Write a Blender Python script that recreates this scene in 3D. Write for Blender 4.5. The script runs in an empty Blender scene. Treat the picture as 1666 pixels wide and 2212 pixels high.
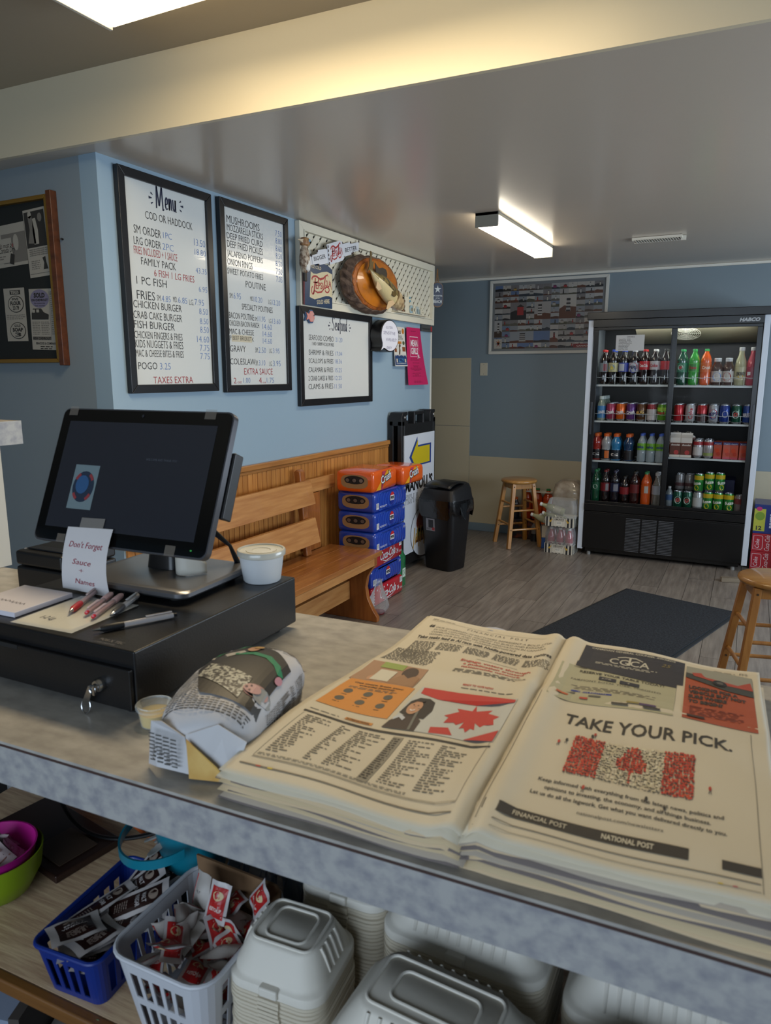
import bpy, math, random
from mathutils import Vector, Matrix
R = math.radians
sin, cos, pi = math.sin, math.cos, math.pi
rnd = random.Random(7)
S = bpy.context.scene
C = S.collection
# ---------------------------------------------------------------- camera
cam = bpy.data.objects.new('camera', bpy.data.cameras.new('camera'))
C.objects.link(cam)
S.camera = cam
cam.location = (0, 0, 1.55)
cam.rotation_euler = (R(90 - 10.95), 0, R(26.9))
cd = cam.data
cd.sensor_fit = 'HORIZONTAL'
cd.sensor_width = 7.35
cd.lens = 1540 / 1666 * 7.35
cd.clip_start = 0.02
cd.dof.use_dof = True
cd.dof.focus_distance = 4.2
cd.dof.aperture_fstop = 2.6
# ---------------------------------------------------------------- world, light, exposure
S.view_settings.view_transform = 'Standard'
S.view_settings.look = 'None'
S.view_settings.gamma = 1
S.view_settings.use_curve_mapping = False
S.view_settings.exposure = 0.38
W = bpy.data.worlds.new('world')
S.world = W
W.use_nodes = True
W.node_tree.nodes['Background'].inputs[0].default_value = (.55, .72, 1, 1)
W.node_tree.nodes['Background'].inputs[1].default_value = .3
def area(name, loc, rot, sx, sy, watts, col):
    l = bpy.data.lights.new(name, 'AREA')
    l.shape = 'RECTANGLE'; l.size = sx; l.size_y = sy; l.energy = watts; l.color = col
    o = bpy.data.objects.new(name, l); o.location = loc; o.rotation_euler = [R(a) for a in rot]
    C.objects.link(o)
    return o
# daylight coming in at the windows of the right wall and of the wall behind the camera
area('window_daylight', (2.56, 3.75, 1.45), (0, 90, 0), 1.15, 3.1, 82, (.76, .88, 1))
area('window_daylight', (-.4, -1.86, 1.5), (-90, 0, 180), 2.6, 1.1, 40, (.70, .84, 1))
area('lamp_glow', (-1.12, 1.6, 2.60), (0, 0, 0), 1.0, .26, 14, (1, .80, .52))
area('lamp_glow', (-1.4, 4.65, 2.35), (0, 0, 0), .12, 1.1, 4.5, (1, .86, .66))
area('fridge_fill', (-.6, 6.235, 1.90), (25, 0, 0), 1.1, .04, 2.2, (.95, 1, .92))  # added lamp; brightens the fridge top where the glass mirrors the room
# ---------------------------------------------------------------- materials
def lin(h, a=1):
    h = h.lstrip('#'); c = [int(h[i:i+2], 16) / 255 for i in (0, 2, 4)]
    return tuple(x / 12.92 if x <= .04045 else ((x + .055) / 1.055) ** 2.4 for x in c) + (a,)
MC = {}
def mat(h, rough=.5, metal=0., nz=None, bump=None, coat=0., emit=0., trans=0., alpha=1., rand=0., spec=None):
    """nz = (scale, second colour, (sx,sy,sz), low, high); bump = (scale, strength, (sx,sy,sz))"""
    key = (h, rough, metal, nz, bump, coat, emit, trans, alpha, rand, spec)
    if key in MC: return MC[key]
    m = bpy.data.materials.new('paint_' + h.strip('#')); m.use_nodes = True
    nt = m.node_tree; N = nt.nodes; L = nt.links; b = N['Principled BSDF']
    b.inputs['Base Color'].default_value = lin(h)
    b.inputs['Roughness'].default_value = rough
    b.inputs['Metallic'].default_value = metal
    b.inputs['Coat Weight'].default_value = coat
    b.inputs['Transmission Weight'].default_value = trans
    if spec is not None: b.inputs['Specular IOR Level'].default_value = spec
    if emit:
        b.inputs['Emission Color'].default_value = lin(h); b.inputs['Emission Strength'].default_value = emit
    tc = N.new('ShaderNodeTexCoord')
    def noise(scale, st, det=5, loc=None):
        mp = N.new('ShaderNodeMapping'); mp.inputs['Scale'].default_value = st
        L.new(tc.outputs['Object'], mp.inputs[0])
        if loc: L.new(loc, mp.inputs['Location'])
        n = N.new('ShaderNodeTexNoise'); n.inputs['Scale'].default_value = scale; n.inputs['Detail'].default_value = det
        L.new(mp.outputs[0], n.inputs['Vector'])
        return n
    rn = None
    if rand:
        oi = N.new('ShaderNodeObjectInfo'); rn = oi.outputs['Random']
    col = None
    if nz:
        lo, hi = (nz[3], nz[4]) if len(nz) > 3 else (.35, .65)
        loc = None
        if rn:
            mm = N.new('ShaderNodeMath'); mm.operation = 'MULTIPLY'; mm.inputs[1].default_value = 40; L.new(rn, mm.inputs[0]); loc = mm.outputs[0]
        n = noise(nz[0], nz[2], 6, loc)
        r = N.new('ShaderNodeValToRGB'); r.color_ramp.elements[0].position = lo; r.color_ramp.elements[1].position = hi
        r.color_ramp.elements[0].color = lin(h); r.color_ramp.elements[1].color = lin(nz[1])
        L.new(n.outputs['Fac'], r.inputs[0]); col = r.outputs[0]
        L.new(col, b.inputs['Base Color'])
    if rn:
        hs = N.new('ShaderNodeHueSaturation')
        mr = N.new('ShaderNodeMapRange'); mr.inputs['To Min'].default_value = 1 - rand; mr.inputs['To Max'].default_value = 1 + rand
        L.new(rn, mr.inputs[0]); L.new(mr.outputs[0], hs.inputs['Value'])
        if col: L.new(col, hs.inputs['Color'])
        else: hs.inputs['Color'].default_value = lin(h)
        L.new(hs.outputs[0], b.inputs['Base Color'])
    if bump:
        n = noise(bump[0], bump[2] if len(bump) > 2 else (1, 1, 1))
        bp = N.new('ShaderNodeBump'); bp.inputs['Strength'].default_value = bump[1]; bp.inputs['Distance'].default_value = .004
        L.new(n.outputs['Fac'], bp.inputs['Height']); L.new(bp.outputs[0], b.inputs['Normal'])
    if alpha < 1:
        tr = N.new('ShaderNodeBsdfTransparent'); mx = N.new('ShaderNodeMixShader')
        lw = N.new('ShaderNodeLayerWeight'); lw.inputs[0].default_value = .25
        ma = N.new('ShaderNodeMath'); ma.operation = 'MULTIPLY_ADD'; ma.inputs[1].default_value = .6; ma.inputs[2].default_value = alpha; ma.use_clamp = True
        L.new(lw.outputs['Fresnel'], ma.inputs[0]); L.new(ma.outputs[0], mx.inputs[0])
        L.new(tr.outputs[0], mx.inputs[1]); L.new(b.outputs[0], mx.inputs[2])
        L.new(mx.outputs[0], N['Material Output'].inputs[0])
    MC[key] = m
    return m
def wood(a, b, st=(1, 1, 14), rough=.45, scale=3., coat=.15, rand=0.):
    return mat(a, rough, nz=(scale, b, st, .3, .7), bump=(scale * 6, .08, st), coat=coat, rand=rand)
# ---------------------------------------------------------------- mesh builder
TXT = {}
def glyphs(s, bold=0., font_shear=0.):
    k = (s, bold, font_shear)
    if k in TXT: return TXT[k]
    cu = bpy.data.curves.new('t', 'FONT'); cu.body = s; cu.size = 1; cu.resolution_u = 2; cu.offset = bold; cu.shear = font_shear
    cu.fill_mode = 'FRONT'
    o = bpy.data.objects.new('t', cu); C.objects.link(o)
    bpy.context.view_layer.update()
    me = bpy.data.meshes.new_from_object(o.evaluated_get(bpy.context.evaluated_depsgraph_get()))
    vs = [(v.co.x, v.co.y) for v in me.vertices]; fs = [tuple(p.vertices) for p in me.polygons]
    bpy.data.objects.remove(o); bpy.data.curves.remove(cu); bpy.data.meshes.remove(me)
    xs = [v[0] for v in vs] or [0, 1]
    TXT[k] = (vs, fs, min(xs), max(xs))
    return TXT[k]
class MB:
    def __init__(s, m=None, fn=None):
        s.v = []; s.f = []; s.k = []; s.ms = []; s.m = m; s.T = None
    def mi(s, m):
        m = m or s.m
        if m not in s.ms: s.ms.append(m)
        return s.ms.index(m)
    def add(s, vs, fs, m=None):
        o = len(s.v)
        if s.T is not None: vs = [s.T @ Vector(v) for v in vs]
        s.v += [tuple(v) for v in vs]
        i = s.mi(m)
        for f in fs: s.f.append([a + o for a in f]); s.k.append(i)
        return s
    def box(s, x0, x1, y0, y1, z0, z1, m=None):
        return s.add([(x, y, z) for x in (x0, x1) for y in (y0, y1) for z in (z0, z1)],
                     [(0, 1, 3, 2), (4, 6, 7, 5), (0, 4, 5, 1), (2, 3, 7, 6), (0, 2, 6, 4), (1, 5, 7, 3)], m)
    def bar(s, a, b, w, h, m=None, up=(0, 0, 1)):
        a = Vector(a); b = Vector(b); d = (b - a); l = d.length; d.normalize()
        x = d.cross(Vector(up))
        if x.length < 1e-4: x = d.cross(Vector((1, 0, 0)))
        x.normalize(); y = x.cross(d)
        p = [a + x * i * w / 2 + y * j * h / 2 for i in (-1, 1) for j in (-1, 1)] + [b + x * i * w / 2 + y * j * h / 2 for i in (-1, 1) for j in (-1, 1)]
        return s.add(p, [(0, 1, 3, 2), (4, 6, 7, 5), (0, 4, 5, 1), (2, 3, 7, 6), (0, 2, 6, 4), (1, 5, 7, 3)], m)
    def loft(s, rings, m=None, c0=True, c1=True, ms=None):
        n = len(rings[0]); o = len(s.v); vs = [p for r in rings for p in r]
        s.add(vs, [], m)
        for i in range(len(rings) - 1):
            k = s.mi(ms[i] if ms else m)
            for j in range(n):
                s.f.append([o + i*n + j, o + i*n + (j+1) % n, o + (i+1)*n + (j+1) % n, o + (i+1)*n + j]); s.k.append(k)
        if c0: s.f.append([o + j for j in range(n)][::-1]); s.k.append(s.mi(ms[0] if ms else m))
        if c1: s.f.append([o + (len(rings)-1)*n + j for j in range(n)]); s.k.append(s.mi(ms[-1] if ms else m))
        return s
    def lathe(s, prof, n=16, m=None, ms=None, c=(0, 0, 0), c0=True, c1=True, sx=1, sy=1):
        return s.loft([[(c[0] + r*cos(2*pi*j/n)*sx, c[1] + r*sin(2*pi*j/n)*sy, c[2] + z) for j in range(n)] for r, z in prof], m, c0, c1, ms)
    def tube(s, path, r, n=8, m=None, closed=False):
        P = [Vector(p) for p in path]; rings = []; L = len(P)
        ref = None
        for i, p in enumerate(P):
            d = (P[(i+1) % L] - P[i-1]) if closed else (P[min(i+1, L-1)] - P[max(i-1, 0)])
            d.normalize()
            if ref is None: ref = Vector((0, 0, 1)) if abs(d.z) < .9 else Vector((1, 0, 0))
            x = d.cross(ref)
            if x.length < 1e-5: x = d.cross(Vector((1, 0, 0)))
            x.normalize(); y = x.cross(d); ref = -y if y.dot(ref) < 0 else y
            y = ref; x = d.cross(y).normalized()
            rr = r[i] if isinstance(r, (list, tuple)) else r
            rings.append([p + x*rr*cos(2*pi*j/n) + y*rr*sin(2*pi*j/n) for j in range(n)])
        if closed: rings.append(rings[0])
        return s.loft(rings, m, not closed, not closed)
    def grid(s, fn, nu, nv, m=None, wrap=False):
        o = len(s.v); s.add([fn(i / nu, j / nv) for j in range(nv + 1) for i in range(nu + 1)], [], m)
        k = s.mi(m)
        for j in range(nv):
            for i in range(nu):
                a = o + j*(nu+1) + i; s.f.append([a, a+1, a+nu+2, a+nu+1]); s.k.append(k)
        return s
    def poly(s, pts, m=None): return s.add(pts, [tuple(range(len(pts)))], m)
    def prism(s, pts, fn, d0, d1, m=None):
        n = len(pts)
        return s.add([fn(x, y, d0) for x, y in pts] + [fn(x, y, d1) for x, y in pts],
                     [tuple(range(n)), tuple(range(2*n-1, n-1, -1))] + [(i, n+i, n+(i+1) % n, (i+1) % n) for i in range(n)], m)
    # flat print: fn(x, y) -> 3D point of the printed surface
    def text(s, t, x, y, h, m, fn, w=None, al='L', bold=0., sh=0., rot=0.):
        vs, fs, a, b = glyphs(t, bold, sh)
        k = h / .69; kx = k
        if w: kx = w / max(b - a, .01)
        ww = (b - a) * kx
        ox = {'L': 0, 'C': -ww/2, 'R': -ww}[al]
        cr, sr = cos(rot), sin(rot)
        P = []
        for u, v in vs:
            px = (u - a)*kx + ox; py = v*k
            P.append(fn(x + px*cr - py*sr, y + px*sr + py*cr))
        return s.add(P, fs, m)
    def rect(s, x0, y0, x1, y1, m, fn, nx=1, ny=1):
        return s.add([fn(x0 + (x1-x0)*i/nx, y0 + (y1-y0)*j/ny) for j in range(ny+1) for i in range(nx+1)],
                     [(j*(nx+1)+i, j*(nx+1)+i+1, (j+1)*(nx+1)+i+1, (j+1)*(nx+1)+i) for j in range(ny) for i in range(nx)], m)
    def shape(s, pts, m, fn): return s.add([fn(x, y) for x, y in pts], [tuple(range(len(pts)))], m)
    def disc(s, x, y, rx, ry, m, fn, n=20): return s.shape([(x + rx*cos(2*pi*i/n), y + ry*sin(2*pi*i/n)) for i in range(n)], m, fn)
    def stroke(s, pts, w, m, fn, closed=False):
        n = len(pts); L = []; Rr = []
        for i in range(n):
            a = pts[(i-1) % n] if closed else pts[max(i-1, 0)]; b = pts[(i+1) % n] if closed else pts[min(i+1, n-1)]
            dx, dy = b[0]-a[0], b[1]-a[1]; l = math.hypot(dx, dy) or 1
            ww = (w[i] if isinstance(w, (list, tuple)) else w) / 2
            L.append((pts[i][0] - dy/l*ww, pts[i][1] + dx/l*ww)); Rr.append((pts[i][0] + dy/l*ww, pts[i][1] - dx/l*ww))
        q = L + Rr
        fs = [(i, n+i, n+(i+1) % n, (i+1) % n) for i in range(n if closed else n-1)]
        return s.add([fn(x, y) for x, y in q], fs, m)
    def lines(s, x0, y0, x1, y1, dy, m, fn, fill=.9, hh=.45, word=None, rag=.15, seed=1):
        """small print: rows of word-long dashes"""
        r = random.Random(seed); y = y1 - dy
        word = word or dy * 3
        while y >= y0:
            xe = x1 - (x1-x0)*r.random()*rag; x = x0
            while x < xe:
                w = min(word*(.4 + r.random()*1.2), xe - x)
                if w > word*.2: s.rect(x, y, x + w, y + dy*hh, m, fn)
                x += w + word*(1-fill)*3
            y -= dy
        return s
    def build(s, name, parent=None, smooth=False, bev=0., seg=2, loc=None, angle=35, solid=0., sub=0):
        me = bpy.data.meshes.new(name); me.from_pydata(s.v, [], s.f)
        for m in s.ms: me.materials.append(m)
        me.polygons.foreach_set('material_index', s.k)
        if smooth:
            me.shade_smooth()
            if angle < 180: me.set_sharp_from_angle(angle=R(angle))
        me.update()
        o = bpy.data.objects.new(name, me); C.objects.link(o)
        if parent: o.parent = parent
        if loc: o.location = loc
        if solid:
            md = o.modifiers.new('s', 'SOLIDIFY'); md.thickness = solid; md.offset = 0
        if bev:
            md = o.modifiers.new('b', 'BEVEL'); md.width = bev; md.segments = seg; md.limit_method = 'ANGLE'; md.angle_limit = R(40)
            me.shade_smooth(); md.harden_normals = True
        if sub:
            md = o.modifiers.new('u', 'SUBSURF'); md.levels = sub; md.render_levels = sub
        return o
def tag(o, label=None, cat=None, group=None, kind=None):
    if label: o['label'] = label
    if cat: o['category'] = cat
    if group: o['group'] = group
    if kind: o['kind'] = kind
    return o
def thing(name, label, cat, loc=(0, 0, 0), rz=0., group=None):
    o = bpy.data.objects.new(name, None); C.objects.link(o); o.location = loc; o.rotation_euler = (0, 0, R(rz)); o.empty_display_size = .05
    return tag(o, label, cat, group)
def struct(o): o['kind'] = 'structure'; return o
def kids(o): return [c for c in o.children]
def dup(o, loc=None, rz=None, label=None, group=None, parent=None):
    c = o.copy(); C.objects.link(c)
    if parent: c.parent = parent
    for ch in list(o.children): dup(ch, parent=c)
    if loc is not None: c.location = loc
    if rz is not None: c.rotation_euler = (0, 0, R(rz))
    if label: c['label'] = label
    if group: c['group'] = group
    return c
def rr(w, d, r, z, n=4, cx=0, cy=0):
    """rounded rectangle ring"""
    P = []
    for qx, qy, a0 in ((1, 1, 0), (-1, 1, 90), (-1, -1, 180), (1, -1, 270)):
        for i in range(n + 1):
            a = R(a0 + 90*i/n); P.append((cx + qx*(w/2 - r) + r*cos(a), cy + qy*(d/2 - r) + r*sin(a), z))
    return P
def flat(y, x0=0, z0=0): return lambda x, z: (x0 + x, y, z0 + z)      # upright print plane, facing -y
def top(z, x0=0, y0=0): return lambda x, y: (x0 + x, y0 + y, z)        # lying print plane
def barcode(b, x, y, w, h, m, mw, fn, n=9):
    b.rect(x, y, x+w, y+h, mw, fn)
    f2 = lambda a, c: tuple(Vector(fn(a, c)))
    for i in range(n): b.rect(x + w*(.08 + .84*i/n), y + h*.25, x + w*(.08 + .84*(i + .5)/n), y + h*.92, m, fn)
# ---------------------------------------------------------------- setting
PW = mat('#96AEC0', .38, bump=(60, .06))
PW_SHADE = mat('#87939B', .42, bump=(60, .06))  # same wall paint, darkened where less light falls
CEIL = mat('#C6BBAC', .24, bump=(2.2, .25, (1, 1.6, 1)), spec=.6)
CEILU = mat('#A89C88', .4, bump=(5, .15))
BEIGE = mat('#B0A68E', .55, bump=(90, .1))
TRIM = mat('#DCD9CE', .4)
WHITE = mat('#E4E4E0', .4)
XW = -2.475; YB = 6.70; ZC = 2.44
def sbox(name, *a, m=None, bev=0): 
    o = MB(m).box(*a).build(name, bev=bev); return struct(o)
fl = sbox('floor', -4.6, 2.7, -2, YB + .1, -.1, -.004, m=mat('#4A423A', .6))
PL = mat('#6B625B', .34, nz=(5, '#8E857C', (9, .8, 1), .3, .72), bump=(30, .12, (9, .6, 1)), rand=.13, spec=.5)
pmb = MB(PL); pw, plen = .18, 1.22
pmb.box(.0013, pw - .0013, .0013, plen - .0013, -.004, 0)
p0 = pmb.build('plank', fl); p0.location = (XW, 1.2, 0); first = True
for i in range(16):
    y = 1.2 - (i * .43) % plen; x = XW + i*pw
    while y < YB:
        y1 = min(YB, y + plen)
        if first: p = p0; first = False
        else: p = p0.copy(); C.objects.link(p)
        p.location = (x, y, 0); p.scale = (1, (y1 - y)/plen, 1)
        y += plen
struct(MB(mat('#6B625B', .4, nz=(5, '#8E857C', (9, .8, 1), .3, .72))).box(XW + 16*pw, 2.7, -2, YB, -.004, 0).build('floor'))
sbox('wall_left', XW - .1, XW, 2.26, 5.74, 0, ZC, m=PW)
sbox('wall_front', -4.6, XW - .1, 2.26, 2.36, 0, ZC, m=PW_SHADE)
sbox('wall_recess', -3.7, -3.6, 5.74, YB, 0, ZC, m=PW_SHADE)
sbox('wall_recess', -3.6, XW - .1, 5.64, 5.74, 0, ZC, m=PW_SHADE)
wb = sbox('wall_back', -3.7, 2.7, YB, YB + .1, 0, ZC, m=mat('#78868E', .42, bump=(60, .06)))  # wall paint again, its colour darkened for the weaker light at the back
for a in ((-3.6, -2.462, 1.045, 1.705), (-3.6, -2.462, .08, 1.042), (-2.459, .6, .08, .752)):
    MB(BEIGE).box(a[0], a[1], YB - .006, YB, a[2], a[3]).build('panel', wb, bev=.002)
bb = mat('#6E7F8C', .4)
sbox('baseboard_back', -3.6, 2.6, YB - .018, YB, 0, .08, m=bb, bev=.004)
sbox('trim_1', -3.6, 2.6, YB - .022, YB, ZC - .022, ZC, m=TRIM, bev=.004)
sbox('trim_2', XW - .102, XW + .004, 5.72, 5.746, 0, ZC, m=TRIM)
sbox('wall_far_left', -4.7, -4.6, -2, 2.36, 0, 2.7, m=PW_SHADE)
# right wall with two windows, wall behind the camera with one
def wall_holes(name, axis, c, t, a0, a1, z1, holes, m):
    b = MB(m)
    def bx(u0, u1, v0, v1):
        if axis == 'x': b.box(c, c + t, u0, u1, v0, v1)
        else: b.box(u0, u1, c, c + t, v0, v1)
    u = a0
    for h0, h1, v0, v1 in holes:
        bx(u, h0, 0, z1); bx(h0, h1, 0, v0); bx(h0, h1, v1, z1); u = h1
    bx(u, a1, 0, z1)
    return struct(b.build(name))
wall_holes('wall_right', 'x', 2.6, .1, -2, YB, 2.7, [(2.2, 3.65, .88, 2.02), (3.85, 5.3, .88, 2.02)], PW)
wall_holes('wall_behind', 'y', -2, .1, -4.7, 2.7, 2.7, [(-1.7, .9, .95, 2.05)], PW)
GL = mat('#050505', .02, alpha=.06)
n = 1
for y0, y1 in ((2.2, 3.65), (3.85, 5.3)):
    b = MB(TRIM); b.box(2.61, 2.66, y0, y1, .88, .93).box(2.61, 2.66, y0, y1, 1.97, 2.02).box(2.61, 2.66, y0, y0 + .05, .93, 1.97).box(2.61, 2.66, y1 - .05, y1, .93, 1.97)
    w = struct(b.build('window_%d' % n)); n += 1
    MB(GL).box(2.672, 2.676, y0 + .02, y1 - .02, .9, 2.0).build('pane', w)
b = MB(TRIM); b.box(-1.7, .9, -1.96, -1.91, .95, 1.0).box(-1.7, .9, -1.96, -1.91, 2.0, 2.05).box(-1.7, -1.65, -1.96, -1.91, 1, 2).box(.85, .9, -1.96, -1.91, 1, 2)
w = struct(b.build('window_3')); MB(GL).box(-1.68, .88, -1.976, -1.972, .97, 2.03).build('pane', w)
# ceilings and the dropped beam between them
yb = lambda x: 2.25 + .036 * x
struct(MB(CEIL).add([(x, y, z) for z in (ZC, ZC + .08) for x, y in ((-4.6, yb(-4.6) + .02), (2.6, yb(2.6) + .02), (2.6, YB), (-4.6, YB))],
       [(0, 1, 2, 3), (7, 6, 5, 4), (0, 4, 5, 1), (1, 5, 6, 2), (2, 6, 7, 3), (3, 7, 4, 0)]).build('ceiling'))
struct(MB(mat('#DCD0B4', .35, bump=(8, .12), spec=.5)).add([(x, yb(x) + d, z) for z in (ZC, 2.7) for x, d in ((-4.6, 0), (2.6, 0), (2.6, .02), (-4.6, .02))],
       [(3, 2, 1, 0), (4, 5, 6, 7), (0, 1, 5, 4), (1, 2, 6, 5), (2, 3, 7, 6), (3, 0, 4, 7)]).build('trim_3'))
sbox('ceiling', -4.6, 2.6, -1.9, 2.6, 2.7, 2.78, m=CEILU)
# ---------------------------------------------------------------- wainscot of tongue-and-groove boards
PINE = wood('#A4692F', '#C58A48', (14, 14, 1.2), .38, 3.2, .3, rand=.16)
PINE2 = wood('#9A6430', '#B98145', (14, 1, 14), .4, 3, .25)
ws = thing('wainscot', None, None, (XW, 2.27, 0)); struct(ws)
bm = MB(PINE)
bw = .0885
for k in range(2): bm.box(0, .012, k*bw/2 + .0015, (k+1)*bw/2 - .0015, 0, 1.02)
bm.box(0, .007, 0, bw, 0, 1.02)
brd = bm.build('board', ws, bev=.002, seg=1)
for i in range(1, 30):
    c = brd.copy(); C.objects.link(c); c.location = (0, i*(bw + .0005), 0)
MB(PINE2).box(0, .03, 0, 2.70, 1.02, 1.052).box(0, .019, 0, 2.70, 1.0, 1.02).build('cap_rail', ws, bev=.006, seg=3)
MB(PINE2).box(.0125, .026, 0, 2.70, 0, .09).build('base_rail', ws, bev=.004)
# ---------------------------------------------------------------- ceiling lights and vent
def tube_light(name, label, loc, w, l, h, rz, wm, em):
    t = thing(name, label, 'ceiling light', loc, rz)
    b = MB(wm); b.box(-w/2, w/2, 0, .012, -h, 0).box(-w/2, w/2, l - .012, l, -h, 0).box(-w/2, w/2, 0, l, -.018, 0)
    b.build('housing', t, bev=.002)
    b = MB(em); b.loft([rr(w - .004, l - .03, .012, z, 3, 0, l/2) for z in (-.02, -h + .012)] + [rr(w - .02, l - .04, .01, -h + .003, 3, 0, l/2)])
    b.build('diffuser', t, smooth=True)
    return t
tube_light('ceiling_light', 'long white box tube light glowing on the low glossy ceiling', (-1.41, 4.03, ZC), .135, 1.24, .078, 0,
           mat('#8C8B80', .4), mat('#FFF3DC', .5, emit=7))
tube_light('ceiling_light', 'glowing tube light at the top left, on the upper ceiling before the beam', (-.42, 1.69, 2.7), .30, 1.49, .085, 90,
           mat('#D8D4C8', .4), mat('#FFE9BC', .5, emit=3.5))
v = thing('ceiling_vent', 'white slatted air vent hanging askew from the low ceiling', 'air vent', (-.8, 5.2, ZC))
VM = mat('#CFCBBE', .45)
b = MB(VM); b.box(0, .31, 0, .012, -.018, -.002).box(0, .31, .10, .112, -.022, -.002).box(0, .012, .012, .10, -.02, -.002).box(.298, .31, .012, .10, -.02, -.002); b.build('frame', v)
MB(mat('#3A3632', .8)).box(.012, .298, .012, .10, -.003, -.001).build('backing', v)
s0 = MB(VM).bar((.02, .012, -.02), (.02, .10, -.02), .012, .0025, up=(.6, 0, 1)).build('louver', v)
for i in range(1, 17):
    c = s0.copy(); C.objects.link(c); c.location = (i*.0165, 0, 0)
MB(VM).box(.30, .33, .05, .075, -.03, -.002).build('lever', v)
# ---------------------------------------------------------------- framed boards on the left wall
NAVY = mat('#1D2440', .6); BLK = mat('#26262A', .6); INKB = mat('#5F7FB8', .6); INKR = mat('#A02834', .6); INKG = mat('#55585C', .6)
INK = dict(n=NAVY, k=BLK, b=INKB, r=INKR, g=INKG, w=mat('#4A4640', .6))
MT1=[("Menu",0.224,0.358,0.812,0.092,"n"),("COD OR HADDOCK",0.154,0.456,0.761,0.033,"k"),("SM ORDER",0.081,0.244,0.69,0.035,"k"),("1PC",0.258,0.313,0.695,0.027,"b"),("13.50",0.463,0.542,0.694,0.032,"b"),("LRG ORDER",0.077,0.24,0.643,0.033,"k"),("2PC",0.25,0.321,0.644,0.029,"b"),("18.80",0.465,0.543,0.652,0.028,"b"),("FRIES INCLUDED + 1 SAUCE",0.074,0.342,0.603,0.033,"r"),("FAMILY PACK",0.113,0.329,0.561,0.032,"k"),("43.35",0.465,0.544,0.567,0.026,"b"),("6 FISH 1 LG FRIES",0.188,0.452,0.52,0.03,"r"),("1 PC FISH",0.078,0.263,0.476,0.034,"k"),("6.95",0.481,0.542,0.481,0.026,"b"),("FRIES",0.075,0.184,0.412,0.038,"k"),("SM.",0.196,0.223,0.415,0.025,"g"),("4.85",0.226,0.283,0.413,0.028,"b"),("MD.",0.3,0.328,0.417,0.025,"g"),("6.85",0.333,0.395,0.416,0.028,"b"),("LG.",0.408,0.44,0.413,0.026,"g"),("7.95",0.446,0.513,0.416,0.029,"b"),("CHICKEN BURGER",0.051,0.354,0.374,0.032,"k"),("8.50",0.476,0.539,0.374,0.029,"b"),("CRAB CAKE BURGER",0.048,0.352,0.328,0.033,"k"),("8.50",0.478,0.54,0.328,0.028,"b"),("FISH BURGER",0.048,0.3,0.286,0.033,"k"),("8.50",0.477,0.54,0.286,0.03,"b"),("CHICKEN FINGERS & FRIES",0.046,0.349,0.242,0.032,"k"),("14.60",0.451,0.539,0.239,0.032,"b"),("KIDS NUGGETS & FRIES",0.047,0.351,0.202,0.034,"k"),("7.75",0.469,0.538,0.198,0.031,"b"),("MAC & CHEESE BITES & FRIES",0.047,0.351,0.162,0.031,"k"),("7.75",0.469,0.538,0.157,0.031,"b"),("POGO",0.057,0.173,0.106,0.032,"k"),("3.25",0.19,0.259,0.106,0.03,"b"),("TAXES EXTRA",0.144,0.407,0.042,0.032,"r")]
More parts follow.
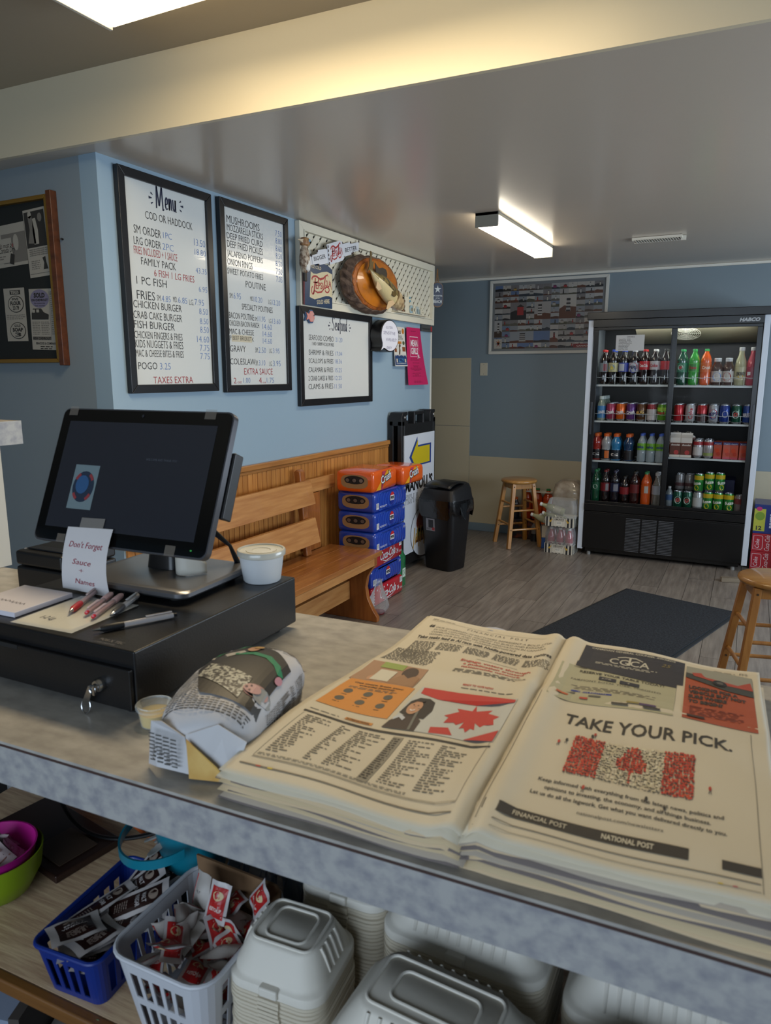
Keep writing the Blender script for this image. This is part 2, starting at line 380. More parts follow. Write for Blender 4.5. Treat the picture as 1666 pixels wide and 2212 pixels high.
MT2=[("MUSHROOMS",0.065,0.34,0.854,0.037,"k"),("7.50",0.486,0.546,0.856,0.031,"b"),("MOZZARELLA STICKS",0.065,0.369,0.816,0.032,"k"),("8.80",0.487,0.546,0.816,0.03,"b"),("DEEP FRIED CURD",0.062,0.364,0.776,0.031,"k"),("8.60",0.486,0.544,0.774,0.032,"b"),("DEEP FRIED PICKLES",0.061,0.364,0.735,0.034,"k"),("8.50",0.486,0.544,0.735,0.031,"b"),("JALAPENO POPPERS",0.059,0.361,0.691,0.03,"k"),("8.50",0.484,0.544,0.695,0.028,"b"),("ONION RINGS",0.058,0.267,0.648,0.033,"k"),("7.50",0.484,0.542,0.65,0.033,"b"),("SWEET POTATO FRIES",0.055,0.359,0.603,0.03,"k"),("7.05",0.483,0.542,0.609,0.032,"b"),("POUTINE",0.203,0.38,0.55,0.034,"k"),("SM.",0.064,0.093,0.484,0.025,"g"),("6.95",0.097,0.157,0.482,0.032,"b"),("MD.",0.238,0.266,0.484,0.023,"g"),("10.20",0.269,0.345,0.481,0.029,"b"),("LG.",0.402,0.431,0.48,0.025,"g"),("12.20",0.436,0.515,0.479,0.029,"b"),("SPECIALTY POUTINES",0.163,0.439,0.433,0.031,"k"),("BACON POUTINE",0.053,0.264,0.381,0.032,"k"),("SM.",0.27,0.297,0.381,0.021,"g"),("11.95",0.299,0.368,0.38,0.029,"b"),("LG.",0.401,0.428,0.377,0.024,"g"),("13.60",0.433,0.512,0.376,0.028,"b"),("CHICKEN BACON RANCH",0.052,0.309,0.344,0.028,"k"),("14.60",0.34,0.427,0.34,0.03,"b"),("MAC & CHEESE",0.051,0.259,0.302,0.028,"k"),("14.60",0.34,0.427,0.3,0.03,"b"),("P",0.052,0.065,0.268,0.026,"k"),("BEEF BRISKET",0.075,0.236,0.271,0.022,"w"),("K",0.24,0.258,0.269,0.022,"k"),("14.60",0.339,0.425,0.262,0.03,"b"),("GRAVY",0.051,0.182,0.211,0.033,"k"),("SM.",0.267,0.294,0.212,0.027,"g"),("2.50",0.297,0.364,0.211,0.03,"b"),("LG.",0.396,0.424,0.212,0.025,"g"),("3.95",0.431,0.496,0.212,0.028,"b"),("COLESLAW",0.048,0.263,0.145,0.032,"k"),("SM.",0.265,0.288,0.142,0.028,"g"),("3.10",0.295,0.355,0.142,0.03,"b"),("LG.",0.394,0.421,0.14,0.026,"g"),("3.95",0.429,0.503,0.139,0.032,"b"),("EXTRA SAUCE",0.162,0.422,0.092,0.034,"r"),("2",0.072,0.093,0.046,0.03,"r"),("oz",0.104,0.137,0.046,0.015,"r"),("1.00",0.153,0.213,0.048,0.028,"b"),("4",0.291,0.316,0.044,0.033,"r"),("oz",0.324,0.357,0.044,0.012,"r"),("1.75",0.364,0.433,0.046,0.029,"b")]
MT3=[("Seafood",0.39,0.584,0.458,0.09,"n"),("SEAFOOD COMBO",0.114,0.409,0.401,0.033,"k"),("21.20",0.434,0.521,0.401,0.03,"b"),("1 HAD 4 SHRIMP 4 SCALLOPS FRIES",0.149,0.412,0.371,0.021,"k"),("SHRIMP & FRIES",0.111,0.404,0.312,0.032,"k"),("17.04",0.429,0.517,0.313,0.027,"b"),("SCALLOPS & FRIES",0.109,0.401,0.262,0.029,"k"),("18.36",0.424,0.513,0.263,0.028,"b"),("CALAMARI & FRIES",0.105,0.398,0.206,0.032,"k"),("15.25",0.423,0.51,0.206,0.028,"b"),("2 CRAB CAKES & FRIES",0.102,0.397,0.155,0.029,"k"),("12.25",0.419,0.507,0.155,0.028,"b"),("CLAMS & FRIES",0.1,0.395,0.102,0.033,"k"),("11.50",0.414,0.508,0.101,0.03,"b")]

FRB = mat('#17171A', .32, spec=.5); BOARD = mat('#D9DCDA', .2, coat=.5)
def wallthing(name, label, cat, y0, z0, off=0.): return thing(name, label, cat, (XW + off, y0, z0), 90)
def framed(b, w, h, fw, d, m, y=0.):
    """mitred frame, outer w x h, bar fw, depth d, back on y"""
    o = [(0, 0), (w, 0), (w, h), (0, h)]; i = [(fw, fw), (w - fw, fw), (w - fw, h - fw), (fw, h - fw)]
    for k in range(4):
        j = (k+1) % 4; q = [o[k], o[j], i[j], i[k]]
        b.prism(q, lambda x, z, dd: (x, y - dd, z), 0, d, m)
    return b
def menu(label, y0, z0, w, h, fw, rows, rot=0.):
    t = wallthing('menu_board', label, 'menu board', y0, z0)
    framed(MB(FRB), w, h, fw, .028, FRB).build('frame', t, bev=.003)
    MB(BOARD).box(fw - .004, w - fw + .004, -.016, -.002, fw - .004, h - fw + .004).build('whiteboard', t)
    b = MB(); f = flat(-.0168)
    for s, a, c, z, hh, k in rows:
        if k == 'w':
            b.rect(a - .006, z - .008, c + .004, z + hh + .006, mat('#CFC6AE', .6), flat(-.0172)); b.text(s, a, z, hh, INK[k], flat(-.0176), w=c - a); continue
        if k == 'n': continue
        b.text(s, a, z, hh, INK[k], f, w=c - a, bold=-.006 if k != 'b' else -.012)
    b.build('lettering', t)
    return t
def burst(b, x, z, w, h, f):
    for sx in (-1, 1):
        for k, (dx, dz, r) in enumerate(((.02, .018, .006), (.03, 0, .009), (.02, -.02, .006))):
            cx, cz = x + sx*(w/2 + dx), z + dz
            b.stroke([(cx - sx*r, cz - (k-1)*-r*.6), (cx + sx*r, cz + (k-1)*-r*.6)], [r*.4, r*1.3], NAVY, f)
def script_word(b, pts_list, w, f, m=NAVY):
    for p in pts_list: b.stroke(p, w, m, f)
def arc(cx, cy, rx, ry, a0, a1, n=10): return [(cx + rx*cos(R(a0 + (a1-a0)*i/n)), cy + ry*sin(R(a0 + (a1-a0)*i/n))) for i in range(n + 1)]
m1 = menu('tall black-framed white menu board headed Menu, leftmost on the blue wall', 2.345, 1.465, .59, .95, .038, MT1)
b = MB(); f = flat(-.0172); x, z = .226, .822
def hand(b, s, x, z, w, h, f):
    """tall brush lettering built of strokes"""
    G = {'M': (1.5, [[(0, -.05), (.12, 1), (.16, 1), (.45, .1), (.5, .1), (.95, 1), (1.0, 1), (1.1, -.1), (1.3, -.02)]]),
         'S': (.95, [[(.75, .85), (.6, 1.0), (.3, .95), (.15, .75), (.3, .55), (.6, .4), (.65, .2), (.45, 0), (.15, -.02), (0, .15)]]),
         'e': (.62, [[(0, .22), (.4, .3), (.42, .5), (.25, .6), (.08, .45), (.05, .15), (.2, 0), (.5, .08)]]),
         'n': (.72, [[(.05, .58), (.1, 0), (.12, .3), (.3, .58), (.42, .5), (.45, .05), (.6, .02)]]),
         'u': (.7, [[(.02, .58), (.06, .15), (.2, 0), (.38, .15), (.46, .58)], [(.46, .58), (.48, .0), (.62, .02)]]),
         'a': (.66, [[(.45, .5), (.25, .58), (.05, .35), (.1, .05), (.3, .02), (.44, .5)], [(.46, .58), (.46, .02), (.62, .04)]]),
         'f': (.5, [[(.5, .9), (.35, 1.05), (.2, .85), (.2, -.25)], [(.02, .5), (.42, .56)]]),
         'o': (.62, [arc(.25, .29, .2, .3, 0, 360, 12)]),
         'd': (.68, [[(.4, .5), (.22, .58), (.04, .3), (.12, .02), (.3, .04), (.42, .4)], [(.5, 1.1), (.42, .0), (.56, .02)]])}
    tot = sum(G[c][0] for c in s); k = w/tot
    for c in s:
        a, st = G[c]
        for p in st:
            p2 = [(x + u*k, z + v*h) for u, v in p]; q = []
            for i in range(len(p2) - 1):
                for j in range(3): q.append((p2[i][0] + (p2[i+1][0]-p2[i][0])*j/3, p2[i][1] + (p2[i+1][1]-p2[i][1])*j/3))
            q.append(p2[-1]); b.stroke(q, [h*.085 if abs(q[min(i+1, len(q)-1)][1]-q[max(i-1, 0)][1]) > abs(q[min(i+1, len(q)-1)][0]-q[max(i-1, 0)][0]) else h*.05 for i in range(len(q))], NAVY, f)
        x += a*k
hand(b, 'Menu', .226, .822, .13, .088, f); burst(b, .29, .855, .14, .09, f); b.build('heading', m1)
menu('tall black-framed white menu board starting with mushrooms, beside the seafood board', 2.995, 1.455, .60, .965, .038, MT2)
m3 = menu('wide black-framed seafood menu board under the white lattice', 3.69, 1.355, .93, .595, .042, MT3)
b = MB(); hand(b, 'Seafood', .39, .475, .2, .082, f); burst(b, .49, .50, .21, .08, f); b.build('heading', m3)
mg = thing('fish_magnet', 'small pink and blue fish-shaped magnet on the corner of the seafood board', 'magnet', (XW + .018, 3.80, 1.895), 90)
fo = [(-.055, .028), (-.04, 0), (-.055, -.03), (-.02, -.02), (.0, -.04), (.035, -.038), (.055, -.01), (.052, .02), (.03, .042), (.0, .04), (-.02, .018)]
MB(mat('#3D5E86', .4)).prism(fo, lambda x, z, d: (x, -d, z), 0, .012).build('backing', mg, bev=.003)
MB(mat('#D98F86', .4)).prism([(x*.82, z*.8) for x, z in fo], lambda x, z, d: (x, -.012 - d, z), 0, .006).build('fish_body', mg, bev=.002)
b = MB(); f3 = flat(-.0192)
for k in range(3): b.stroke(arc(.012 + k*.012, 0, .012, .026, 110, 250, 6), .003, mat('#E9C7BF', .5), f3)
b.disc(.036, .008, .005, .005, NAVY, f3); b.build('markings', mg)
# ---------------------------------------------------------------- white lattice panel and what hangs on it
CRM = mat('#DDD8C6', .5)
la = wallthing('lattice_panel', 'white framed lattice panel hung high on the blue wall under the ceiling', 'lattice', 3.70, 1.951)
LW, LH = 2.02, .482
MB(mat('#15130F', .9)).box(.03, LW - .03, -.004, -.001, .03, LH - .03).build('backing', la)  # dark sheet added so the gaps between slats read as shade
b = MB(CRM); framed(b, LW, LH, .045, .034, CRM); b.build('frame', la, bev=.003)
b = MB(CRM)
for x0, x1, z0, z1 in ((.045, LW - .045, .045, .052), (.045, LW - .045, LH - .052, LH - .045), (.045, .052, .052, LH - .052), (LW - .052, LW - .045, .052, LH - .052)): b.box(x0, x1, -.040, -.012, z0, z1)
b.build('inner_lip', la)
def slat(c, sg, y, w=.037):
    # strip along direction (1, sg), clipped to the rectangle inside the frame
    x0, x1, z0, z1 = .03, LW - .03, .03, LH - .03
    P = []
    for s2 in (-1, 1):
        cc = c + s2 * w * .707
        if sg > 0: a = max(x0, cc + z0); e = min(x1, cc + z1); P.append(((a, a - cc), (e, e - cc)))
        else: a = max(x0, cc - z1); e = min(x1, cc - z0); P.append(((a, cc - a), (e, cc - e)))
    (a, b_), (c_, d) = P
    if a[0] >= b_[0] - .004 or c_[0] >= d[0] - .004: return
    MB(CRM).prism([a, b_, d, c_], lambda x, z, dd: (x, y - dd, z), 0, .0045).build('slat', la)
i = 0
while -.42 + i*.075 < LW:
    slat(-.42 + i*.075, 1, -.0095, .040); slat(.05 + i*.075, -1, -.0045, .032); i += 1
def logo_pc(b, x, z, w, h, m, f, k=0.):
    """old looping red soft-drink lettering; k = slope"""
    g = lambda u, v: (x + u*w, z + v*h + k*u*w)
    b.stroke([g(*p) for p in arc(.2, .78, .17, .17, 200, -60, 12)] + [g(.1, .62)], [h*.03] + [h*.10]*10 + [h*.06]*3, m, f)
    b.stroke([g(.2, .85), g(.17, .5), g(.13, .2), g(.08, .02)], [h*.1, h*.12, h*.1, h*.07], m, f)
    b.stroke([g(*p) for p in arc(.07, .2, .07, .2, 90, 350, 10)], h*.07, m, f)
    b.stroke([g(.14, .2), g(.3, .1), g(.5, .14), g(.66, .36), g(.72, .55)], [h*.06, h*.09, h*.09, h*.06, h*.05], m, f)
    b.stroke([g(.32, .92), g(.45, .80), g(.62, .88), g(.74, 1.02), g(.84, 1.08), g(.86, .98)], [h*.03, h*.13, h*.11, h*.08, h*.07, h*.05], m, f)
    b.stroke([g(.72, .95), g(.68, .7), g(.62, .38)], [h*.06, h*.1, h*.06], m, f)
    b.stroke([g(*p) for p in arc(.8, .28, .11, .15, 170, -170, 12)], h*.075, m, f)
    b.text('EPSI', *g(.22, .3), h*.34, m, f, w=w*.38, bold=.02, rot=k)
    b.text('OLA', *g(.74, .45), h*.34, m, f, w=w*.25, bold=.02, rot=k)
    b.stroke([g(.98, .72), g(1.0, .5), g(1.04, .3)], h*.04, m, f)
PCR = mat('#A8232B', .4); SW = mat('#D8DCE4', .3); SBK = mat('#23262E', .5)
t = wallthing('enamel_sign', 'narrow white enamel sign reading bigger better, tilted over the lattice', 'sign', 3.70, 1.945, .05)
up = lambda x, z, d: (x, -d, z)
MB(SW).prism([(.0, .258), (.085, .301), (.099, .249), (.014, .225)], up, .0, .006).build('tail_panel', t, bev=.001)
MB(SW).prism([(.088, .301), (.154, .32), (.158, .341), (.262, .366), (.288, .284), (.168, .255), (.163, .264), (.099, .249)], up, .002, .008).build('left_panel', t, bev=.001)
MB(SW).prism([(.447, .42), (.554, .448), (.573, .442), (.671, .466), (.674, .412), (.59, .389), (.578, .375), (.47, .345)], up, .002, .008).build('right_panel', t, bev=.001)
MB(SW).prism([(.262, .39), (.415, .436), (.444, .434), (.472, .337), (.448, .318), (.288, .272), (.276, .28)], up, .004, .012).build('centre_panel', t, bev=.001)
b = MB(); f = flat(-.0085); f2 = flat(-.0127)
b.text('BIGGER', .116, .272, .024, SBK, f, w=.138, rot=.26, bold=.01); b.text('BETTER', .492, .376, .025, SBK, f, w=.158, rot=.245, bold=.01)
logo_pc(b, .30, .292, .142, .095, PCR, f2, .24); b.build('lettering', t)
b = MB(mat('#3B2A22', .8))
for (x, z) in ((.15, .335), (.26, .37), (.085, .30), (.165, .257), (.29, .277), (.47, .345), (.578, .38), (.67, .47), (.676, .41), (.56, .447), (.45, .428), (.592, .388)):
    b.box(x - .007, x + .007, -.0098, -.0084, z - .007, z + .006)
for k in range(5): b.box(.268 + k*.003, .276 + k*.003, -.0134, -.0122, .385 - k*.024, .37 - k*.024)
b.build('rust_spot', t)
t = wallthing('tin_sign', 'navy and cream wavy tin sign reading ice cold and sold here', 'sign', 3.70, 1.957, .042)
pz = [(.029, .222), (.085, .243), (.147, .253), (.223, .262), (.29, .256), (.342, .238), (.345, .214), (.336, 0), (.02, 0)]
MB(mat('#1D3A5C', .35)).prism(pz, up, 0, .006).build('plate', t, bev=.001)
MB(mat('#6A2A30', .6)).box(.012, .026, -.005, -.0, .0, .215).build('rusty_edge', t)
b = MB(); f = flat(-.0065); f2 = flat(-.0069); cr = mat('#D9CBA6', .5)
b.shape([(.09, .20), (.12, .19), (.156, .192), (.221, .21), (.277, .219), (.339, .21), (.335, .067), (.30, .074), (.261, .072), (.194, .055), (.129, .04), (.074, .049)], cr, f)
b.text('ICE COLD', .10, .222, .018, cr, f, w=.11, bold=.015, rot=-.02); b.text('SOLD HERE', .155, .014, .024, cr, f, w=.15, bold=.015, rot=.12)
logo_pc(b, .095, .068, .225, .112, PCR, f2, .06); b.build('lettering', t)
# mounted fish on a wood slice
t = wallthing('fish_plaque', 'mounted brown and cream fish on a bark-edged slice of orange wood', 'fish trophy', 3.70, 1.945, .041)
n = 44; rb = random.Random(3)
def slab(k, y, rough=0., cx=.80, cz=.205, a=.325, c=.168):
    return [(cx + a*k*cos(2*pi*i/n)*(1 + rough*rb.uniform(-1, 1)), y, cz + c*k*sin(2*pi*i/n)*(1 + rough*rb.uniform(-1, 1))) for i in range(n)]
BARK = mat('#4A3930', .85, nz=(22, '#76604F', (1, 1, 1)), bump=(70, .9, (1, 1, 1)))
OAKO = mat('#C27218', .3, nz=(7, '#8A4A10', (1.2, 1, 2), .45, .9), coat=.6)
b = MB(BARK); b.loft([slab(1.10, 0, .03), slab(1.16, -.02, .05), slab(1.13, -.05, .05), slab(1.05, -.078, .03)]); b.build('bark', t)
b = MB(mat('#B0601C', .5, nz=(40, '#7E4416', (1, 1, 1)))); b.loft([slab(1.03, -.07, .02), slab(1.0, -.084, .03), slab(.93, -.088, .01)]); b.build('cut_rim', t)
b = MB(OAKO); b.loft([slab(.91, -.085), slab(.9, -.094), slab(.87, -.097)]); b.build('wood_face', t, smooth=True)
FISH = mat('#352C14', .32, nz=(34, '#8C7A45', (1, 1, 1), .42, .58), coat=.5)
FISHL = mat('#C9B98A', .35, bump=(160, .4), coat=.4)
spine = [(.62, .285), (.64, .262), (.69, .235), (.74, .215), (.80, .19), (.86, .165), (.92, .14), (.975, .118), (1.02, .098), (1.05, .085)]
hw = [.012, .016, .034, .055, .068, .074, .070, .058, .045, .014]
th = [.006, .012, .024, .036, .045, .048, .046, .040, .03, .01]
rings = []
for i, (x, z) in enumerate(spine):
    a = spine[max(i-1, 0)]; c = spine[min(i+1, 9)]; dx, dz = c[0]-a[0], c[1]-a[1]; l = math.hypot(dx, dz); nx, nz_ = -dz/l, dx/l
    rings.append([(x + nx*hw[i]*cos(2*pi*j/16), -.135 - th[i]*sin(2*pi*j/16), z + nz_*hw[i]*cos(2*pi*j/16)) for j in range(16)])
b = MB(FISH); b.loft(rings)
body = b.build('fish_body', t, smooth=True, angle=180)
me = body.data; me.materials.append(FISHL)
for p in me.polygons:
    c = p.center; i = min(range(10), key=lambda q: (spine[q][0]-c.x)**2 + (spine[q][1]-c.z)**2); a = spine[max(i-1, 0)]; d = spine[min(i+1, 9)]
    s_ = (c.x - spine[i][0]) * (-(d[1]-a[1])) + (c.z - spine[i][1]) * (d[0]-a[0])
    if s_ < -.0004: p.material_index = 1
FIN = mat('#6E5A34', .4, bump=(90, .6, (1, 1, 6))); FINL = mat('#CDB08A', .4)
MB(FIN).prism([(.61, .28), (.575, .262), (.60, .30), (.615, .395), (.63, .39), (.632, .33), (.66, .335), (.645, .285)], lambda x, z, d: (x, -.131 - d, z), 0, .006).build('tail_fin', t, bev=.001)
MB(mat('#3E3830', .4)).prism([(.70, .262), (.685, .33), (.715, .312), (.74, .30), (.79, .312), (.845, .305), (.862, .28), (.85, .235), (.80, .255), (.75, .262)], lambda x, z, d: (x, -.128 - d, z), 0, .006).build('dorsal_fin', t, bev=.001)
MB(FINL).prism([(.70, .19), (.655, .21), (.64, .165), (.675, .148), (.72, .165)], lambda x, z, d: (x, -.16 - d, z), 0, .004).build('belly_fin', t, bev=.001)
MB(FINL).prism([(.87, .105), (.80, .09), (.77, .04), (.79, .035), (.90, .085)], lambda x, z, d: (x, -.17 - d, z), 0, .004).build('pelvic_fin', t, bev=.001)
MB(mat('#5A4A22', .4)).prism([(.88, .165), (.84, .16), (.835, .135), (.87, .125), (.90, .14)], lambda x, z, d: (x, -.182 - d, z), 0, .005).build('pectoral_fin', t, bev=.001)
hd = mat('#8C7350', .4, nz=(30, '#C9B48C', (1, 1, 1)), coat=.4)
b = MB(hd); b.loft([[(x + nx_*w*cos(2*pi*j/14), -.14 - w*.8*sin(2*pi*j/14), z + nz_*w*cos(2*pi*j/14)) for j in range(14)] for x, z, nx_, nz_, w in ((.935, .133, .35, .94, .066), (.975, .118, .4, .92, .067), (1.02, .1, .4, .92, .058), (1.05, .088, .4, .92, .04), (1.068, .08, .4, .92, .03))]); b.build('fish_head', t, smooth=True)
b = MB(mat('#E0D0A8', .5)); b.loft([[(x + .4*w*cos(2*pi*j/12), -.14 - w*.7*sin(2*pi*j/12), z + .92*w*cos(2*pi*j/12)) for j in range(12)] for x, z, w in ((1.055, .087, .04), (1.072, .08, .034), (1.07, .08, .024))]); b.build('lip', t, smooth=True)
b = MB(mat('#14110C', .15, coat=1)); b.lathe([(.0, -.008), (.006, -.006), (.009, 0), (.006, .006), (0, .008)], 10, c=(.999, -.188, .13)); b.build('eye', t, smooth=True)
# hanging bird ornament
t = thing('bird_ornament', 'speckled brown carved bird ornament hung on the left post of the lattice', 'ornament', (XW + .075, 3.685, 2.16), 90)
bp = mat('#6E4F38', .5, nz=(40, '#C9B7A0', (1, 1, 1), .4, .6))
b = MB(bp); b.lathe([(0, -.035), (.022, -.02), (.036, .02), (.036, .06), (.028, .10), (.018, .125)], 14, sy=.8); b.build('body', t, smooth=True)
b = MB(mat('#7A4E30', .45, nz=(60, '#B58C60', (1, 1, 1)))); b.lathe([(.012, .115), (.032, .13), (.036, .15), (.026, .168), (0, .174)], 14, sy=.8, c=(.006, 0, 0)); b.build('head', t, smooth=True)
b = MB(mat('#CDB89A', .5)); b.loft([[( -.02, -.012, .158), (-.02, .012, .158), (-.02, .01, .135), (-.02, -.01, .135)], [(-.05, -.004, .153), (-.05, .004, .153), (-.048, .004, .145), (-.048, -.004, .145)], [(-.068, -.001, .15), (-.068, .001, .15), (-.068, .001, .148), (-.068, -.001, .148)]]); b.build('beak', t)
b = MB(mat('#7FB0CE', .3)); b.lathe([(.009, 0), (.006, .004), (0, .005)], 10); o = b.build('eye', t, smooth=True, loc=(.014, -.028, .152)); o.rotation_euler = (R(90), 0, 0)
b = MB(mat('#E6E2DC', .5)); b.lathe([(0, -.01), (.018, .0), (.024, .03), (.02, .06), (0, .07)], 10, sy=.5, c=(.006, -.018, -.012)); b.build('wing_patch', t, smooth=True)
b = MB(mat('#3A332E', .6)); b.box(-.012, .016, -.008, .008, -.075, -.02); b.build('tail', t, bev=.006, seg=3)
b = MB(mat('#C9C4B8', .6)); b.tube([(-.006, 0, .172), (-.008, .0, .215)], .0008, 5); b.tube([(.016, 0, .17), (-.006, .0, .215)], .0008, 5); b.build('string', t)
# welcome letters
t = wallthing('welcome_sign', 'whitewashed cut-out welcome letters with a lighthouse on the lattice ledge', 'sign', 4.95, 2.012, .042)
LB = mat('#8FB0BE', .6, nz=(20, '#D6D2C2', (1, 1, 1))); LC = mat('#D9D3BE', .6); LD = mat('#7B5F48', .7)
MB(LC).box(.0, .54, -.03, -.002, -.006, .002).build('ledge', t, bev=.001)
for ch, x, w, h, m in (('W', .01, .075, .085, LB), ('E', .085, .05, .085, LD), ('L', .125, .055, .11, LC), ('C', .215, .055, .062, LB), ('O', .275, .055, .062, LC), ('M', .335, .085, .062, LB), ('E', .425, .06, .06, LC)):
    vs, fs, a, e = glyphs(ch if ch in 'WE' and x < .1 else ch.lower(), .03)
    g = MB(m); k = h/.69 if ch.isupper() and x < .2 else h/.52; kx = w/(e - a)
    for dd in (0, -.012): g.add([((u - a)*kx + x, dd - .008, v*k + .003) for u, v in vs], fs, m)
    g.build('letter', t, solid=.004)
b = MB(LC); b.loft([[(.20 + sx*w, y, z) for sx, y in ((-1, -.018), (1, -.018), (1, -.008), (-1, -.008))] for w, z in ((.018, .002), (.012, .115), (.017, .118), (.017, .123), (.009, .124), (.009, .14), (.002, .155))]); b.build('lighthouse', t)
MB(mat('#5F93A8', .6)).box(.215, .245, -.018, -.008, .085, .098).build('flag', t); MB(mat('#5F93A8', .6)).box(.212, .240, -.018, -.008, .108, .122).build('flag', t)
# beach tag sign at the wall's end
t = thing('beach_tag', 'navy oval beach tag hanging on a rope at the end of the blue wall', 'sign', (XW + .05, 5.735, 2.10), 45)
w, h = .105, .205
pr = [(x, z + h/2) for x, z, _ in [(p[0], p[1], 0) for p in rr(w, h, .05, 0, 6)]]
MB(mat('#7C5F44', .7)).prism(pr, lambda x, z, d: (x, -d, z), .0, .010).build('rope_edge', t, bev=.003)
MB(mat('#1E2E4A', .5)).prism([(x*.88, .1025 + (z - .1025)*.93) for x, z in pr], lambda x, z, d: (x, -.009 - d, z), 0, .004).build('face', t)
b = MB(); f = flat(-.0136); wh = mat('#C9CFD0', .6)
b.shape([((.033 if i % 2 == 0 else .012)*cos(R(90 + 36*i)), .145 + (.033 if i % 2 == 0 else .012)*sin(R(90 + 36*i))) for i in range(10)], wh, f)
b.text('LIFE IS BETTER', 0, .088, .010, wh, f, w=.085, al='C', bold=.02); b.text('AT THE', 0, .069, .009, wh, f, w=.035, al='C', bold=.02); b.text('BEACH', 0, .035, .025, wh, f, w=.075, al='C', bold=.02)
b.build('lettering', t)
b = MB(mat('#8A6238', .8)); b.tube([(-.012, 0, .20), (-.005, 0, .24), (0, 0, .31)], .003, 6); b.tube([(.012, 0, .20), (.006, 0, .24), (0.001, 0, .31)], .003, 6); b.build('rope', t)
# speech-bubble lightbox
t = wallthing('speech_bubble_lightbox', 'round black speech-bubble lightbox with handwriting, beside the seafood board', 'lightbox', 4.725, 1.82, .03)
def bub(k):
    P = [(.137*k*cos(R(a)), .108*k*sin(R(a))) for a in range(-120, 211, 10)]
    return P + [(-.118*k, -.075*k), (-.142*k, -.105*k), (-.10*k, -.088*k)]
MB(mat('#121214', .35)).prism(bub(1.06), up, 0, .084).build('case', t, bev=.003)
MB(mat('#D3D4DE', .4, emit=.12)).prism(bub(.98), up, .084, .086).build('panel', t)
b = MB(); f = flat(-.0868); ik = mat('#4E4B78', .6)
for s, x, z, ww, hh in (('GLUTEN', -.07, .048, .105, .019), ('SENSITIVE', -.108, .008, .19, .022), ('AVAILABLE!!', -.068, -.038, .17, .022), ('ENJOY', -.055, -.092, .082, .018)): b.text(s, x, z, hh, ik, f, w=ww, bold=-.012, sh=.1)
b.build('handwriting', t)
# taped flyers (paper bowing off the wall)
def paper(name, label, cat, pts, off, m, prints, curl=.02, mode='sheet'):
    """pts: four corners (y, z) bottom-left, bottom-right, top-right, top-left on the left wall"""
    (ax, az), (bx, bz), (cx, cz), (dx, dz) = pts
    t = wallthing(name, label, cat, ax, az, off)
    def fn(u, v, e=0.):
        y = (ax*(1-u)+bx*u)*(1-v) + (dx*(1-u)+cx*u)*v - ax; z = (az*(1-u)+bz*u)*(1-v) + (dz*(1-u)+cz*u)*v - az
        return (y, -.006 - curl*(1-v)**2*(.6 + .4*u) - e, z)
    MB(m).grid(fn, 6, 10).build('sheet', t, smooth=True)
    b = MB(); prints(b, lambda x, y: fn(x, y, .0012), lambda x, y: fn(x, y, .002)); b.build('print', t)
    return t
def pr1(b, f, g):
    bl = mat('#27406E', .5); br = mat('#8A4B26', .5); orr = mat('#C17A2C', .5)
    b.shape([(.02, .03), (.98, .03), (.98, .24), (.85, .27), (.7, .25), (.55, .29), (.4, .25), (.25, .28), (.02, .25)], bl, f)
    for i in range(8): b.shape([(.02 + i*.12, .24), (.13 + i*.12, .24), (.07 + i*.12, .30)], bl, f)
    b.rect(.30, .10, .72, .2, mat('#3C74A0', .5), g); b.rect(.12, .10, .22, .19, mat('#CFC4AE', .5), g); b.rect(.8, .10, .9, .19, mat('#CFC4AE', .5), g)
    b.rect(.1, .07, .9, .08, mat('#DADADA', .5), g)
    b.rect(.05, .36, .22, .45, br, f); b.rect(.70, .38, .96, .50, br, f)
    b.stroke([(.42, .3), (.48, .42), (.46, .5), (.55, .56)], .1, mat('#5B4A36', .5), f)
    b.rect(.1, .57, .66, .635, orr, f); b.disc(.84, .6, .1, .05, mat('#56603A', .5), f); b.disc(.84, .9, .1, .07, orr, f)
    b.text('MENU', .1, .83, .08, mat('#2A2A2A', .5), f, w=.55, bold=.03)
    b.lines(.1, .66, .8, .8, .03, mat('#4B4B4B', .5), f, word=.1)
paper('flyer', 'white and blue flyer with brown panels, taped right of the speech-bubble lightbox', 'flyer', ((4.99, 1.609), (5.196, 1.611), (5.172, 1.905), (4.972, 1.905)), .01, mat('#D6D4CE', .5), pr1)
def pr2(b, f, g):
    wh = mat('#E4DCE0', .5); dk = mat('#6E1034', .5)
    b.stroke([(.2, .5), (.2, .84), (.76, .84), (.76, .60)], .012, wh, f); b.stroke([(.2, .5), (.6, .5)], .008, wh, f)
    b.text('MEAN', .26, .68, .105, wh, f, w=.44, bold=.03); b.text('GIRLS', .25, .545, .105, wh, f, w=.44, bold=.03, sh=.1); b.text('JR.', .62, .48, .055, wh, f, w=.16, bold=.03)
    for i, (y, w) in enumerate(((.93, .4), (.45, .6), (.43, .64), (.38, .4), (.33, .36), (.31, .3), (.29, .7), (.27, .66), (.25, .3), (.2, .5), (.17, .24), (.15, .5), (.06, .4), (.04, .44))):
        b.lines(.5 - w/2, y, .5 + w/2, y + .02, .016, dk, f, word=.08, seed=i)
paper('flyer', 'tall bright pink flyer with white lettering at the end of the blue wall', 'flyer', ((5.212, 1.463), (5.578, 1.465), (5.462, 1.915), (5.206, 1.912)), .012, mat('#C42360', .45), pr2, .03)
t = wallthing('notice_strip', 'narrow grey notice strip with a red end under the lattice corner', 'sign', 5.50, 1.896, .012)
MB(mat('#4A4C4C', .5)).box(0, .222, -.006, 0, 0, .052).build('strip', t)
b = MB(); b.text('Employees Only', .01, .016, .016, mat('#15171A', .5), flat(-.0066), w=.15); b.rect(.18, .006, .212, .046, mat('#A03038', .5), flat(-.0066)); b.build('lettering', t)
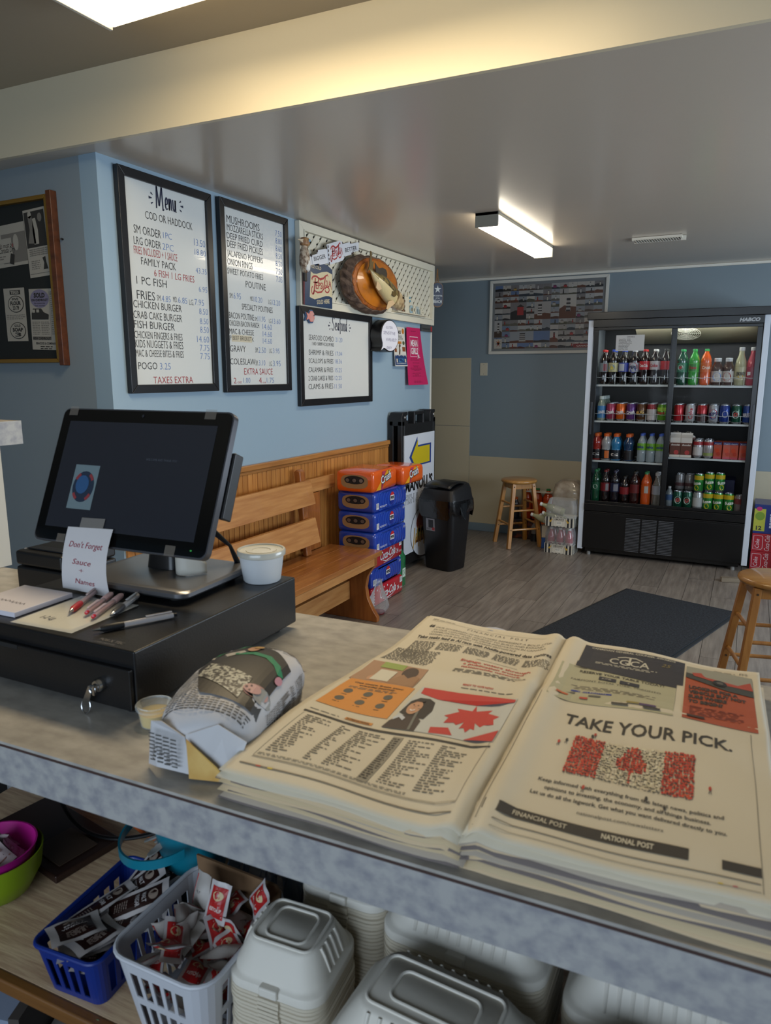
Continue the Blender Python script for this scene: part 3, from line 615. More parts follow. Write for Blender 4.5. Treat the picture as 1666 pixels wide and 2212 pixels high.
# ---------------------------------------------------------------- collage poster, cover plate
t = thing('collage_poster', 'wide white-framed collage poster of lighthouse photographs on the far wall', 'poster', (-2.285, YB, 1.735), 0)
pwid, ph = 1.09, .675
FW = mat('#C9C7BE', .35); b = MB(FW); framed(b, pwid, ph, .028, .022, FW); b.build('frame', t, bev=.004)
MB(mat('#8F9496', .5)).box(.02, pwid - .02, -.008, -.002, .02, ph - .02).build('print_sheet', t)
b = MB(); f = flat(-.0084); g = flat(-.0090); h2 = flat(-.0096); rc = random.Random(11)
sky = ['#A2A8AE', '#BCBEBE', '#7E90AC', '#C6C4C0', '#989EA4', '#B0ACA8', '#6E86B0', '#D0CAC0', '#B8B4B0', '#8A8686']; gnd = ['#3F3A34', '#5B5A48', '#2E2E30', '#5E3A2C', '#54463C', '#6E6A60', '#39424C', '#6E4632']
nx, ny = 13, 11; cw, chh = (pwid - .1)/nx, (ph - .1)/ny; done = set()
def tile(i, j, wi, hj):
    x, z = .05 + i*cw, .05 + j*chh; w_, h_ = cw*wi - .0012, chh*hj - .0012
    b.rect(x, z, x + w_, z + h_, mat(rc.choice(sky), .4), f); gh = h_*rc.uniform(.2, .55)
    b.shape([(x, z), (x + w_, z), (x + w_, z + gh*rc.uniform(.6, 1)), (x + w_*.6, z + gh), (x + w_*.3, z + gh*rc.uniform(.7, 1.2)), (x, z + gh*.8)], mat(rc.choice(gnd), .4), g)
    k = rc.random()
    cx = x + w_*rc.uniform(.3, .7)
    if k < .55:
        c = mat(rc.choice(['#D2CFC8', '#B5B2AC', '#3A3434', '#A0392E', '#D8D2C0']), .4); tw = w_*.09*(1 + .6*(hj > 1))
        b.shape([(cx - tw, z + gh*.6), (cx + tw, z + gh*.6), (cx + tw*.6, z + h_*.75), (cx - tw*.6, z + h_*.75)], c, h2)
        b.rect(cx - tw*.8, z + h_*.75, cx + tw*.8, z + h_*.85, mat('#2E2A2A', .4), h2)
        if hj > 1:
            for q in range(3): b.rect(cx - tw*.85, z + h_*(.3 + q*.15), cx + tw*.85, z + h_*(.36 + q*.15), mat('#2A2626', .4), flat(-.0101))
    elif k < .75:
        b.rect(cx - w_*.2, z + gh*.5, cx + w_*.2, z + gh + h_*.2, mat(rc.choice(['#B23A3A', '#C9A45A', '#7E86A0', '#B9B4AA', '#8E3C6A']), .4), h2)
        b.shape([(cx - w_*.25, z + gh + h_*.2), (cx + w_*.25, z + gh + h_*.2), (cx, z + gh + h_*.35)], mat('#3C3230', .4), h2)
for i, j, wi, hj in ((8, 5, 2, 4), (5, 5, 2, 3), (2, 5, 2, 3), (2, 1, 3, 2), (4, 5, 1, 1), (0, 2, 1, 3), (5, 1, 2, 2), (3, 9, 3, 1), (6, 3, 1, 2), (7, 1, 1, 2), (10, 1, 2, 1)):
    cells = {(a, c) for a in range(i, i + wi) for c in range(j, j + hj)}
    if cells & done: continue
    done |= cells; tile(i, j, wi, hj)
for i in range(nx):
    for j in range(ny):
        if (i, j) not in done: tile(i, j, 1, 1)
b.rect(.052, .052, .052 + cw, .052 + chh*1.7, mat('#CFCBC0', .4), flat(-.0106))
for a, c in zip(range(-60, 241, 50), ('#B03A2A', '#5A7A3A', '#B03A2A', '#C9862A', '#B03A2A', '#3A5A7A', '#B03A2A')):
    b.stroke([(.093, .1), (.093 + .028*cos(R(a)), .1 + .034*sin(R(a)))], [.012, .002], mat(c, .4), flat(-.0112))
b.rect(.80, .052, 1.035, .085, mat('#8E2A2A', .4), flat(-.0106)); b.text('CANADA 150', .83, .06, .014, mat('#E2DCD4', .4), flat(-.0112), w=.17, bold=.02)
b.build('photo_collage', t)
MB(mat('#050505', .06, alpha=.05)).box(.024, pwid - .024, -.0135, -.0125, .024, ph - .024).build('glazing', t)
t = thing('cover_plate', 'blank cream cover plate on the far wall below the collage poster', 'wall plate', (-2.332, YB, 1.595), 0)
MB(mat('#C2BBA6', .35)).box(-.038, .038, -.006, 0, -.06, .06).build('plate', t, bev=.003)
for z in (-.045, .045):
    b = MB(mat('#77705E', .4)); b.lathe([(.0035, 0), (.0035, .0015), (0, .002)], 8); o = b.build('screw', t, loc=(0, -.0062, z)); o.rotation_euler = (R(90), 0, 0)
# ---------------------------------------------------------------- framed vintage advertisements (wall beside the corner)
t = thing('framed_advertisements', 'gold-framed black panel of vintage newspaper advertisements', 'framed picture', (-3.62, 2.26, 1.60), 0)
GO = mat('#9A7430', .35, metal=.5); WOB = wood('#6B3A1C', '#4E2812', (1, 14, 14), .4)
b = MB(GO); framed(b, .865, .705, .018, .03, GO); b.build('gilt_edge', t, bev=.004)
for x0, x1, z0, z1 in ((.867, .897, -.012, .717), (-.032, -.002, -.012, .717)): MB(WOB).box(x0, x1, -.034, 0, z0, z1).build('wooden_side', t, bev=.003)
MB(mat('#1B1F1E', .8)).box(.01, .855, -.010, -.002, .01, .695).build('mount', t)
nw = mat('#A9A397', .6); dk = mat('#33302C', .6); gr = mat('#77726A', .6)
def clip(x0, z0, x1, z1, rot, fnp, nm='clipping'):
    b = MB(); g = b; c, s_ = cos(rot), sin(rot)
    def F(e): return lambda x, z: (x0 + x*c - z*s_, -.0115 - e, z0 + x*s_ + z*c)
    b.rect(0, 0, x1 - x0, z1 - z0, nw, F(0)); fnp(b, x1 - x0, z1 - z0, F(.0006), F(.0012)); b.build(nm, t)
def c1(b, w, h, f, g):
    b.rect(.005, h*.44, w - .005, h - .01, dk, f); b.stroke([(w*.3, h*.5), (w*.35, h*.7), (w*.3, h*.9)], [.05, .03, .025], gr, g); b.stroke([(w*.5, h*.48), (w*.5, h*.68), (w*.48, h*.86)], [.03, .035, .02], nw, g); b.disc(w*.3, h*.92, .012, .015, nw, g); b.disc(w*.75, h*.86, .014, .018, gr, g)
    for i in range(4): b.text('WHEN RELATIVES AGREE AND', .015, h*(.40 - i*.028), h*.018, dk, f, w=w*.85)
    b.lines(.02, h*.1, w*.55, h*.26, .008, gr, f, word=.014); b.stroke([(w*.78, h*.1), (w*.78, h*.2), (w*.74, h*.28)], [.03, .014, .02], dk, f); b.rect(.005, h*.05, w - .01, h*.055, dk, f)
clip(.70, .37, .84, .655, .05, c1)
def c2(b, w, h, f, g):
    b.rect(w*.45, h*.08, w, h*.78, gr, f); b.rect(0, h*.1, w*.68, h*.68, nw, g); b.disc(w*.78, h*.55, .018, .035, nw, g); b.stroke([(w*.7, h*.1), (w*.74, h*.34)], [.03, .026], dk, flat(-.0133, .38, .42)); b.text('I934', .02, h*.84, .03, dk, f); b.text('It must be', .12, h*.46, .02, INKR, lambda x, z: g(x, z), w=.09, sh=.3); b.text('Canada Dry', .11, h*.34, .024, dk, g, w=.11, sh=.3)
    b.lines(.02, h*.15, w*.55, h*.3, .01, gr, lambda x, z: (f(x, z)[0], -.0130, f(x, z)[2]), word=.02)
clip(.40, .42, .695, .60, .045, c2)
def c3(b, w, h, f, g):
    b.disc(w*.38, h*.84, w*.34, h*.15, mat('#7E7890', .6), f, 26); b.text('SOLD', w*.38, h*.86, h*.07, dk, g, w=w*.4, al='C', bold=.05); b.text('ON CHEVROLET', w*.38, h*.80, h*.035, dk, g, w=w*.6, al='C', bold=.04); b.text('the moment they', w*.38, h*.755, h*.025, dk, g, w=w*.4, al='C', sh=.3); b.text('TOOK THE WHEEL', w*.38, h*.715, h*.02, dk, g, w=w*.38, al='C')
    b.shape([(w*.05, h*.5), (w*.66, h*.5), (w*.68, h*.58), (w*.5, h*.62), (w*.42, h*.68), (w*.12, h*.68), (w*.06, h*.6)], dk, g); b.rect(w*.12, h*.61, w*.22, h*.66, nw, flat(-.0133, .672, .06)); b.rect(w*.27, h*.61, w*.37, h*.66, nw, flat(-.0133, .672, .06))
    b.lines(w*.06, h*.25, w*.35, h*.48, .0075, gr, f, word=.01); b.lines(w*.38, h*.25, w*.68, h*.48, .0075, gr, f, word=.01, seed=3)
    b.rect(w*.04, h*.16, w*.72, h*.22, gr, f); b.text('NEW CHEVROLET', w*.05, h*.17, h*.04, dk, g, w=w*.66, bold=.04); b.text('BEACOCK & COMPANY', w*.15, h*.09, h*.035, dk, f, w=w*.72, bold=.03); b.lines(w*.3, h*.01, w*.75, h*.08, .009, dk, f, word=.02)
    b.stroke([(w*.73, h*.22), (w*.73, h*.96)], .001, dk, f); b.lines(w*.76, h*.25, w*.97, h*.97, .009, gr, f, word=.01, seed=8); b.text('Comments', w*.75, h*.9, h*.03, dk, f, w=w*.2, sh=.3)
clip(.672, .06, .853, .325, -.03, c3)
def c4(b, w, h, f, g):
    b.rect(w*.3, h*.88, w*.8, h*.96, dk, f); b.text('TIRES', w*.34, h*.895, h*.05, nw, g, w=w*.4, bold=.04)
    for cz, s1, s2, s3 in ((.7, 'FIVE', 'FLOUR', '23 79'), (.2, 'GOLD', 'SOAP', '3')):
        b.disc(w*.55, h*cz, w*.38, h*.16, dk, f, 24); b.disc(w*.55, h*cz, w*.35, h*.145, nw, g, 24); k = lambda x, z: (f(x, z)[0], -.0132, f(x, z)[2])
        b.text(s1, w*.55, h*(cz+.07), h*.045, dk, k, w=w*.3, al='C', bold=.03); b.text(s2, w*.55, h*(cz-.015), h*.065, dk, k, w=w*.5, al='C', bold=.05); b.text(s3, w*.55, h*(cz-.11), h*.07, dk, k, w=w*.3, al='C', bold=.03)
    b.lines(w*.06, h*.4, w*.95, h*.52, .008, gr, f, word=.012)
clip(.505, .10, .648, .335, -.01, c4)
b = MB(mat('#1A1613', .4)); b.lathe([(.004, 0), (.005, .01), (0, .014)], 8); o = b.build('nail', t, loc=(.915, 0, .52)); o.rotation_euler = (R(90), 0, 0)
# ---------------------------------------------------------------- bench against the wainscot
BW = wood('#8E5226', '#B4763A', (14, 1.2, 14), .33, 3.0, .45)
BWE = wood('#8A4E22', '#A8672F', (14, 14, 1.6), .35, 3.0, .4)
BWL = wood('#A8703C', '#C48E54', (14, 1.2, 14), .42, 3.4, .2)
t = thing('wooden_bench', 'orange-brown wooden bench with slatted back along the pine wainscot', 'bench', (-2.40, 2.30, 0))
L = 1.60
for k, (a, c) in enumerate(((0, .128), (.130, .258), (.260, .388))): MB(BW).box(a, c, -.04, L + .02, .418, .45).build('seat_board', t, bev=.003)
MB(BWL).box(.360, .385, .079, L - .079, .37, .417).build('apron', t, bev=.002)
prof = [(.0, 0), (.40, 0), (.40, .03), (.365, .08), (.33, .15), (.318, .22), (.33, .29), (.36, .34), (.385, .37), (.385, .418), (0, .418)]
for y in (.06, L - .06): MB(BWE).prism(prof, lambda x, z, d: (x, d, z), y - .018, y + .018).build('end_panel', t, bev=.003)
MB(BWL).box(.17, .205, .08, L - .08, .13, .25).build('stretcher', t, bev=.003)
for z0, z1, x in ((.77, .915, .055), (.535, .685, .085)):
    MB(BWL).prism([(x, z0), (x + .024, z0), (x - .010, z1), (x - .034, z1)], lambda a, z, d: (a, d, z), -.05, L - .265).build('back_slat', t, bev=.003)
for y in (.18, L - .34):
    P = [(.055, .45), (.085, .45), (.045, .97), (.02, .985), (-.0, .97)]
    MB(BWE).prism([(p[0] - .03, p[1]) for p in P], lambda a, z, d: (a, d, z), y, y + .06).build('back_post', t, bev=.008, seg=3)
MB(BWL).box(-.028, -.006, L - .24, L + .10, .82, .905).build('rear_rail', t, bev=.003)
MB(BWE).box(-.03, -.008, L - .24, L - .08, .45, .815).build('rear_board', t, bev=.003)
# ---------------------------------------------------------------- shrink-wrapped drink cases beside the bench
def sfx(fn, e): return lambda x, z: fn(x, z, e)
def soda_logo(b, x, z, r, F):
    wh = mat('#E8E8EC', .4); rd = mat('#C0282E', .4); bl = mat('#1C2E8C', .4)
    b.disc(x, z, r, r*1.25, bl, sfx(F, .0010), 20); b.disc(x, z, r*.9, r*1.14, wh, sfx(F, .0014), 20)
    P = [(x + r*.9*cos(R(a)), z + r*1.14*sin(R(a))) for a in range(25, 156, 13)]; b.shape(P, rd, sfx(F, .0018))
    P = [(x + r*.9*cos(R(a)), z + r*1.14*sin(R(a))) for a in range(205, 336, 13)]; b.shape(P, bl, sfx(F, .0018))
    b.text('PEPSI', x, z - r*.28, r*.55, mat('#16181E', .4), sfx(F, .0022), w=r*1.5, al='C', bold=.05)
def case(label, x, y, z, kind, l=.47, w=.28, h=.133, rz=0., opening=0):
    cols = {'blue': '#1D3FA8', 'red': '#B41F2E', 'orange': '#DC5A14'}
    t = thing('drink_case', label, 'drink case', (x, y, z), rz)
    fm = mat(cols[kind], .22, bump=(22, .35), coat=.6)
    b = MB(fm); b.loft([rr(w - i_, l - i_, .02, zz, 3, -w/2, l/2) for i_, zz in ((.02, .001), (.004, .012), (0, .03), (0, h - .03), (.006, h - .01), (.03, h - .001))]); b.build('film_wrap', t, smooth=True, angle=60)
    F = lambda u, v, e=0.: (.0006 + e, u, v); G = lambda u, v, e=0.: (u - w, -.0006 - e, v)
    b = MB()
    wh = mat('#DDDDE2', .4)
    if kind == 'blue':
        for k in range(5):
            q = arc(l*.52, h*.45, .06 + k*.035, (.06 + k*.035)*.8, 0, 360, 26); q = [(min(max(a, .02), l - .02), min(max(c, .012), h - .012)) for a, c in q]
            b.stroke(q, .008, mat('#2E55BE', .3), sfx(F, .0004), True)
        soda_logo(b, l*.52, h*.52, .035, F); b.text('X24', l*.88, h*.74, .016, wh, sfx(F, .001), w=.035); barcode(b, .022, .02, .035, .04, BLK, wh, sfx(F, .001)); b.lines(.07, .025, .17, .04, .007, wh, sfx(F, .001), word=.012)
    elif kind == 'red':
        b.text('Coca-Cola', l*.24, h*.32, .055, wh, sfx(F, .001), w=l*.5, sh=.35, bold=.02, rot=.02); b.stroke([(l*.3, h*.3), (l*.42, h*.18), (l*.6, h*.24), (l*.72, h*.34)], [.002, .008, .006, .002], wh, sfx(F, .001))
        b.lines(l*.35, .012, l*.6, .022, .007, wh, sfx(F, .001), word=.01); barcode(b, l*.87, h*.62, .04, .04, BLK, wh, sfx(F, .001)); b.text('24', l*.78, h*.3, .03, wh, sfx(F, .001), w=.03, bold=.02); b.text('355ml', l*.87, h*.28, .014, wh, sfx(F, .001), w=.04)
        for k in range(5): b.disc(.02 + k*.05, h*.86, .007, .007, wh, sfx(F, .001), 8); b.disc(.03, h*(.15 + k*.15), .006, .006, wh, sfx(F, .001), 8)
    else:
        b.shape([(l*.1, .01), (l*.3, .01), (l*.75, h - .01), (l*.55, h - .01)], mat('#E0A024', .3), sfx(F, .0004)); b.shape([(l*.3, .01), (l*.38, .01), (l*.5, h - .01), (l*.36, h - .01)], mat('#B43A5A', .3), sfx(F, .0004))
        b.text('Crush', l*.32, h*.32, .05, BLK, sfx(F, .001), w=l*.42, bold=.09, rot=.2); b.text('Crush', l*.32, h*.32, .05, wh, sfx(F, .0015), w=l*.42, bold=.02, rot=.2)
    b.build('printing', t)
    if opening:
        tray = mat('#9A7650', .7); dk = mat('#0E0D10', .6)
        b = MB(); b.shape([(w*.5 + w*.36*cos(a)*(abs(cos(a))**-.35 if abs(cos(a)) > .01 else 1), h*.5 + h*.33*sin(a)*(abs(sin(a))**-.3 if abs(sin(a)) > .01 else 1)) for a in [2*pi*i/24 for i in range(24)]], tray, sfx(G, .0006))
        b.disc(w*.5, h*.58, w*.27, h*.20, dk, sfx(G, .0012), 20)
        for k in range(3): b.disc(w*(.32 + k*.18), h*.56, w*.075, h*.14, mat('#20222A', .2), sfx(G, .0018), 14); b.disc(w*(.32 + k*.18), h*.56, w*.05, h*.09, mat('#8E9096', .25, metal=.8), sfx(G, .0024), 12)
        b.build('torn_opening', t)
    return t
CG = 'cases stacked beside the bench'
cx, cx2 = -2.085, -2.145
specs = [('red', 'lowest red drink case of the stack beside the bench, on the floor', cx2, 4.03, 0), ('blue', 'blue drink case between the two red cases of the stack', cx2 - .005, 4.03, 0),
         ('red', 'upper red drink case, level with the bench seat', cx2 + .005, 4.03, 0), ('blue', 'lowest of the three touching blue drink cases, just above the upper red one', cx, 3.96, 1),
         ('blue', 'middle one of the three touching blue drink cases', cx - .003, 3.965, 1), ('blue', 'uppermost blue drink case, under the orange ones', cx, 3.955, 1)]
for i, (k, lb, x, y, op) in enumerate(specs): tag(case(lb, x, y, .001 + i*.1345, k, opening=op, rz=(i*37 % 5 - 2)*.4), group=CG)
zt = .001 + 6*.1345
tag(case('orange drink case on top of the stack beside the bench, nearer one', cx + .005, 3.93, zt, 'orange', .36, .27, .135, 1.5, 1), group=CG)
tag(case('torn orange drink case on top of the stack, farther one near the sign', cx + .03, 4.31, zt, 'orange', .30, .27, .12, -4, 0), group=CG)
# loose torn wrap at the foot of the stack, green bottle pack beside it
FILM = mat('#E8ECEE', .12, alpha=.16, bump=(26, .8))
t = thing('torn_wrap', 'crumpled clear plastic wrap on the floor at the foot of the stack', 'plastic wrap', (-2.07, 3.98, 0))
b = MB(FILM); rw = random.Random(5)
b.loft([[(.055*k*cos(2*pi*j/14)*(1 + .15*rw.uniform(-1, 1)), .07*k*sin(2*pi*j/14), z + .012*rw.uniform(-1, 1)*(z > .02)) for j in range(14)] for k, z in ((.7, .012), (1.0, .03), (1.1, .07), (.9, .11), (.5, .17), (.3, .23))], c1=False); b.build('film', t, smooth=True)
b = MB(mat('#7A2E30', .5)); b.lathe([(.036, .001), (.042, .012), (.04, .02), (0, .022)], 14); b.build('red_scrap', t, smooth=True)
t = thing('green_bottle_pack', 'green film-wrapped bottle pack standing behind the stack by the sign', 'bottle pack', (-2.255, 4.62, 0)); t.scale = (.75, .85, .85)
b = MB(mat('#1E6E44', .2, bump=(20, .6), coat=.6)); b.loft([rr(.16, .13, .03, z, 3, 0, 0) if z else rr(.15, .12, .03, z, 3) for z in (.001, .05, .2, .26)] + [rr(.09, .07, .02, .33, 3)]); b.build('film_wrap', t, smooth=True)
b = MB(); b.rect(-.02, .08, .04, .16, mat('#CFE0D2', .4), lambda x, z: (.0812, x, z)); b.lines(-.015, .09, .035, .15, .012, mat('#3A7A50', .5), lambda x, z: (.0818, x, z), word=.015); b.build('sticker', t)
# ---------------------------------------------------------------- folding pavement sign
t = thing('a_frame_sign', 'black plastic folding pavement sign with a yellow arrow, leaning behind the bin', 'sign', (-2.345, 4.90, 0), 90)
PB = mat('#141416', .42, bump=(40, .15))
b = MB(PB)
for yy in (0., .075): 
    b.box(0, .045, yy, yy + .04, 0, 1.2).box(.60, .645, yy, yy + .04, 0, 1.2).box(.045, .60, yy, yy + .04, 1.08, 1.17).box(.045, .60, yy, yy + .04, .05, .15).box(.045, .60, yy + .012, yy + .03, .15, 1.08)
b.build('frame', t, bev=.006)
HK = []
for x in (.0, .535):
    b = MB(PB); b.prism([(x, 1.16), (x + .11, 1.16), (x + .11, 1.20), (x + .085, 1.20), (x + .08, 1.235), (x + .105, 1.24), (x + .10, 1.265), (x + .02, 1.262), (x, 1.235)], lambda a, z, d: (a, d, z), 0, .11); b.build('hinge_hook', t, bev=.005)
b = MB(PB)
for x in (.225, .395): b.prism([(x, 1.16), (x + .03, 1.16), (x + .03, 1.25), (x, 1.25)], lambda a, z, d: (a, d, z), .0, .06)
b.box(.225, .425, 0, .06, 1.235, 1.262); b.build('handle', t, bev=.008, seg=3)
for x in (.045, .60):
    b = MB(mat('#BDBDBD', .4)); b.lathe([(.008, 0), (.008, .004), (0, .005)], 10); o = b.build('pin', t, loc=(x, -.0005, 1.225)); o.rotation_euler = (R(90), 0, 0)
MB(mat('#D3D9E4', .3, coat=.3)).box(.03, .615, -.006, .0, .14, 1.085).build('sign_sheet', t)
b = MB(); f = flat(-.0068); g = flat(-.0074); h3 = flat(-.0080); yl = mat('#C9B418', .4); bl = mat('#1F3F86', .4); bk = mat('#17181C', .4)
ar = [(.12, .91), (.27, 1.065), (.27, .995), (.545, .995), (.545, .83), (.27, .83), (.27, .755)]
ce = (.34, .91); b.shape(ar, bl, f); b.shape([(ce[0] + (x - ce[0])*.86 + (.008 if x < .2 else 0), ce[1] + (z - ce[1])*.84) for x, z in ar], yl, g)
b.text("MANOLL'S", .045, .645, .086, bk, f, w=.54, bold=.045)
b.text('FISH & CHIPS', .05, .545, .072, bk, f, w=.52, bold=.02); b.text('FISH & CHIPS', .05, .545, .072, mat('#D3D9E4', .3), g, w=.52, bold=-.012)
b.disc(.42, .28, .27, .22, bk, f, 30); b.disc(.42, .28, .262, .213, mat('#D3D9E4', .3), g, 30)
b.disc(.43, .36, .17, .10, mat('#7A3020', .5), h3, 24); b.rect(.27, .25, .6, .31, mat('#3F5A2A', .5), h3); b.rect(.25, .2, .6, .25, mat('#5A3018', .5), h3)
for k in range(9): b.stroke([(.2 + k*.035, .16 + (k % 3)*.03), (.23 + k*.03, .33 - (k % 2)*.05)], .016, mat('#C09A4A', .5), flat(-.0086))
b.build('sign_print', t)
# ---------------------------------------------------------------- bin
t = thing('swing_bin', 'black plastic swing-top bin with a black bag over its rim', 'bin', (-2.118, 5.25, 0), -14); t.scale = (.96, .96, 1.0)
BP = mat('#0F1014', .42, bump=(60, .1)); 
b = MB(BP); b.loft([rr(w, d, r, z, 4) for w, d, r, z in ((.26, .22, .04, .001), (.275, .235, .045, .012), (.345, .30, .05, .55))], c1=False); b.build('body', t, smooth=True)
b = MB(BP); b.loft([rr(w, d, r, z, 4) for w, d, r, z in ((.365, .32, .05, .53), (.372, .326, .05, .575), (.36, .315, .05, .59))] + [[(x*k, y*k2 + .02*(1 - k2), .59 + dz + max(0, y)*.25*(k < 1)) for x, y, _ in rr(.36, .315, .05, 0, 4)] for k, k2, dz in ((.93, .95, .03), (.86, .86, .065), (.8, .7, .075))]); b.build('lid_frame', t, smooth=True)
b = MB(mat('#0B0B0D', .35)); b.grid(lambda u, v: ((u - .5)*.26, -.13 + v*.23, .645 + .055*sin(pi*(.15 + v*.7)) + .01*sin(pi*u) + v*.01), 6, 8); b.build('flap', t, smooth=True, solid=.008)
b = MB(mat('#BDBDB8', .5)); b.lathe([(.02, 0), (.019, .002), (0, .0025)], 16, sy=.7, c=(0.02, .02, .712)); b.build('sticker', t)
BAG = mat('#08080A', .22, bump=(24, .9), coat=.4)
b = MB(BAG); rw = random.Random(2); base = rr(.374, .33, .05, 0, 4); nb = len(base)
def bg(k, z, j, a): x, y, _ = base[j]; return (x*k*(1 + a*rw.uniform(-.02, .03)), y*k*(1 + a*rw.uniform(-.02, .03)), z)
rows = [[bg(1.0, .575, j, 0) for j in range(nb)], [bg(1.015, .535, j, 1) for j in range(nb)], [bg(1.01, .49 + .012*sin(j*1.9), j, 1) for j in range(nb)], [bg(.99, .455 + .03*sin(j*1.1 + 1), j, 1) for j in range(nb)]]
b.loft(rows, c0=False, c1=False); b.build('bin_bag', t, smooth=True)
MB(BAG).add([(.185, -.07, .55), (.20, .02, .56), (.215, -.02, .42), (.20, -.055, .46)], [(0, 1, 2, 3)]).build('bag_corner', t, solid=.003)
b = MB(); F = lambda x, z: (x, -.1115 - (z - .0)*.0745 - .001, z); b.rect(-.1, .32, -.01, .42, mat('#8E9098', .4), F); F2 = lambda x, z: (x, F(x, z)[1] - .0006, z); b.rect(-.075, .345, -.025, .41, mat('#1A1A1E', .4), F2); b.rect(-.04, .325, -.012, .35, mat('#9A2A2E', .4), F2); b.lines(-.095, .322, -.05, .345, .008, BLK, F2, word=.01); b.build('label_sticker', t)
# ---------------------------------------------------------------- stools
SWD = wood('#9C6A30', '#B98848', (1.5, 14, 14), .32, 4, .4); SLG = wood('#9A6628', '#B78240', (14, 14, 1.4), .35, 3, .35)
SWD2 = wood('#96662E', '#AA7E42', (1.5, 14, 14), .32, 4, .4); SLG2 = wood('#8A5A26', '#9C6C34', (14, 14, 1.4), .4, 3, .2)
def stool(label, x, y, rz, sw, sl, H=.615, half=.155, gp=None):
    t = thing('wooden_stool', label, 'stool', (x, y, 0), rz, gp)
    b = MB(sw); b.lathe([(.0, H - .034), (.14, H - .034), (.155, H - .03), (.163, H - .018), (.160, H - .006), (.148, H), (0, H)], 36); b.build('seat', t, smooth=True, angle=50)
    hz = H - .034; tp = half*.60
    cs = [(sx, sy) for sx, sy in ((-1, -1), (1, -1), (1, 1), (-1, 1))]
    at_ = lambda sx, sy, z: (sx*(half + (tp - half)*z/hz), sy*(half + (tp - half)*z/hz), z)
    for sx, sy in cs: MB(sl).bar(at_(sx, sy, 0.0005), at_(sx, sy, hz), .034, .034, up=(0, 1, 0)).build('leg', t, bev=.004)
    for k in range(4):
        a, c = cs[k], cs[(k+1) % 4]
        MB(sl).bar(at_(*a, hz - .025), at_(*c, hz - .025), .016, .045).build('apron', t, bev=.002)
        for z in ((.17, .34) if k % 2 == 0 else (.215, .40)):
            b = MB(sl); b.tube([at_(*a, z), at_(*c, z)], .0095, 10); b.build('rung', t, smooth=True)
    for sx, sy in cs:
        for z in (hz - .025, .17):
            p = at_(sx, sy, z); b = MB(mat('#33200E', .6)); b.lathe([(.005, 0), (.005, .002), (0, .002)], 8); o = b.build('plug', t, loc=(p[0], p[1] - .0178, z)); o.rotation_euler = (R(90), 0, 0)
    return t
stool('round wooden stool against the far wall left of the glass-door fridge', -1.825, 6.29, 42, SWD, SLG, gp='round wooden stools')
stool('round wooden stool at the right edge beside the dark mat, nearest one', .175, 3.68, 14, SWD2, SLG2, H=.625, half=.17, gp='round wooden stools')
# ---------------------------------------------------------------- floor mat and wooden offcut
t = thing('floor_mat', 'dark charcoal carpet mat with a rubber edge on the plank floor', 'floor mat', (-.70, 5.29, 0), -17)
MB(mat('#23282E', .6)).box(0, .79, -1.75, 0, .0005, .006).build('rubber_edge', t, bev=.002)
MB(mat('#15181E', .95, nz=(90, '#2B3038', (1, 1, 1), .4, .62), bump=(220, .9))).box(.022, .768, -1.728, -.022, .006, .012).build('carpet', t, bev=.002)
t = thing('wood_offcut', 'short grey wooden offcut on the floor in front of the fridge', 'wood block', (-.085, 5.80, 0), 12)
MB(wood('#6E6252', '#8E8270', (1.5, 14, 14), .7)).box(0, .17, 0, .045, .0005, .035).build('block', t, bev=.003)
# ---------------------------------------------------------------- drink containers
ALU = mat('#B9BCC0', .25, metal=.9)
def cyl(r, e=.0006): return lambda x, z: ((r + e)*sin(x/r), -(r + e)*cos(x/r), z)
def can(name, label, col, txt, tcol='#E8E8E8', extra=None, h=.122, r=.033, vert=False):
    t = thing(name, label, 'drink can')
    c = mat(col, .25, metal=.35, coat=.3)
    b = MB(); prof = [(r*.78, 0), (r*.82, .003), (r, .012), (r, h - .016), (r*.84, h - .004), (r*.84, h), (r*.76, h - .001), (r*.76, h - .005), (0, h - .005)]
    b.lathe(prof, 16, ms=[ALU, ALU, c, c, ALU, ALU, ALU, ALU]); b.build('body', t, smooth=True)
    b = MB(); F = cyl(r)
    if extra:
        for e in extra:
            if e[0] == 'band': b.rect(-r*1.5, h*e[1], r*1.5, h*e[2], mat(e[3], .3), F, 10, 1)
            else: b.disc(0, h*e[1], r*e[2], r*e[2]*1.1, mat(e[3], .3), cyl(r, .0010 + .0004*e[4]), 16)
    if txt:
        m = mat(tcol, .35); F = cyl(r, .0024)
        if vert: b.text(txt, r*.3, h*.2, r*.75, m, F, w=h*.6, bold=.03, rot=pi/2)
        else: b.text(txt, 0, h*.42, r*.62, m, F, w=r*1.75, al='C', bold=.04, rot=.12)
    if b.v: b.build('printing', t)
    b = MB(ALU); b.box(-.004, .004, -.014, .004, h - .005, h - .002); b.build('pull_tab', t)
    return t
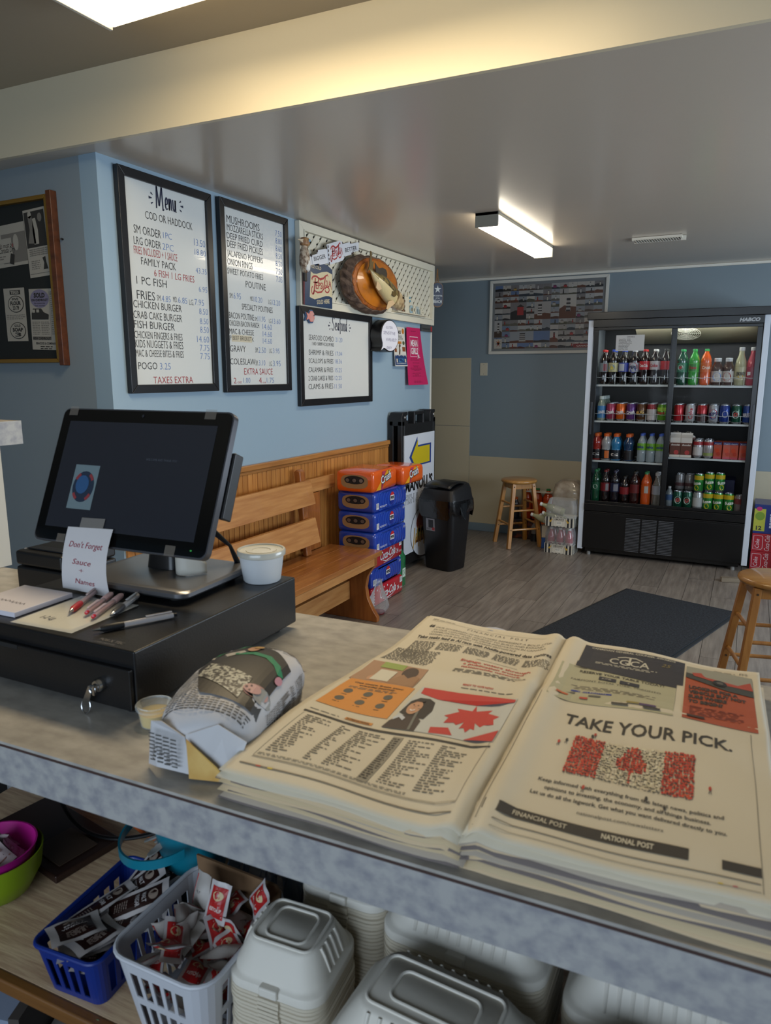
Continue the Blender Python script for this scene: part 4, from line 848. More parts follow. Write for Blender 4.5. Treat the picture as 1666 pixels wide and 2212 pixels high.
def bottle(name, label, liq, lab, cap, txt='', tcol='#E8E8E8', h=.238, r=.034, lz=(.36, .62), kind='soda', extra=None, clear=False, fill=1.):
    t = thing(name, label, 'drink bottle')
    m = mat(liq, .08, coat=1.) if not clear else mat(liq, .06, coat=1., alpha=.55)
    if kind == 'soda': P = [(.6, 0), (.95, .02), (1, .07), (1, .33), (.97, .36), (.97, .62), (1, .66), (.98, .71), (.72, .82), (.40, .90), (.36, .945)]
    elif kind == 'sport': P = [(.85, 0), (1, .03), (1, .30), (.90, .36), (.90, .52), (1, .58), (1, .68), (.9, .75), (.55, .84), (.52, .90)]
    elif kind == 'tea': P = [(.85, 0), (1, .03), (1, .60), (.92, .70), (.62, .80), (.55, .88)]
    elif kind == 'tall': P = [(.85, 0), (1, .03), (1, .50), (.85, .65), (.5, .80), (.42, .92)]
    else: P = [(.8, 0), (1, .03), (.94, .25), (1, .30), (.97, .33), (.97, .60), (1, .63), (.8, .76), (.42, .88), (.38, .93)]
    b = MB(m); b.lathe([(0, .001)] + [(r*a, h*z) for a, z in P] + [(0, h*P[-1][1])], 18); b.build('body', t, smooth=True, angle=60)
    b = MB(mat(lab, .35)); rl = r*1.012; b.lathe([(rl, h*lz[0]), (rl, h*lz[1])], 18, c0=False, c1=False)
    F = cyl(rl, .0012); zc = h*(lz[0] + lz[1])/2; lh = h*(lz[1] - lz[0])
    if extra:
        for k, e in enumerate(extra):
            if e[0] == 'disc': b.disc(0, zc + lh*e[1], r*e[2], r*e[2], mat(e[3], .3), cyl(rl, .0006 + k*.0003), 16)
            else: b.rect(r*e[1], zc - lh*.4, r*e[2], zc + lh*.4, mat(e[3], .3), cyl(rl, .0006), 4, 1)
    if txt: b.text(txt, 0, zc - r*.3, r*.6, mat(tcol, .4), cyl(rl, .0018), w=r*1.6, al='C', bold=.03)
    b.build('label_band', t, smooth=True)
    z0 = h*P[-1][1]; rc = r*P[-1][0]*1.12
    b = MB(mat(cap, .35)); b.lathe([(rc, z0 - .002), (rc, h - .002), (rc*.9, h), (0, h)], 14); b.build('cap', t, smooth=True)
    return t
def carton(name, label, w, d, h, col, txt, gable=False, cat='drink carton'):
    t = thing(name, label, cat); b = MB(mat(col, .5))
    b.box(-w/2, w/2, -d/2, d/2, 0, h*(.8 if gable else 1)); b.build('box', t, bev=.001)
    if gable:
        wm = mat('#D9D6D0', .5); b = MB(wm); b.prism([(-d/2, h*.8), (d/2, h*.8), (.003, h*.93), (.003, h), (-.003, h), (-.003, h*.93)], lambda y, z, x: (x, y, z), -w/2, w/2); b.build('gable_top', t)
    b = MB(); f = flat(-d/2 - .0007); g = flat(-d/2 - .0013)
    if gable: b.rect(-w*.5, h*.6, w*.5, h*.8, mat('#D5D2CC', .5), f); b.text(txt, 0, h*.48, h*.07, mat('#E5E0D8', .5), g, w=w*.8, al='C', bold=.03); b.disc(w*.1, h*.2, w*.22, w*.22, mat('#B23838', .5), g); b.rect(-w*.5, .0, w*.5, h*.1, mat('#D9D4CA', .5), f)
    else: b.rect(-w*.5, h*.85, w*.5, h, mat('#26306A', .5), f); b.disc(-w*.05, h*.5, w*.3, w*.32, mat('#C8421C', .5), g); b.disc(w*.12, h*.3, w*.25, w*.25, mat('#B4341C', .5), flat(-d/2 - .0019)); b.rect(-w*.5, 0, w*.5, h*.12, mat('#B84858', .5), f); b.text(txt, 0, h*.88, h*.06, mat('#D8D8E0', .5), flat(-d/2 - .0013), w=w*.8, al='C')
    b.build('printing', t); return t
# ---------------------------------------------------------------- glass-door fridge
FX, FY = -1.25, 6.165; FWD, FH, FD = 1.33, 2.045, .515
fr = thing('display_fridge', 'tall black two-door glass display fridge with white sides, full of drinks', 'fridge', (FX, FY, 0))
FB = mat('#0A0B0D', .28, spec=.5); FWH = mat('#C4CCD8', .35); FIN_ = mat('#5E646C', .5); FDK = mat('#191B1E', .6)
MB(FWH).box(0, .042, .004, FD, .055, 1.985).build('side_panel', fr, bev=.003); MB(FWH).box(FWD - .042, FWD, .004, FD, .055, 1.985).build('side_panel', fr, bev=.003)
MB(FB).box(-.008, FWD + .008, -.02, FD, 1.985, FH).build('top_panel', fr, bev=.004)
b = MB(FB); b.box(.042, FWD - .042, -.012, .03, 1.925, 1.984); b.build('header', fr, bev=.002)
b = MB(); b.text('HABCO', 1.12, 1.94, .024, mat('#A8ACB0', .4), flat(-.0128), w=.14, bold=.05, sh=.2); b.build('maker_plate', fr)
MB(FDK).box(.042, FWD - .042, FD - .02, FD - .001, .42, 1.984).build('back_lining', fr)
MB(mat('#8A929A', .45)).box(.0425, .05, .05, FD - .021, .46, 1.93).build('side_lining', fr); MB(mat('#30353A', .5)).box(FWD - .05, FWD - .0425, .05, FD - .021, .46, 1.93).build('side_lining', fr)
MB(mat('#7C7869', .5)).box(.051, FWD - .051, .05, FD - .021, 1.925, 1.984).build('top_lining', fr)
MB(FDK).box(.043, FWD - .043, .03, FD - .021, .42, .465).build('floor_lining', fr)
b = MB(FB); b.box(.042, FWD - .042, -.006, .03, .40, .462); b.build('sill', fr, bev=.003)
b = MB(FB); b.box(.042, FWD - .042, 0, .03, .07, .395); b.box(.06, FWD - .06, .04, FD - .05, .03, .40); b.build('base_panel', fr, bev=.003)
MB(mat('#141518', .4)).box(.05, FWD - .05, -.003, -.0002, .375, .378).build('base_seam', fr)
for cxx in (.395, .525, .655):
    b = MB(mat('#505257', .4))
    for k in range(22): b.box(cxx, cxx + .115, -.006, .0, .075 + k*.0132, .075 + k*.0132 + .0055)
    tag(b.build('grille_slats', fr), kind='stuff')
for x in (.06, 1.2):
    b = MB(mat('#8E8E8C', .5)); b.lathe([(.016, .0005), (.016, .03), (.008, .03), (.008, .06)], 10); b.build('foot', fr, loc=(x + .03, .06, 0))
# doors (sliding, left one in front of the right one)
def door(x0, x1, y, nm='glass_door', hx=None):
    b = MB(FB); z0, z1 = .463, 1.924
    for a, c, e, g in ((x0, x1, z1 - .022, z1), (x0, x1, z0, z0 + .024), (x0, x0 + .042, z0 + .024, z1 - .022), (x1 - .036, x1, z0 + .024, z1 - .022)): b.box(a, c, y, y + .014, e, g)
    o = b.build(nm, fr, bev=.002)
    MB(mat('#040404', .03, alpha=.02)).box(x0 + .04, x1 - .034, y + .005, y + .009, z0 + .02, z1 - .02).build('pane', o)
    hb = MB(mat('#2E3238', .3)); hb.box(hx, hx + .016, y - .006, y, 1.05, 1.32); hb.build('handle', o, bev=.002)
door(.046, .690, -.002, hx=.052); door(.645, 1.284, .014, hx=1.262)
WR = mat('#C9D2D4', .35)
def shelf(x0, x1, z, rail=True):
    b = MB(WR); b.box(x0, x1, .045, .06, z - .016, z - .001)
    for k in range(22): b.box(x0 + (x1 - x0)*(k + .5)/22 - .0015, x0 + (x1 - x0)*(k + .5)/22 + .0015, .06, FD - .03, z - .005, z - .002)
    b.box(x0, x1, FD - .04, FD - .03, z - .01, z - .002); o = b.build('wire_shelf', fr)
    if rail:
        b = MB(WR); 
        n_ = 7
        for k in range(n_ + 1):
            x = x0 + .002 + (x1 - x0 - .004)*k/n_; b.tube([(x, .043, z - .002), (x, .043, z + .062)], .0016, 5)
        pts = []
        for k in range(n_*6 + 1): 
            x = x0 + .002 + (x1 - x0 - .004)*k/(n_*6); pts.append((x, .041, z + .062 - .006*abs(sin(pi*(k % 6)/6))))
        b.tube(pts, .0018, 5); b.build('guard_rail', o)
for x0, x1, zs in ((.055, .665, ((1.466, 1), (1.167, 1), (.832, 0))), (.675, 1.275, ((1.462, 1), (1.167, 1), (.888, 0)))):
    for z, rl in zs: shelf(x0, x1, z, rl)
# beige wedge and pale rings added, coloured like the room mirrored in the glass
b = MB(mat('#A39C86', .5)); b.prism([(.10, 1.924), (.485, 1.924), (.485, 1.80), (.30, 1.84)], lambda y, z, x: (x, y, z), .35, 1.26); b.build('reflection_wedge', fr, bev=.01)
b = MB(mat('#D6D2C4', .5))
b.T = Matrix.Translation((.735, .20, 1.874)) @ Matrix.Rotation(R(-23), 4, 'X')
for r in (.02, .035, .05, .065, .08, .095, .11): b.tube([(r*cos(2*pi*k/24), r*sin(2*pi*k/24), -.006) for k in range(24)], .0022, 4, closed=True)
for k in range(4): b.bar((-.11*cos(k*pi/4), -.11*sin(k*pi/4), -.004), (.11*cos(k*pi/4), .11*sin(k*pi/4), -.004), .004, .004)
b.build('reflection_rings', fr)
t = thing('drinks_price_card', 'white laminated price card stuck inside the left fridge door', 'notice', (FX + .225, FY + .012, 1.735), 0)
MB(mat('#D6D8DA', .3)).box(0, .22, -.0005, .0005, 0, .125).build('card', t)
b = MB(); f = flat(-.0011); b.text('DRINKS', .085, .105, .012, BLK, f, w=.06)
for k, s in enumerate(('Canned Pop   $2.00', 'Bottled pop   $3.25', 'Chocolate Milk   $3.00', 'Bottled Water/Juice $2', 'Juice Boxes $1.50', 'Gatorade $3.65', 'Celsius 4.50', 'Iced Tea 3.50')): b.text(s, .022, .09 - k*.0115, .0062, BLK, f, w=.035 + .003*len(s), sh=.2, bold=.02)
b.build('lettering', t)
# stock
ORD = ['first', 'second', 'third', 'fourth', 'fifth', 'sixth', 'seventh', 'eighth', 'ninth']
def place(row, xs, y, z, where, group, deep=1, step=.082, scl=(1.15, 1.15, 1.18)):
    for i, (mk, ds) in enumerate(row):
        x = xs[i]; t = mk('%s, %s from left, %s' % (ds, ORD[i], where)); t.location = (FX + x, FY + y + .035, z); t['group'] = group
        t.rotation_euler = (0, 0, R(rnd.uniform(-14, 14))); t.scale = scl
        for k in range(1, deep):
            dup(t, (FX + x + rnd.uniform(-.002, .002), FY + y + .035 + k*step, z), rnd.uniform(-180, 180), '%s, row %s, %s from left, %s' % (ds, ('one', 'two', 'three', 'four')[k], ORD[i], where), group)
B = lambda *a, **k: (lambda l: bottle('soda_bottle', l, *a, **k))
K = lambda *a, **k: (lambda l: can('soda_can', l, *a, **k))
xl = [.128, .205, .286, .367, .448, .529, .610]; xr = [.735, .822, .908, .992, 1.072, 1.156, 1.236]
place([(B('#1A0E0C', '#7E8A90', '#B02020', extra=[('r', .1, .9, '#7A3038')]), 'dark cola bottle with a grey label'), (B('#15100E', '#BDB98A', '#2A4AB0', extra=[('disc', 0, .6, '#5A86B8'), ('disc', -.1, .35, '#D8C840')]), 'cola bottle with a yellow label'),
       (B('#15100E', '#27389A', '#2A4AB0', extra=[('r', -.7, .5, '#B6BCC8')]), 'cola bottle with a royal blue label'), (B('#120E10', '#A8AEB8', '#C8CCD4', 'PEPSI', '#1A2250', extra=[('disc', 0, .95, '#BE2A30'), ('disc', -.1, .8, '#D8D8E0'), ('disc', -.3, .6, '#23388E')]), 'cola bottle with a silver label'),
       (B('#1A0C0A', '#B8202A', '#B02020', 'Coca-Cola', lz=(.42, .66)), 'cola bottle with a red label'), (B('#160E0E', '#B4B0B4', '#C8C8C8', 'Coke', '#B02030', lz=(.42, .66)), 'cola bottle with a pale label'), (B('#160C0C', '#B01C24', '#20201F', lz=(.42, .66)), 'cola bottle with a black cap')],
      xl, .05, 1.467, 'top left shelf', 'drinks on the top fridge shelf, left', 2)
place([(B('#0F4A34', '#14744E', '#2E9E5A', '', extra=[('disc', 0, .55, '#C9D8CC'), ('disc', 0, .3, '#B03A3A')]), 'green bottle'), (B('#2E9A34', '#3DB03A', '#2FA04C', 'Dew', '#A82A2A', extra=[('r', -.8, .6, '#2E7E2C')]), 'bright green bottle'),
       (B('#DE5A12', '#D8641C', '#2FA04C', 'Crush', '#E8D8C8'), 'orange soda bottle'), (B('#3E2416', '#B9B4AE', '#C4C8CC', r=.036, h=.178, kind='tea', lz=(.12, .52), extra=[('disc', 0, .8, '#4E7EC0'), ('disc', 0, .6, '#C8C4C0')]), 'short brown tea bottle with a blue roundel'),
       (B('#3E2416', '#B9B4AE', '#C4C8CC', r=.036, h=.178, kind='tea', lz=(.12, .52), extra=[('disc', 0, .8, '#A83A34'), ('disc', 0, .5, '#C8C4C0')]), 'short brown tea bottle with a red roundel'),
       (B('#A8A884', '#B4B08C', '#CACACA', 'LEMONADE', '#2E2E22', r=.037, h=.245, kind='tall', lz=(.14, .48), extra=[('disc', -.2, .45, '#B8962A')]), 'pale lemonade bottle'), (B('#B8384E', '#A83048', '#CACACA', 'L', r=.037, h=.245, kind='tall', lz=(.14, .48)), 'pink lemonade bottle')],
      xr, .05, 1.463, 'top right shelf', 'drinks on the top fridge shelf, right', 2)
place([(B('#8C9C90', '#3C7EB8', '#C8D8D8', 'OASIS', r=.03, h=.17, kind='tea', lz=(.1, .6)), 'small bottle with a blue label'), (K('#9E3A5A', 'Crush'), 'pink-red can'), (K('#D86418', 'Crush'), 'orange can'), (K('#5E3478', 'Crush'), 'purple can'),
       (K('#5A3A1E', 'MUG', '#D8B060', [('band', .25, .6, '#2E1C10')]), 'brown can'), (K('#8E2A34', '', '', [('band', .1, .7, '#B9B4B4')]), 'dark red can with a pale band'), (K('#5E9A2E', 'Dew', '#B02A2A', [('band', .6, .8, '#9CC83A')]), 'lime green can')],
      xl, .05, 1.168, 'second left shelf', 'drinks on the second fridge shelf, left', 4, .078)
place([(K('#B41E2A', ''), 'plain red can'), (K('#B4B8BC', 'Coke', '#B02030', vert=True), 'silver can with red lettering'), (K('#A81E26', '', '', [('band', .1, .5, '#3A2020')]), 'red can with a dark band'), (K('#A9AEB6', 'PEPSI', '#1E2A60', [('disc', .52, .8, '#B83038', 0), ('disc', .42, .7, '#233A88', 1), ('disc', .5, .45, '#D0D4DA', 2)]), 'silver can with a red and blue roundel'),
       (K('#1E3C8E', '', '', [('disc', .5, .6, '#B8BCD0', 0), ('disc', .5, .45, '#1E3C8E', 1)]), 'royal blue can'), (K('#12503C', '', '', [('disc', .5, .7, '#C4D0C8', 0), ('disc', .5, .4, '#A83A3A', 1)]), 'dark green can'), (K('#284A9A', 'BRISK', '#DADAE4'), 'blue can with white lettering')],
      xr, .05, 1.168, 'second right shelf', 'drinks on the second fridge shelf, right', 4, .078)
SP = lambda c, l, t='', **k: (lambda L_: bottle('sports_bottle', L_, c, l, '#D86420', t, r=.036, h=.19, kind='sport', lz=(.05, .40), **k))
place([(SP('#A02A22', '#1B1618', 'G'), 'red sports drink bottle'), (SP('#A4A8AC', '#202226', '', extra=[('r', -.4, .5, '#CF6A20')]), 'clear sports drink bottle with an orange cap'), (SP('#2E82B8', '#1A222C', 'G'), 'light blue sports drink bottle'), (SP('#183A5E', '#1C1A1C'), 'dark blue sports drink bottle set back')],
      [.105, .185, .265, .365], .05, .833, 'third left shelf', 'sports drinks on the third fridge shelf', 2, .08)
WB = lambda L_: bottle('water_bottle', L_, '#B8C8D0', '#6EA82C', '#3A5EC0', 'eska', '#243A7A', r=.031, h=.198, kind='water', lz=(.42, .66), clear=True)
place([(WB, 'water bottle with a lime green label')]*3, [.47, .542, .614], .05, .833, 'of the water bottles', 'water bottles on the third fridge shelf', 2, .075)
place([(lambda l: carton('milk_carton', l, .072, .072, .165, '#5E3020', 'chocolat', True), 'brown and white chocolate milk carton')]*2, [.73, .815], .05, .889, 'of the milk cartons', 'milk cartons on the third fridge shelf', 3, .08)
place([(K('#A8A4A6', '', '', [('band', .72, .9, '#A02A30'), ('band', .15, .6, '#C4C2C2')]), 'white can with a red top'), (K('#B0ACAE', '', '', [('band', .72, .9, '#A02A30'), ('band', .15, .3, '#8C9C5A')]), 'white can with a red top')], [.90, .977], .05, .889, 'third right shelf', 'white cans on the third fridge shelf', 3, .07)
place([(lambda l: carton('juice_box', l, .05, .042, .112, '#B8503A', 'Apple', False, 'juice box'), 'red and blue juice box')]*4, [1.048, 1.107, 1.166, 1.225], .05, .889, 'of the juice boxes', 'juice boxes on the third fridge shelf', 3, .055)
place([(B('#0E4A30', '#145A3C', '#1E7A48', '', extra=[('disc', 0, .5, '#B8C8BC')]), 'green bottle'), (B('#180E10', '#7E2028', '#7A2020', extra=[('r', .1, .8, '#8E8E94')]), 'cola bottle with a half-grey label'), (B('#14101A', '#2A3050', '#303050', extra=[('r', -.3, .7, '#8A8C98')]), 'dark cola bottle with a navy label'), (B('#180C0C', '#8A2226', '#20201F', h=.2), 'dark cola bottle with a red label'),
       (B('#2E1210', '#6A2222', '#20201F'), 'dark red bottle'), (B('#D8581A', '#D05C20', '#3A8E5A', '', extra=[('r', 0, .8, '#B8B4B0')]), 'orange soda bottle'), (B('#8E8C84', '#9CA2AE', '#B8BCC0', kind='tall', clear=True), 'clear bottle with a grey label')],
      [.115, .195, .275, .355, .435, .525, .612], .05, .466, 'bottom left shelf', 'bottles on the fridge floor, left', 2)
FZ = lambda: K('#2E8A3C', 'fuze', '#E6ECE0', [('band', .68, .9, '#C8B020'), ('disc', .25, .5, '#B8B828', 0)], h=.13)
GA = lambda: K('#12503C', '', '', [('disc', .5, .7, '#C4D0C8', 0), ('disc', .5, .4, '#A83A3A', 1)])
place([(B('#7E8A90', '#3E5E8A', '#C8CCD0', r=.025, h=.15, kind='water'), 'tiny clear bottle'), (GA(), 'dark green can'), (GA(), 'dark green can'), (K('#A4A8A8', '', '', [('band', .2, .7, '#BCC0C0')]), 'plain silver can'), (FZ(), 'yellow and green can'), (FZ(), 'yellow and green can'), (FZ(), 'yellow and green can'), (K('#8E8284', '', '', [('band', .5, .8, '#7A3436')]), 'grey and red can')],
      [.712, .779, .854, .930, 1.006, 1.082, 1.158, 1.234], .045, .466, 'bottom right shelf', 'cans on the fridge floor, right', 1)
for i, x in enumerate((.930, 1.006, 1.082)):
    t = FZ()('yellow and green can, %s from the left in the upper tier on the fridge floor' % ORD[i]); t.location = (FX + x, FY + .08, .466 + (.1435 if i == 0 else .1585)); t.scale = (1.12, 1.12, 1.17); t['group'] = 'cans on the fridge floor, right'; t.rotation_euler = (0, 0, R((-25, 5, 30)[i]))
for k in range(2):
    for i, x in enumerate((.779, .854)):
        wd = ('left', 'right')[i] + ' column, ' + ('nearer', 'farther')[k]
        t = K('#8C8E92', '', '', [('band', .3, .5, '#50363A')])('silver can, %s, lower one of two at the bottom of the fridge' % wd); t.scale = (1.1, 1.1, 1.1); t.location = (FX + x, FY + .175 + k*.078, .466); t['group'] = 'silver cans at the back of the fridge floor'
        u = dup(t, (FX + x, FY + .175 + k*.078, .466 + .1355), label='silver can, %s, upper one of two at the bottom of the fridge' % wd)
t = thing('blue_drink_box', 'dark blue drink carton lying at the back of the fridge floor', 'drink case', (FX + .93, FY + .20, .466)); MB(mat('#1E2A5E', .5)).box(0, .26, 0, .27, 0, .24).build('box', t, bev=.004)
# ---------------------------------------------------------------- crates between the stool and the fridge
def crate(label, x, y, z, rz, col, bottles, grp, lean=False):
    t = thing('bottle_tray', label, 'drink tray', (x, y, z), rz); w, d, h = .25, .17, .085
    tm = mat('#CFC9BA', .6); b = MB(tm); b.box(0, w, 0, d, 0, .004).box(0, w, 0, .003, .004, h).box(0, w, d - .003, d, .004, h).box(0, .003, .003, d - .003, .004, h).box(w - .003, w, .003, d - .003, .004, h); b.build('tray', t)
    b = MB(); f = flat(-.0007); g = flat(-.0013)
    for k in range(8): b.rect(.006 + k*.031, 0, .006 + k*.031 + .016, h, BLK, f); 
    for k in range(4): b.rect(0, 0, .0, 0, BLK, lambda x, z: (w + .0007, x, z)); b.rect(.01 + k*.04, 0, .03 + k*.04, h, BLK, lambda x, z: (w + .0007, x, z))
    b.rect(.07, .004, .175, h - .004, mat('#D2CCBE', .6), g); k = flat(-.0019); b.text("LEMONADE", .08, .06, .012, BLK, k, w=.085, bold=.02); barcode(b, .10, .018, .045, .03, BLK, mat('#E4E0D6', .6), k); b.lines(.08, .05, .165, .058, .006, BLK, flat(-.0019), word=.01)
    for sx in (-1, 1): b.shape([(.122 + sx*.055, .07), (.122 + sx*.09, .045), (.122 + sx*.075, .035)], mat('#C8A03A', .5), k)
    b.build('tray_print', t)
    b = MB(FILM); b.loft([rr(w + .006, d + .006, .03, zz, 4, w/2, d/2) if q == 0 else rr(w*.9, d*.85, .04, zz, 4, w/2, d/2) for q, zz in ((0, h*.9), (0, .17), (1, .232), (1, .236))]); b.build('film_wrap', t, smooth=True)
    a = Matrix.Rotation(R(rz), 3, 'Z')
    for i in range(3):
        for j in range(2):
            p = a @ Vector((.045 + i*.08, .045 + j*.08, .0)); q = bottles('%s bottle in the %s' % (col, grp)) if (i + j == 0) else dup(first_b); 
            if i + j == 0: first_b = q
            q.location = (x + p.x, y + p.y, z + .0045); q['group'] = 'bottles in the ' + grp
            if lean and i < 2 and j == 0:
                q.rotation_euler = (0, R(-74), 0); q.location = (x + .175 - i*.02, y + p.y - .004, z + .045 + i*.078)
    return t
PK = lambda l: bottle('lemonade_bottle', l, '#98243A', '#B8B0A8', '#D0D0CE', '', r=.035, h=.225, kind='tall', lz=(.14, .42), extra=[('r', -.3, .5, '#7E2A3A')])
LM = lambda l: bottle('lemonade_bottle', l, '#A5A582', '#B8B4A0', '#D0D0CE', '', r=.035, h=.225, kind='tall', lz=(.14, .42))
crate('striped tray of pink lemonade bottles on the floor beside the fridge', -1.525, 6.12, .0005, -4, 'pink lemonade', PK, 'lower striped tray')
crate('striped tray of pale lemonade bottles stacked on the pink lemonade tray', -1.525, 6.12, .240, -3, 'pale lemonade', LM, 'upper striped tray', True)
t = thing('wrapped_bundle', 'brown bundle in crinkled clear film on top behind the lemonade trays', 'wrapped pack', (-1.40, 6.43, 0))
b = MB(mat('#80705F', .35, nz=(14, '#B0A594', (1, 1, 1)), bump=(18, 1.), coat=.7)); rw = random.Random(9)
b.loft([[(x*(1 + rw.uniform(-.03, .03)), y, z) for x, y, _ in rr(w, d, .05, 0, 5)] for w, d, z in ((.25, .2, .001), (.26, .21, .05), (.26, .21, .5), (.23, .18, .575), (.14, .12, .615))]); b.build('film_wrap', t, smooth=True)
# orange pop packs and sports drinks behind the stool
OB = lambda l: bottle('orange_pop_bottle', l, '#B03A0C', '#C04A12', '#2C6E3C', '', r=.05, h=.30, lz=(.34, .60), extra=[('r', -.5, .4, '#5A2414')])
q = OB('large orange pop bottle of the pack on the floor behind the far stool'); q['group'] = 'large orange pop bottles behind the stool'; q.location = (-1.73, 6.60, .19)
t = thing('drink_pack', 'dark shrink-wrapped base pack under the orange pop bottles', 'drink pack', (-1.99, 6.53, 0)); MB(mat('#23181A', .4, nz=(18, '#7A3412', (1, 1, 1), .5, .7), coat=.3)).box(0, .42, 0, .155, .0005, .189).build('film_wrap', t, bev=.01)
for p in ((-1.628, 6.60), (-1.835, 6.61)): dup(q, (p[0], p[1], .19), 20)
b = MB(mat('#C8C2B4', .5)); b.loft([rr(.30, .10, .04, z, 4) for z in (.455, .462)]); o = b.build('carrier_handle', loc=(-1.735, 6.60, 0)); tag(o, 'white plastic carrier strip across the large orange pop bottles', 'carrier strip')
q = bottle('sports_bottle', 'orange-capped sports drink bottle of the pack behind the stool, by the wall', '#4A4A4C', '#1C1A1C', '#C85A1C', r=.036, h=.20, kind='sport', lz=(.05, .4)); q['group'] = 'sports drinks behind the stool'; q.location = (-1.94, 6.60, .19)
for p in ((-1.90, 6.50), (-1.975, 6.52)): pass
c0 = ['small drink bottle standing low behind the stool beside the striped trays']
q2 = bottle('sports_bottle', c0[0], '#6A6460', '#1C1A1C', '#C85A1C', r=.036, h=.20, kind='sport', lz=(.05, .4)); q2['group'] = 'low drink bottles beside the trays'; q2.location = (-1.63, 6.46, .0005)
dup(q2, (-1.71, 6.47, .0005), 30); 
t = thing('wax_cup_box', 'small white and blue carton beside the striped trays', 'carton', (-1.585, 6.24, .0), 8); b = MB(mat('#B9B0A0', .6)); b.box(0, .055, 0, .09, .10, .21); b.build('upper_panel', t, bev=.004); MB(mat('#1F4A8E', .5)).box(0, .055, 0, .09, .0005, .10).build('blue_panel', t, bev=.003)
# ---------------------------------------------------------------- cases at the right of the fridge
def box_case(label, x, y, z, w, d, h, col, prt):
    t = thing('drink_case', label, 'drink case', (x, y, z)); MB(mat(col, .35, coat=.3)).box(0, w, 0, d, 0, h).build('carton', t, bev=.004)
    b = MB(); prt(b, flat(-.0007), flat(-.0013), w, h); b.build('printing', t); return t
def rp(b, f, g, w, h):
    wh = mat('#D8C8CC', .5); b.stroke([(.012, .02), (w*.42, .02), (w*.46, .03), (w*.46, h - .03), (w*.42, h - .018), (.012, h - .018)], .003, wh, f, True); b.text('Coke', w*.32, .03, .03, wh, f, w=h*.5, sh=.3, rot=pi/2); b.text('Coca-Cola', w*.75, .012, .035, wh, f, w=h*.85, sh=.3, rot=pi/2)
box_case('lower red drink case standing on the floor right of the fridge', .10, 6.32, .0005, .17, .30, .148, '#A01E2A', rp); box_case('upper red drink case right of the fridge, under the blue and yellow one', .10, 6.32, .149, .17, .30, .148, '#A01E2A', rp)
def bp2(b, f, g, w, h): b.rect(0, .02, w*.48, h*.85, mat('#A8A83A', .5), f); b.disc(w*.25, h*.6, w*.2, w*.2, mat('#6E8A2A', .5), g); b.disc(w*.2, h*.85, w*.12, w*.1, mat('#B02A6A', .5), g); b.text('12', w*.12, .03, .03, BLK, g, w=.04, bold=.04); b.text('BRISK', w*.85, .05, .03, mat('#C8CCE0', .5), f, w=h*.5, bold=.05, rot=pi/2)
box_case('blue and yellow drink case on top of the red ones right of the fridge', .10, 6.32, .298, .17, .30, .235, '#1E2E6E', bp2)
t = thing('wrapped_cases', 'white film-wrapped drink pack at the right edge beside the red cases', 'wrapped pack', (.285, 6.25, 0)); b = MB(mat('#A8ACB4', .25, bump=(22, .8), coat=.6, nz=(12, '#D4D6DA', (1, 1, 1)))); b.loft([rr(.2, .3, .02, z, 3, .1, .15) for z in (.001, .03, .42, .46)]); b.build('film_wrap', t, smooth=True)
# ---------------------------------------------------------------- counter
ZT = 1.05
LAM = mat('#908C86', .36, nz=(34, '#A8A49D', (.8, 1.4, 1), .32, .66), bump=(60, .05), spec=.5)
LAMF = mat('#838388', .45, nz=(46, '#9F9E9C', (1, 1, 1.2), .34, .60))
ct = thing('service_counter', 'grey stone-look laminate service counter with an open shelf below', 'counter', (-.4, .5945, 0), 2.8)
MB(LAM).box(-1.36, 1.4, 0, .635, 1.046, ZT).build('worktop', ct)
MB(mat('#3A2620', .6)).box(-1.36, 1.4, .0, .634, 1.042, 1.046).build('seam_strip', ct)
MB(LAMF).box(-1.36, 1.4, .001, .019, .983, 1.042).build('apron', ct)
MB(LAMF).box(-1.36, 1.4, .612, .632, .10, 1.042).build('back_panel', ct)
MB(mat('#4A4440', .8)).box(-1.36, 1.4, .019, .612, 1.02, 1.042).build('underside', ct)
SHM = mat('#B8987A', .5, nz=(9, '#D2B692', (1.2, 16, 1), .4, .62), bump=(30, .1, (1, 10, 1)))
MB(SHM).box(-1.02, 1.39, .03, .61, .60, .62).build('shelf_board', ct)
MB(wood('#5E3A18', '#7E5426', (1.2, 14, 14), .5)).box(-1.02, 1.39, .012, .03, .596, .6205).build('shelf_edge', ct, bev=.004)
MB(mat('#2A2624', .8)).box(-1.36, -1.34, .02, .61, 0, 1.02).build('end_panel', ct)
MB(mat('#2A2624', .8)).box(-1.034, -1.02, .30, .61, .10, .60).build('divider', ct)
MB(mat('#4A3C30', .7)).box(-1.34, 1.39, .05, .61, .28, .30).build('lower_shelf', ct)
t = thing('tape_scrap', 'scrap of green tape stuck on the front edge of the shelf', 'tape', (-.795, .5975, .598), 2.8)
MB(mat('#5E7E5A', .6)).add([(0, -.001, -.012), (.03, -.001, -.016), (.034, -.001, .012), (.02, -.0005, .0235), (.004, -.001, .02)], [(0, 1, 2, 3, 4)]).build('tape', t, solid=.0006)
# raised half-wall ledge at the left end of the counter
lg = thing('raised_ledge', 'narrow grey raised ledge on a half wall with a white end post, at the left', 'ledge', (-1.76, .1, ZT))
MB(LAMF).box(-.19, .125, 0, 1.095, .327, .383).build('ledge_top', lg)
MB(LAM).box(-.19, .125, 0, 1.095, .3832, .3852).build('ledge_surface', lg)
MB(LAMF).box(-.19, .010, 1.06, 1.09, .0005, .326).build('half_wall', lg)
MB(mat('#B5B1A6', .5)).box(.011, .040, 1.045, 1.09, .0005, .326).build('end_post', lg, bev=.001)
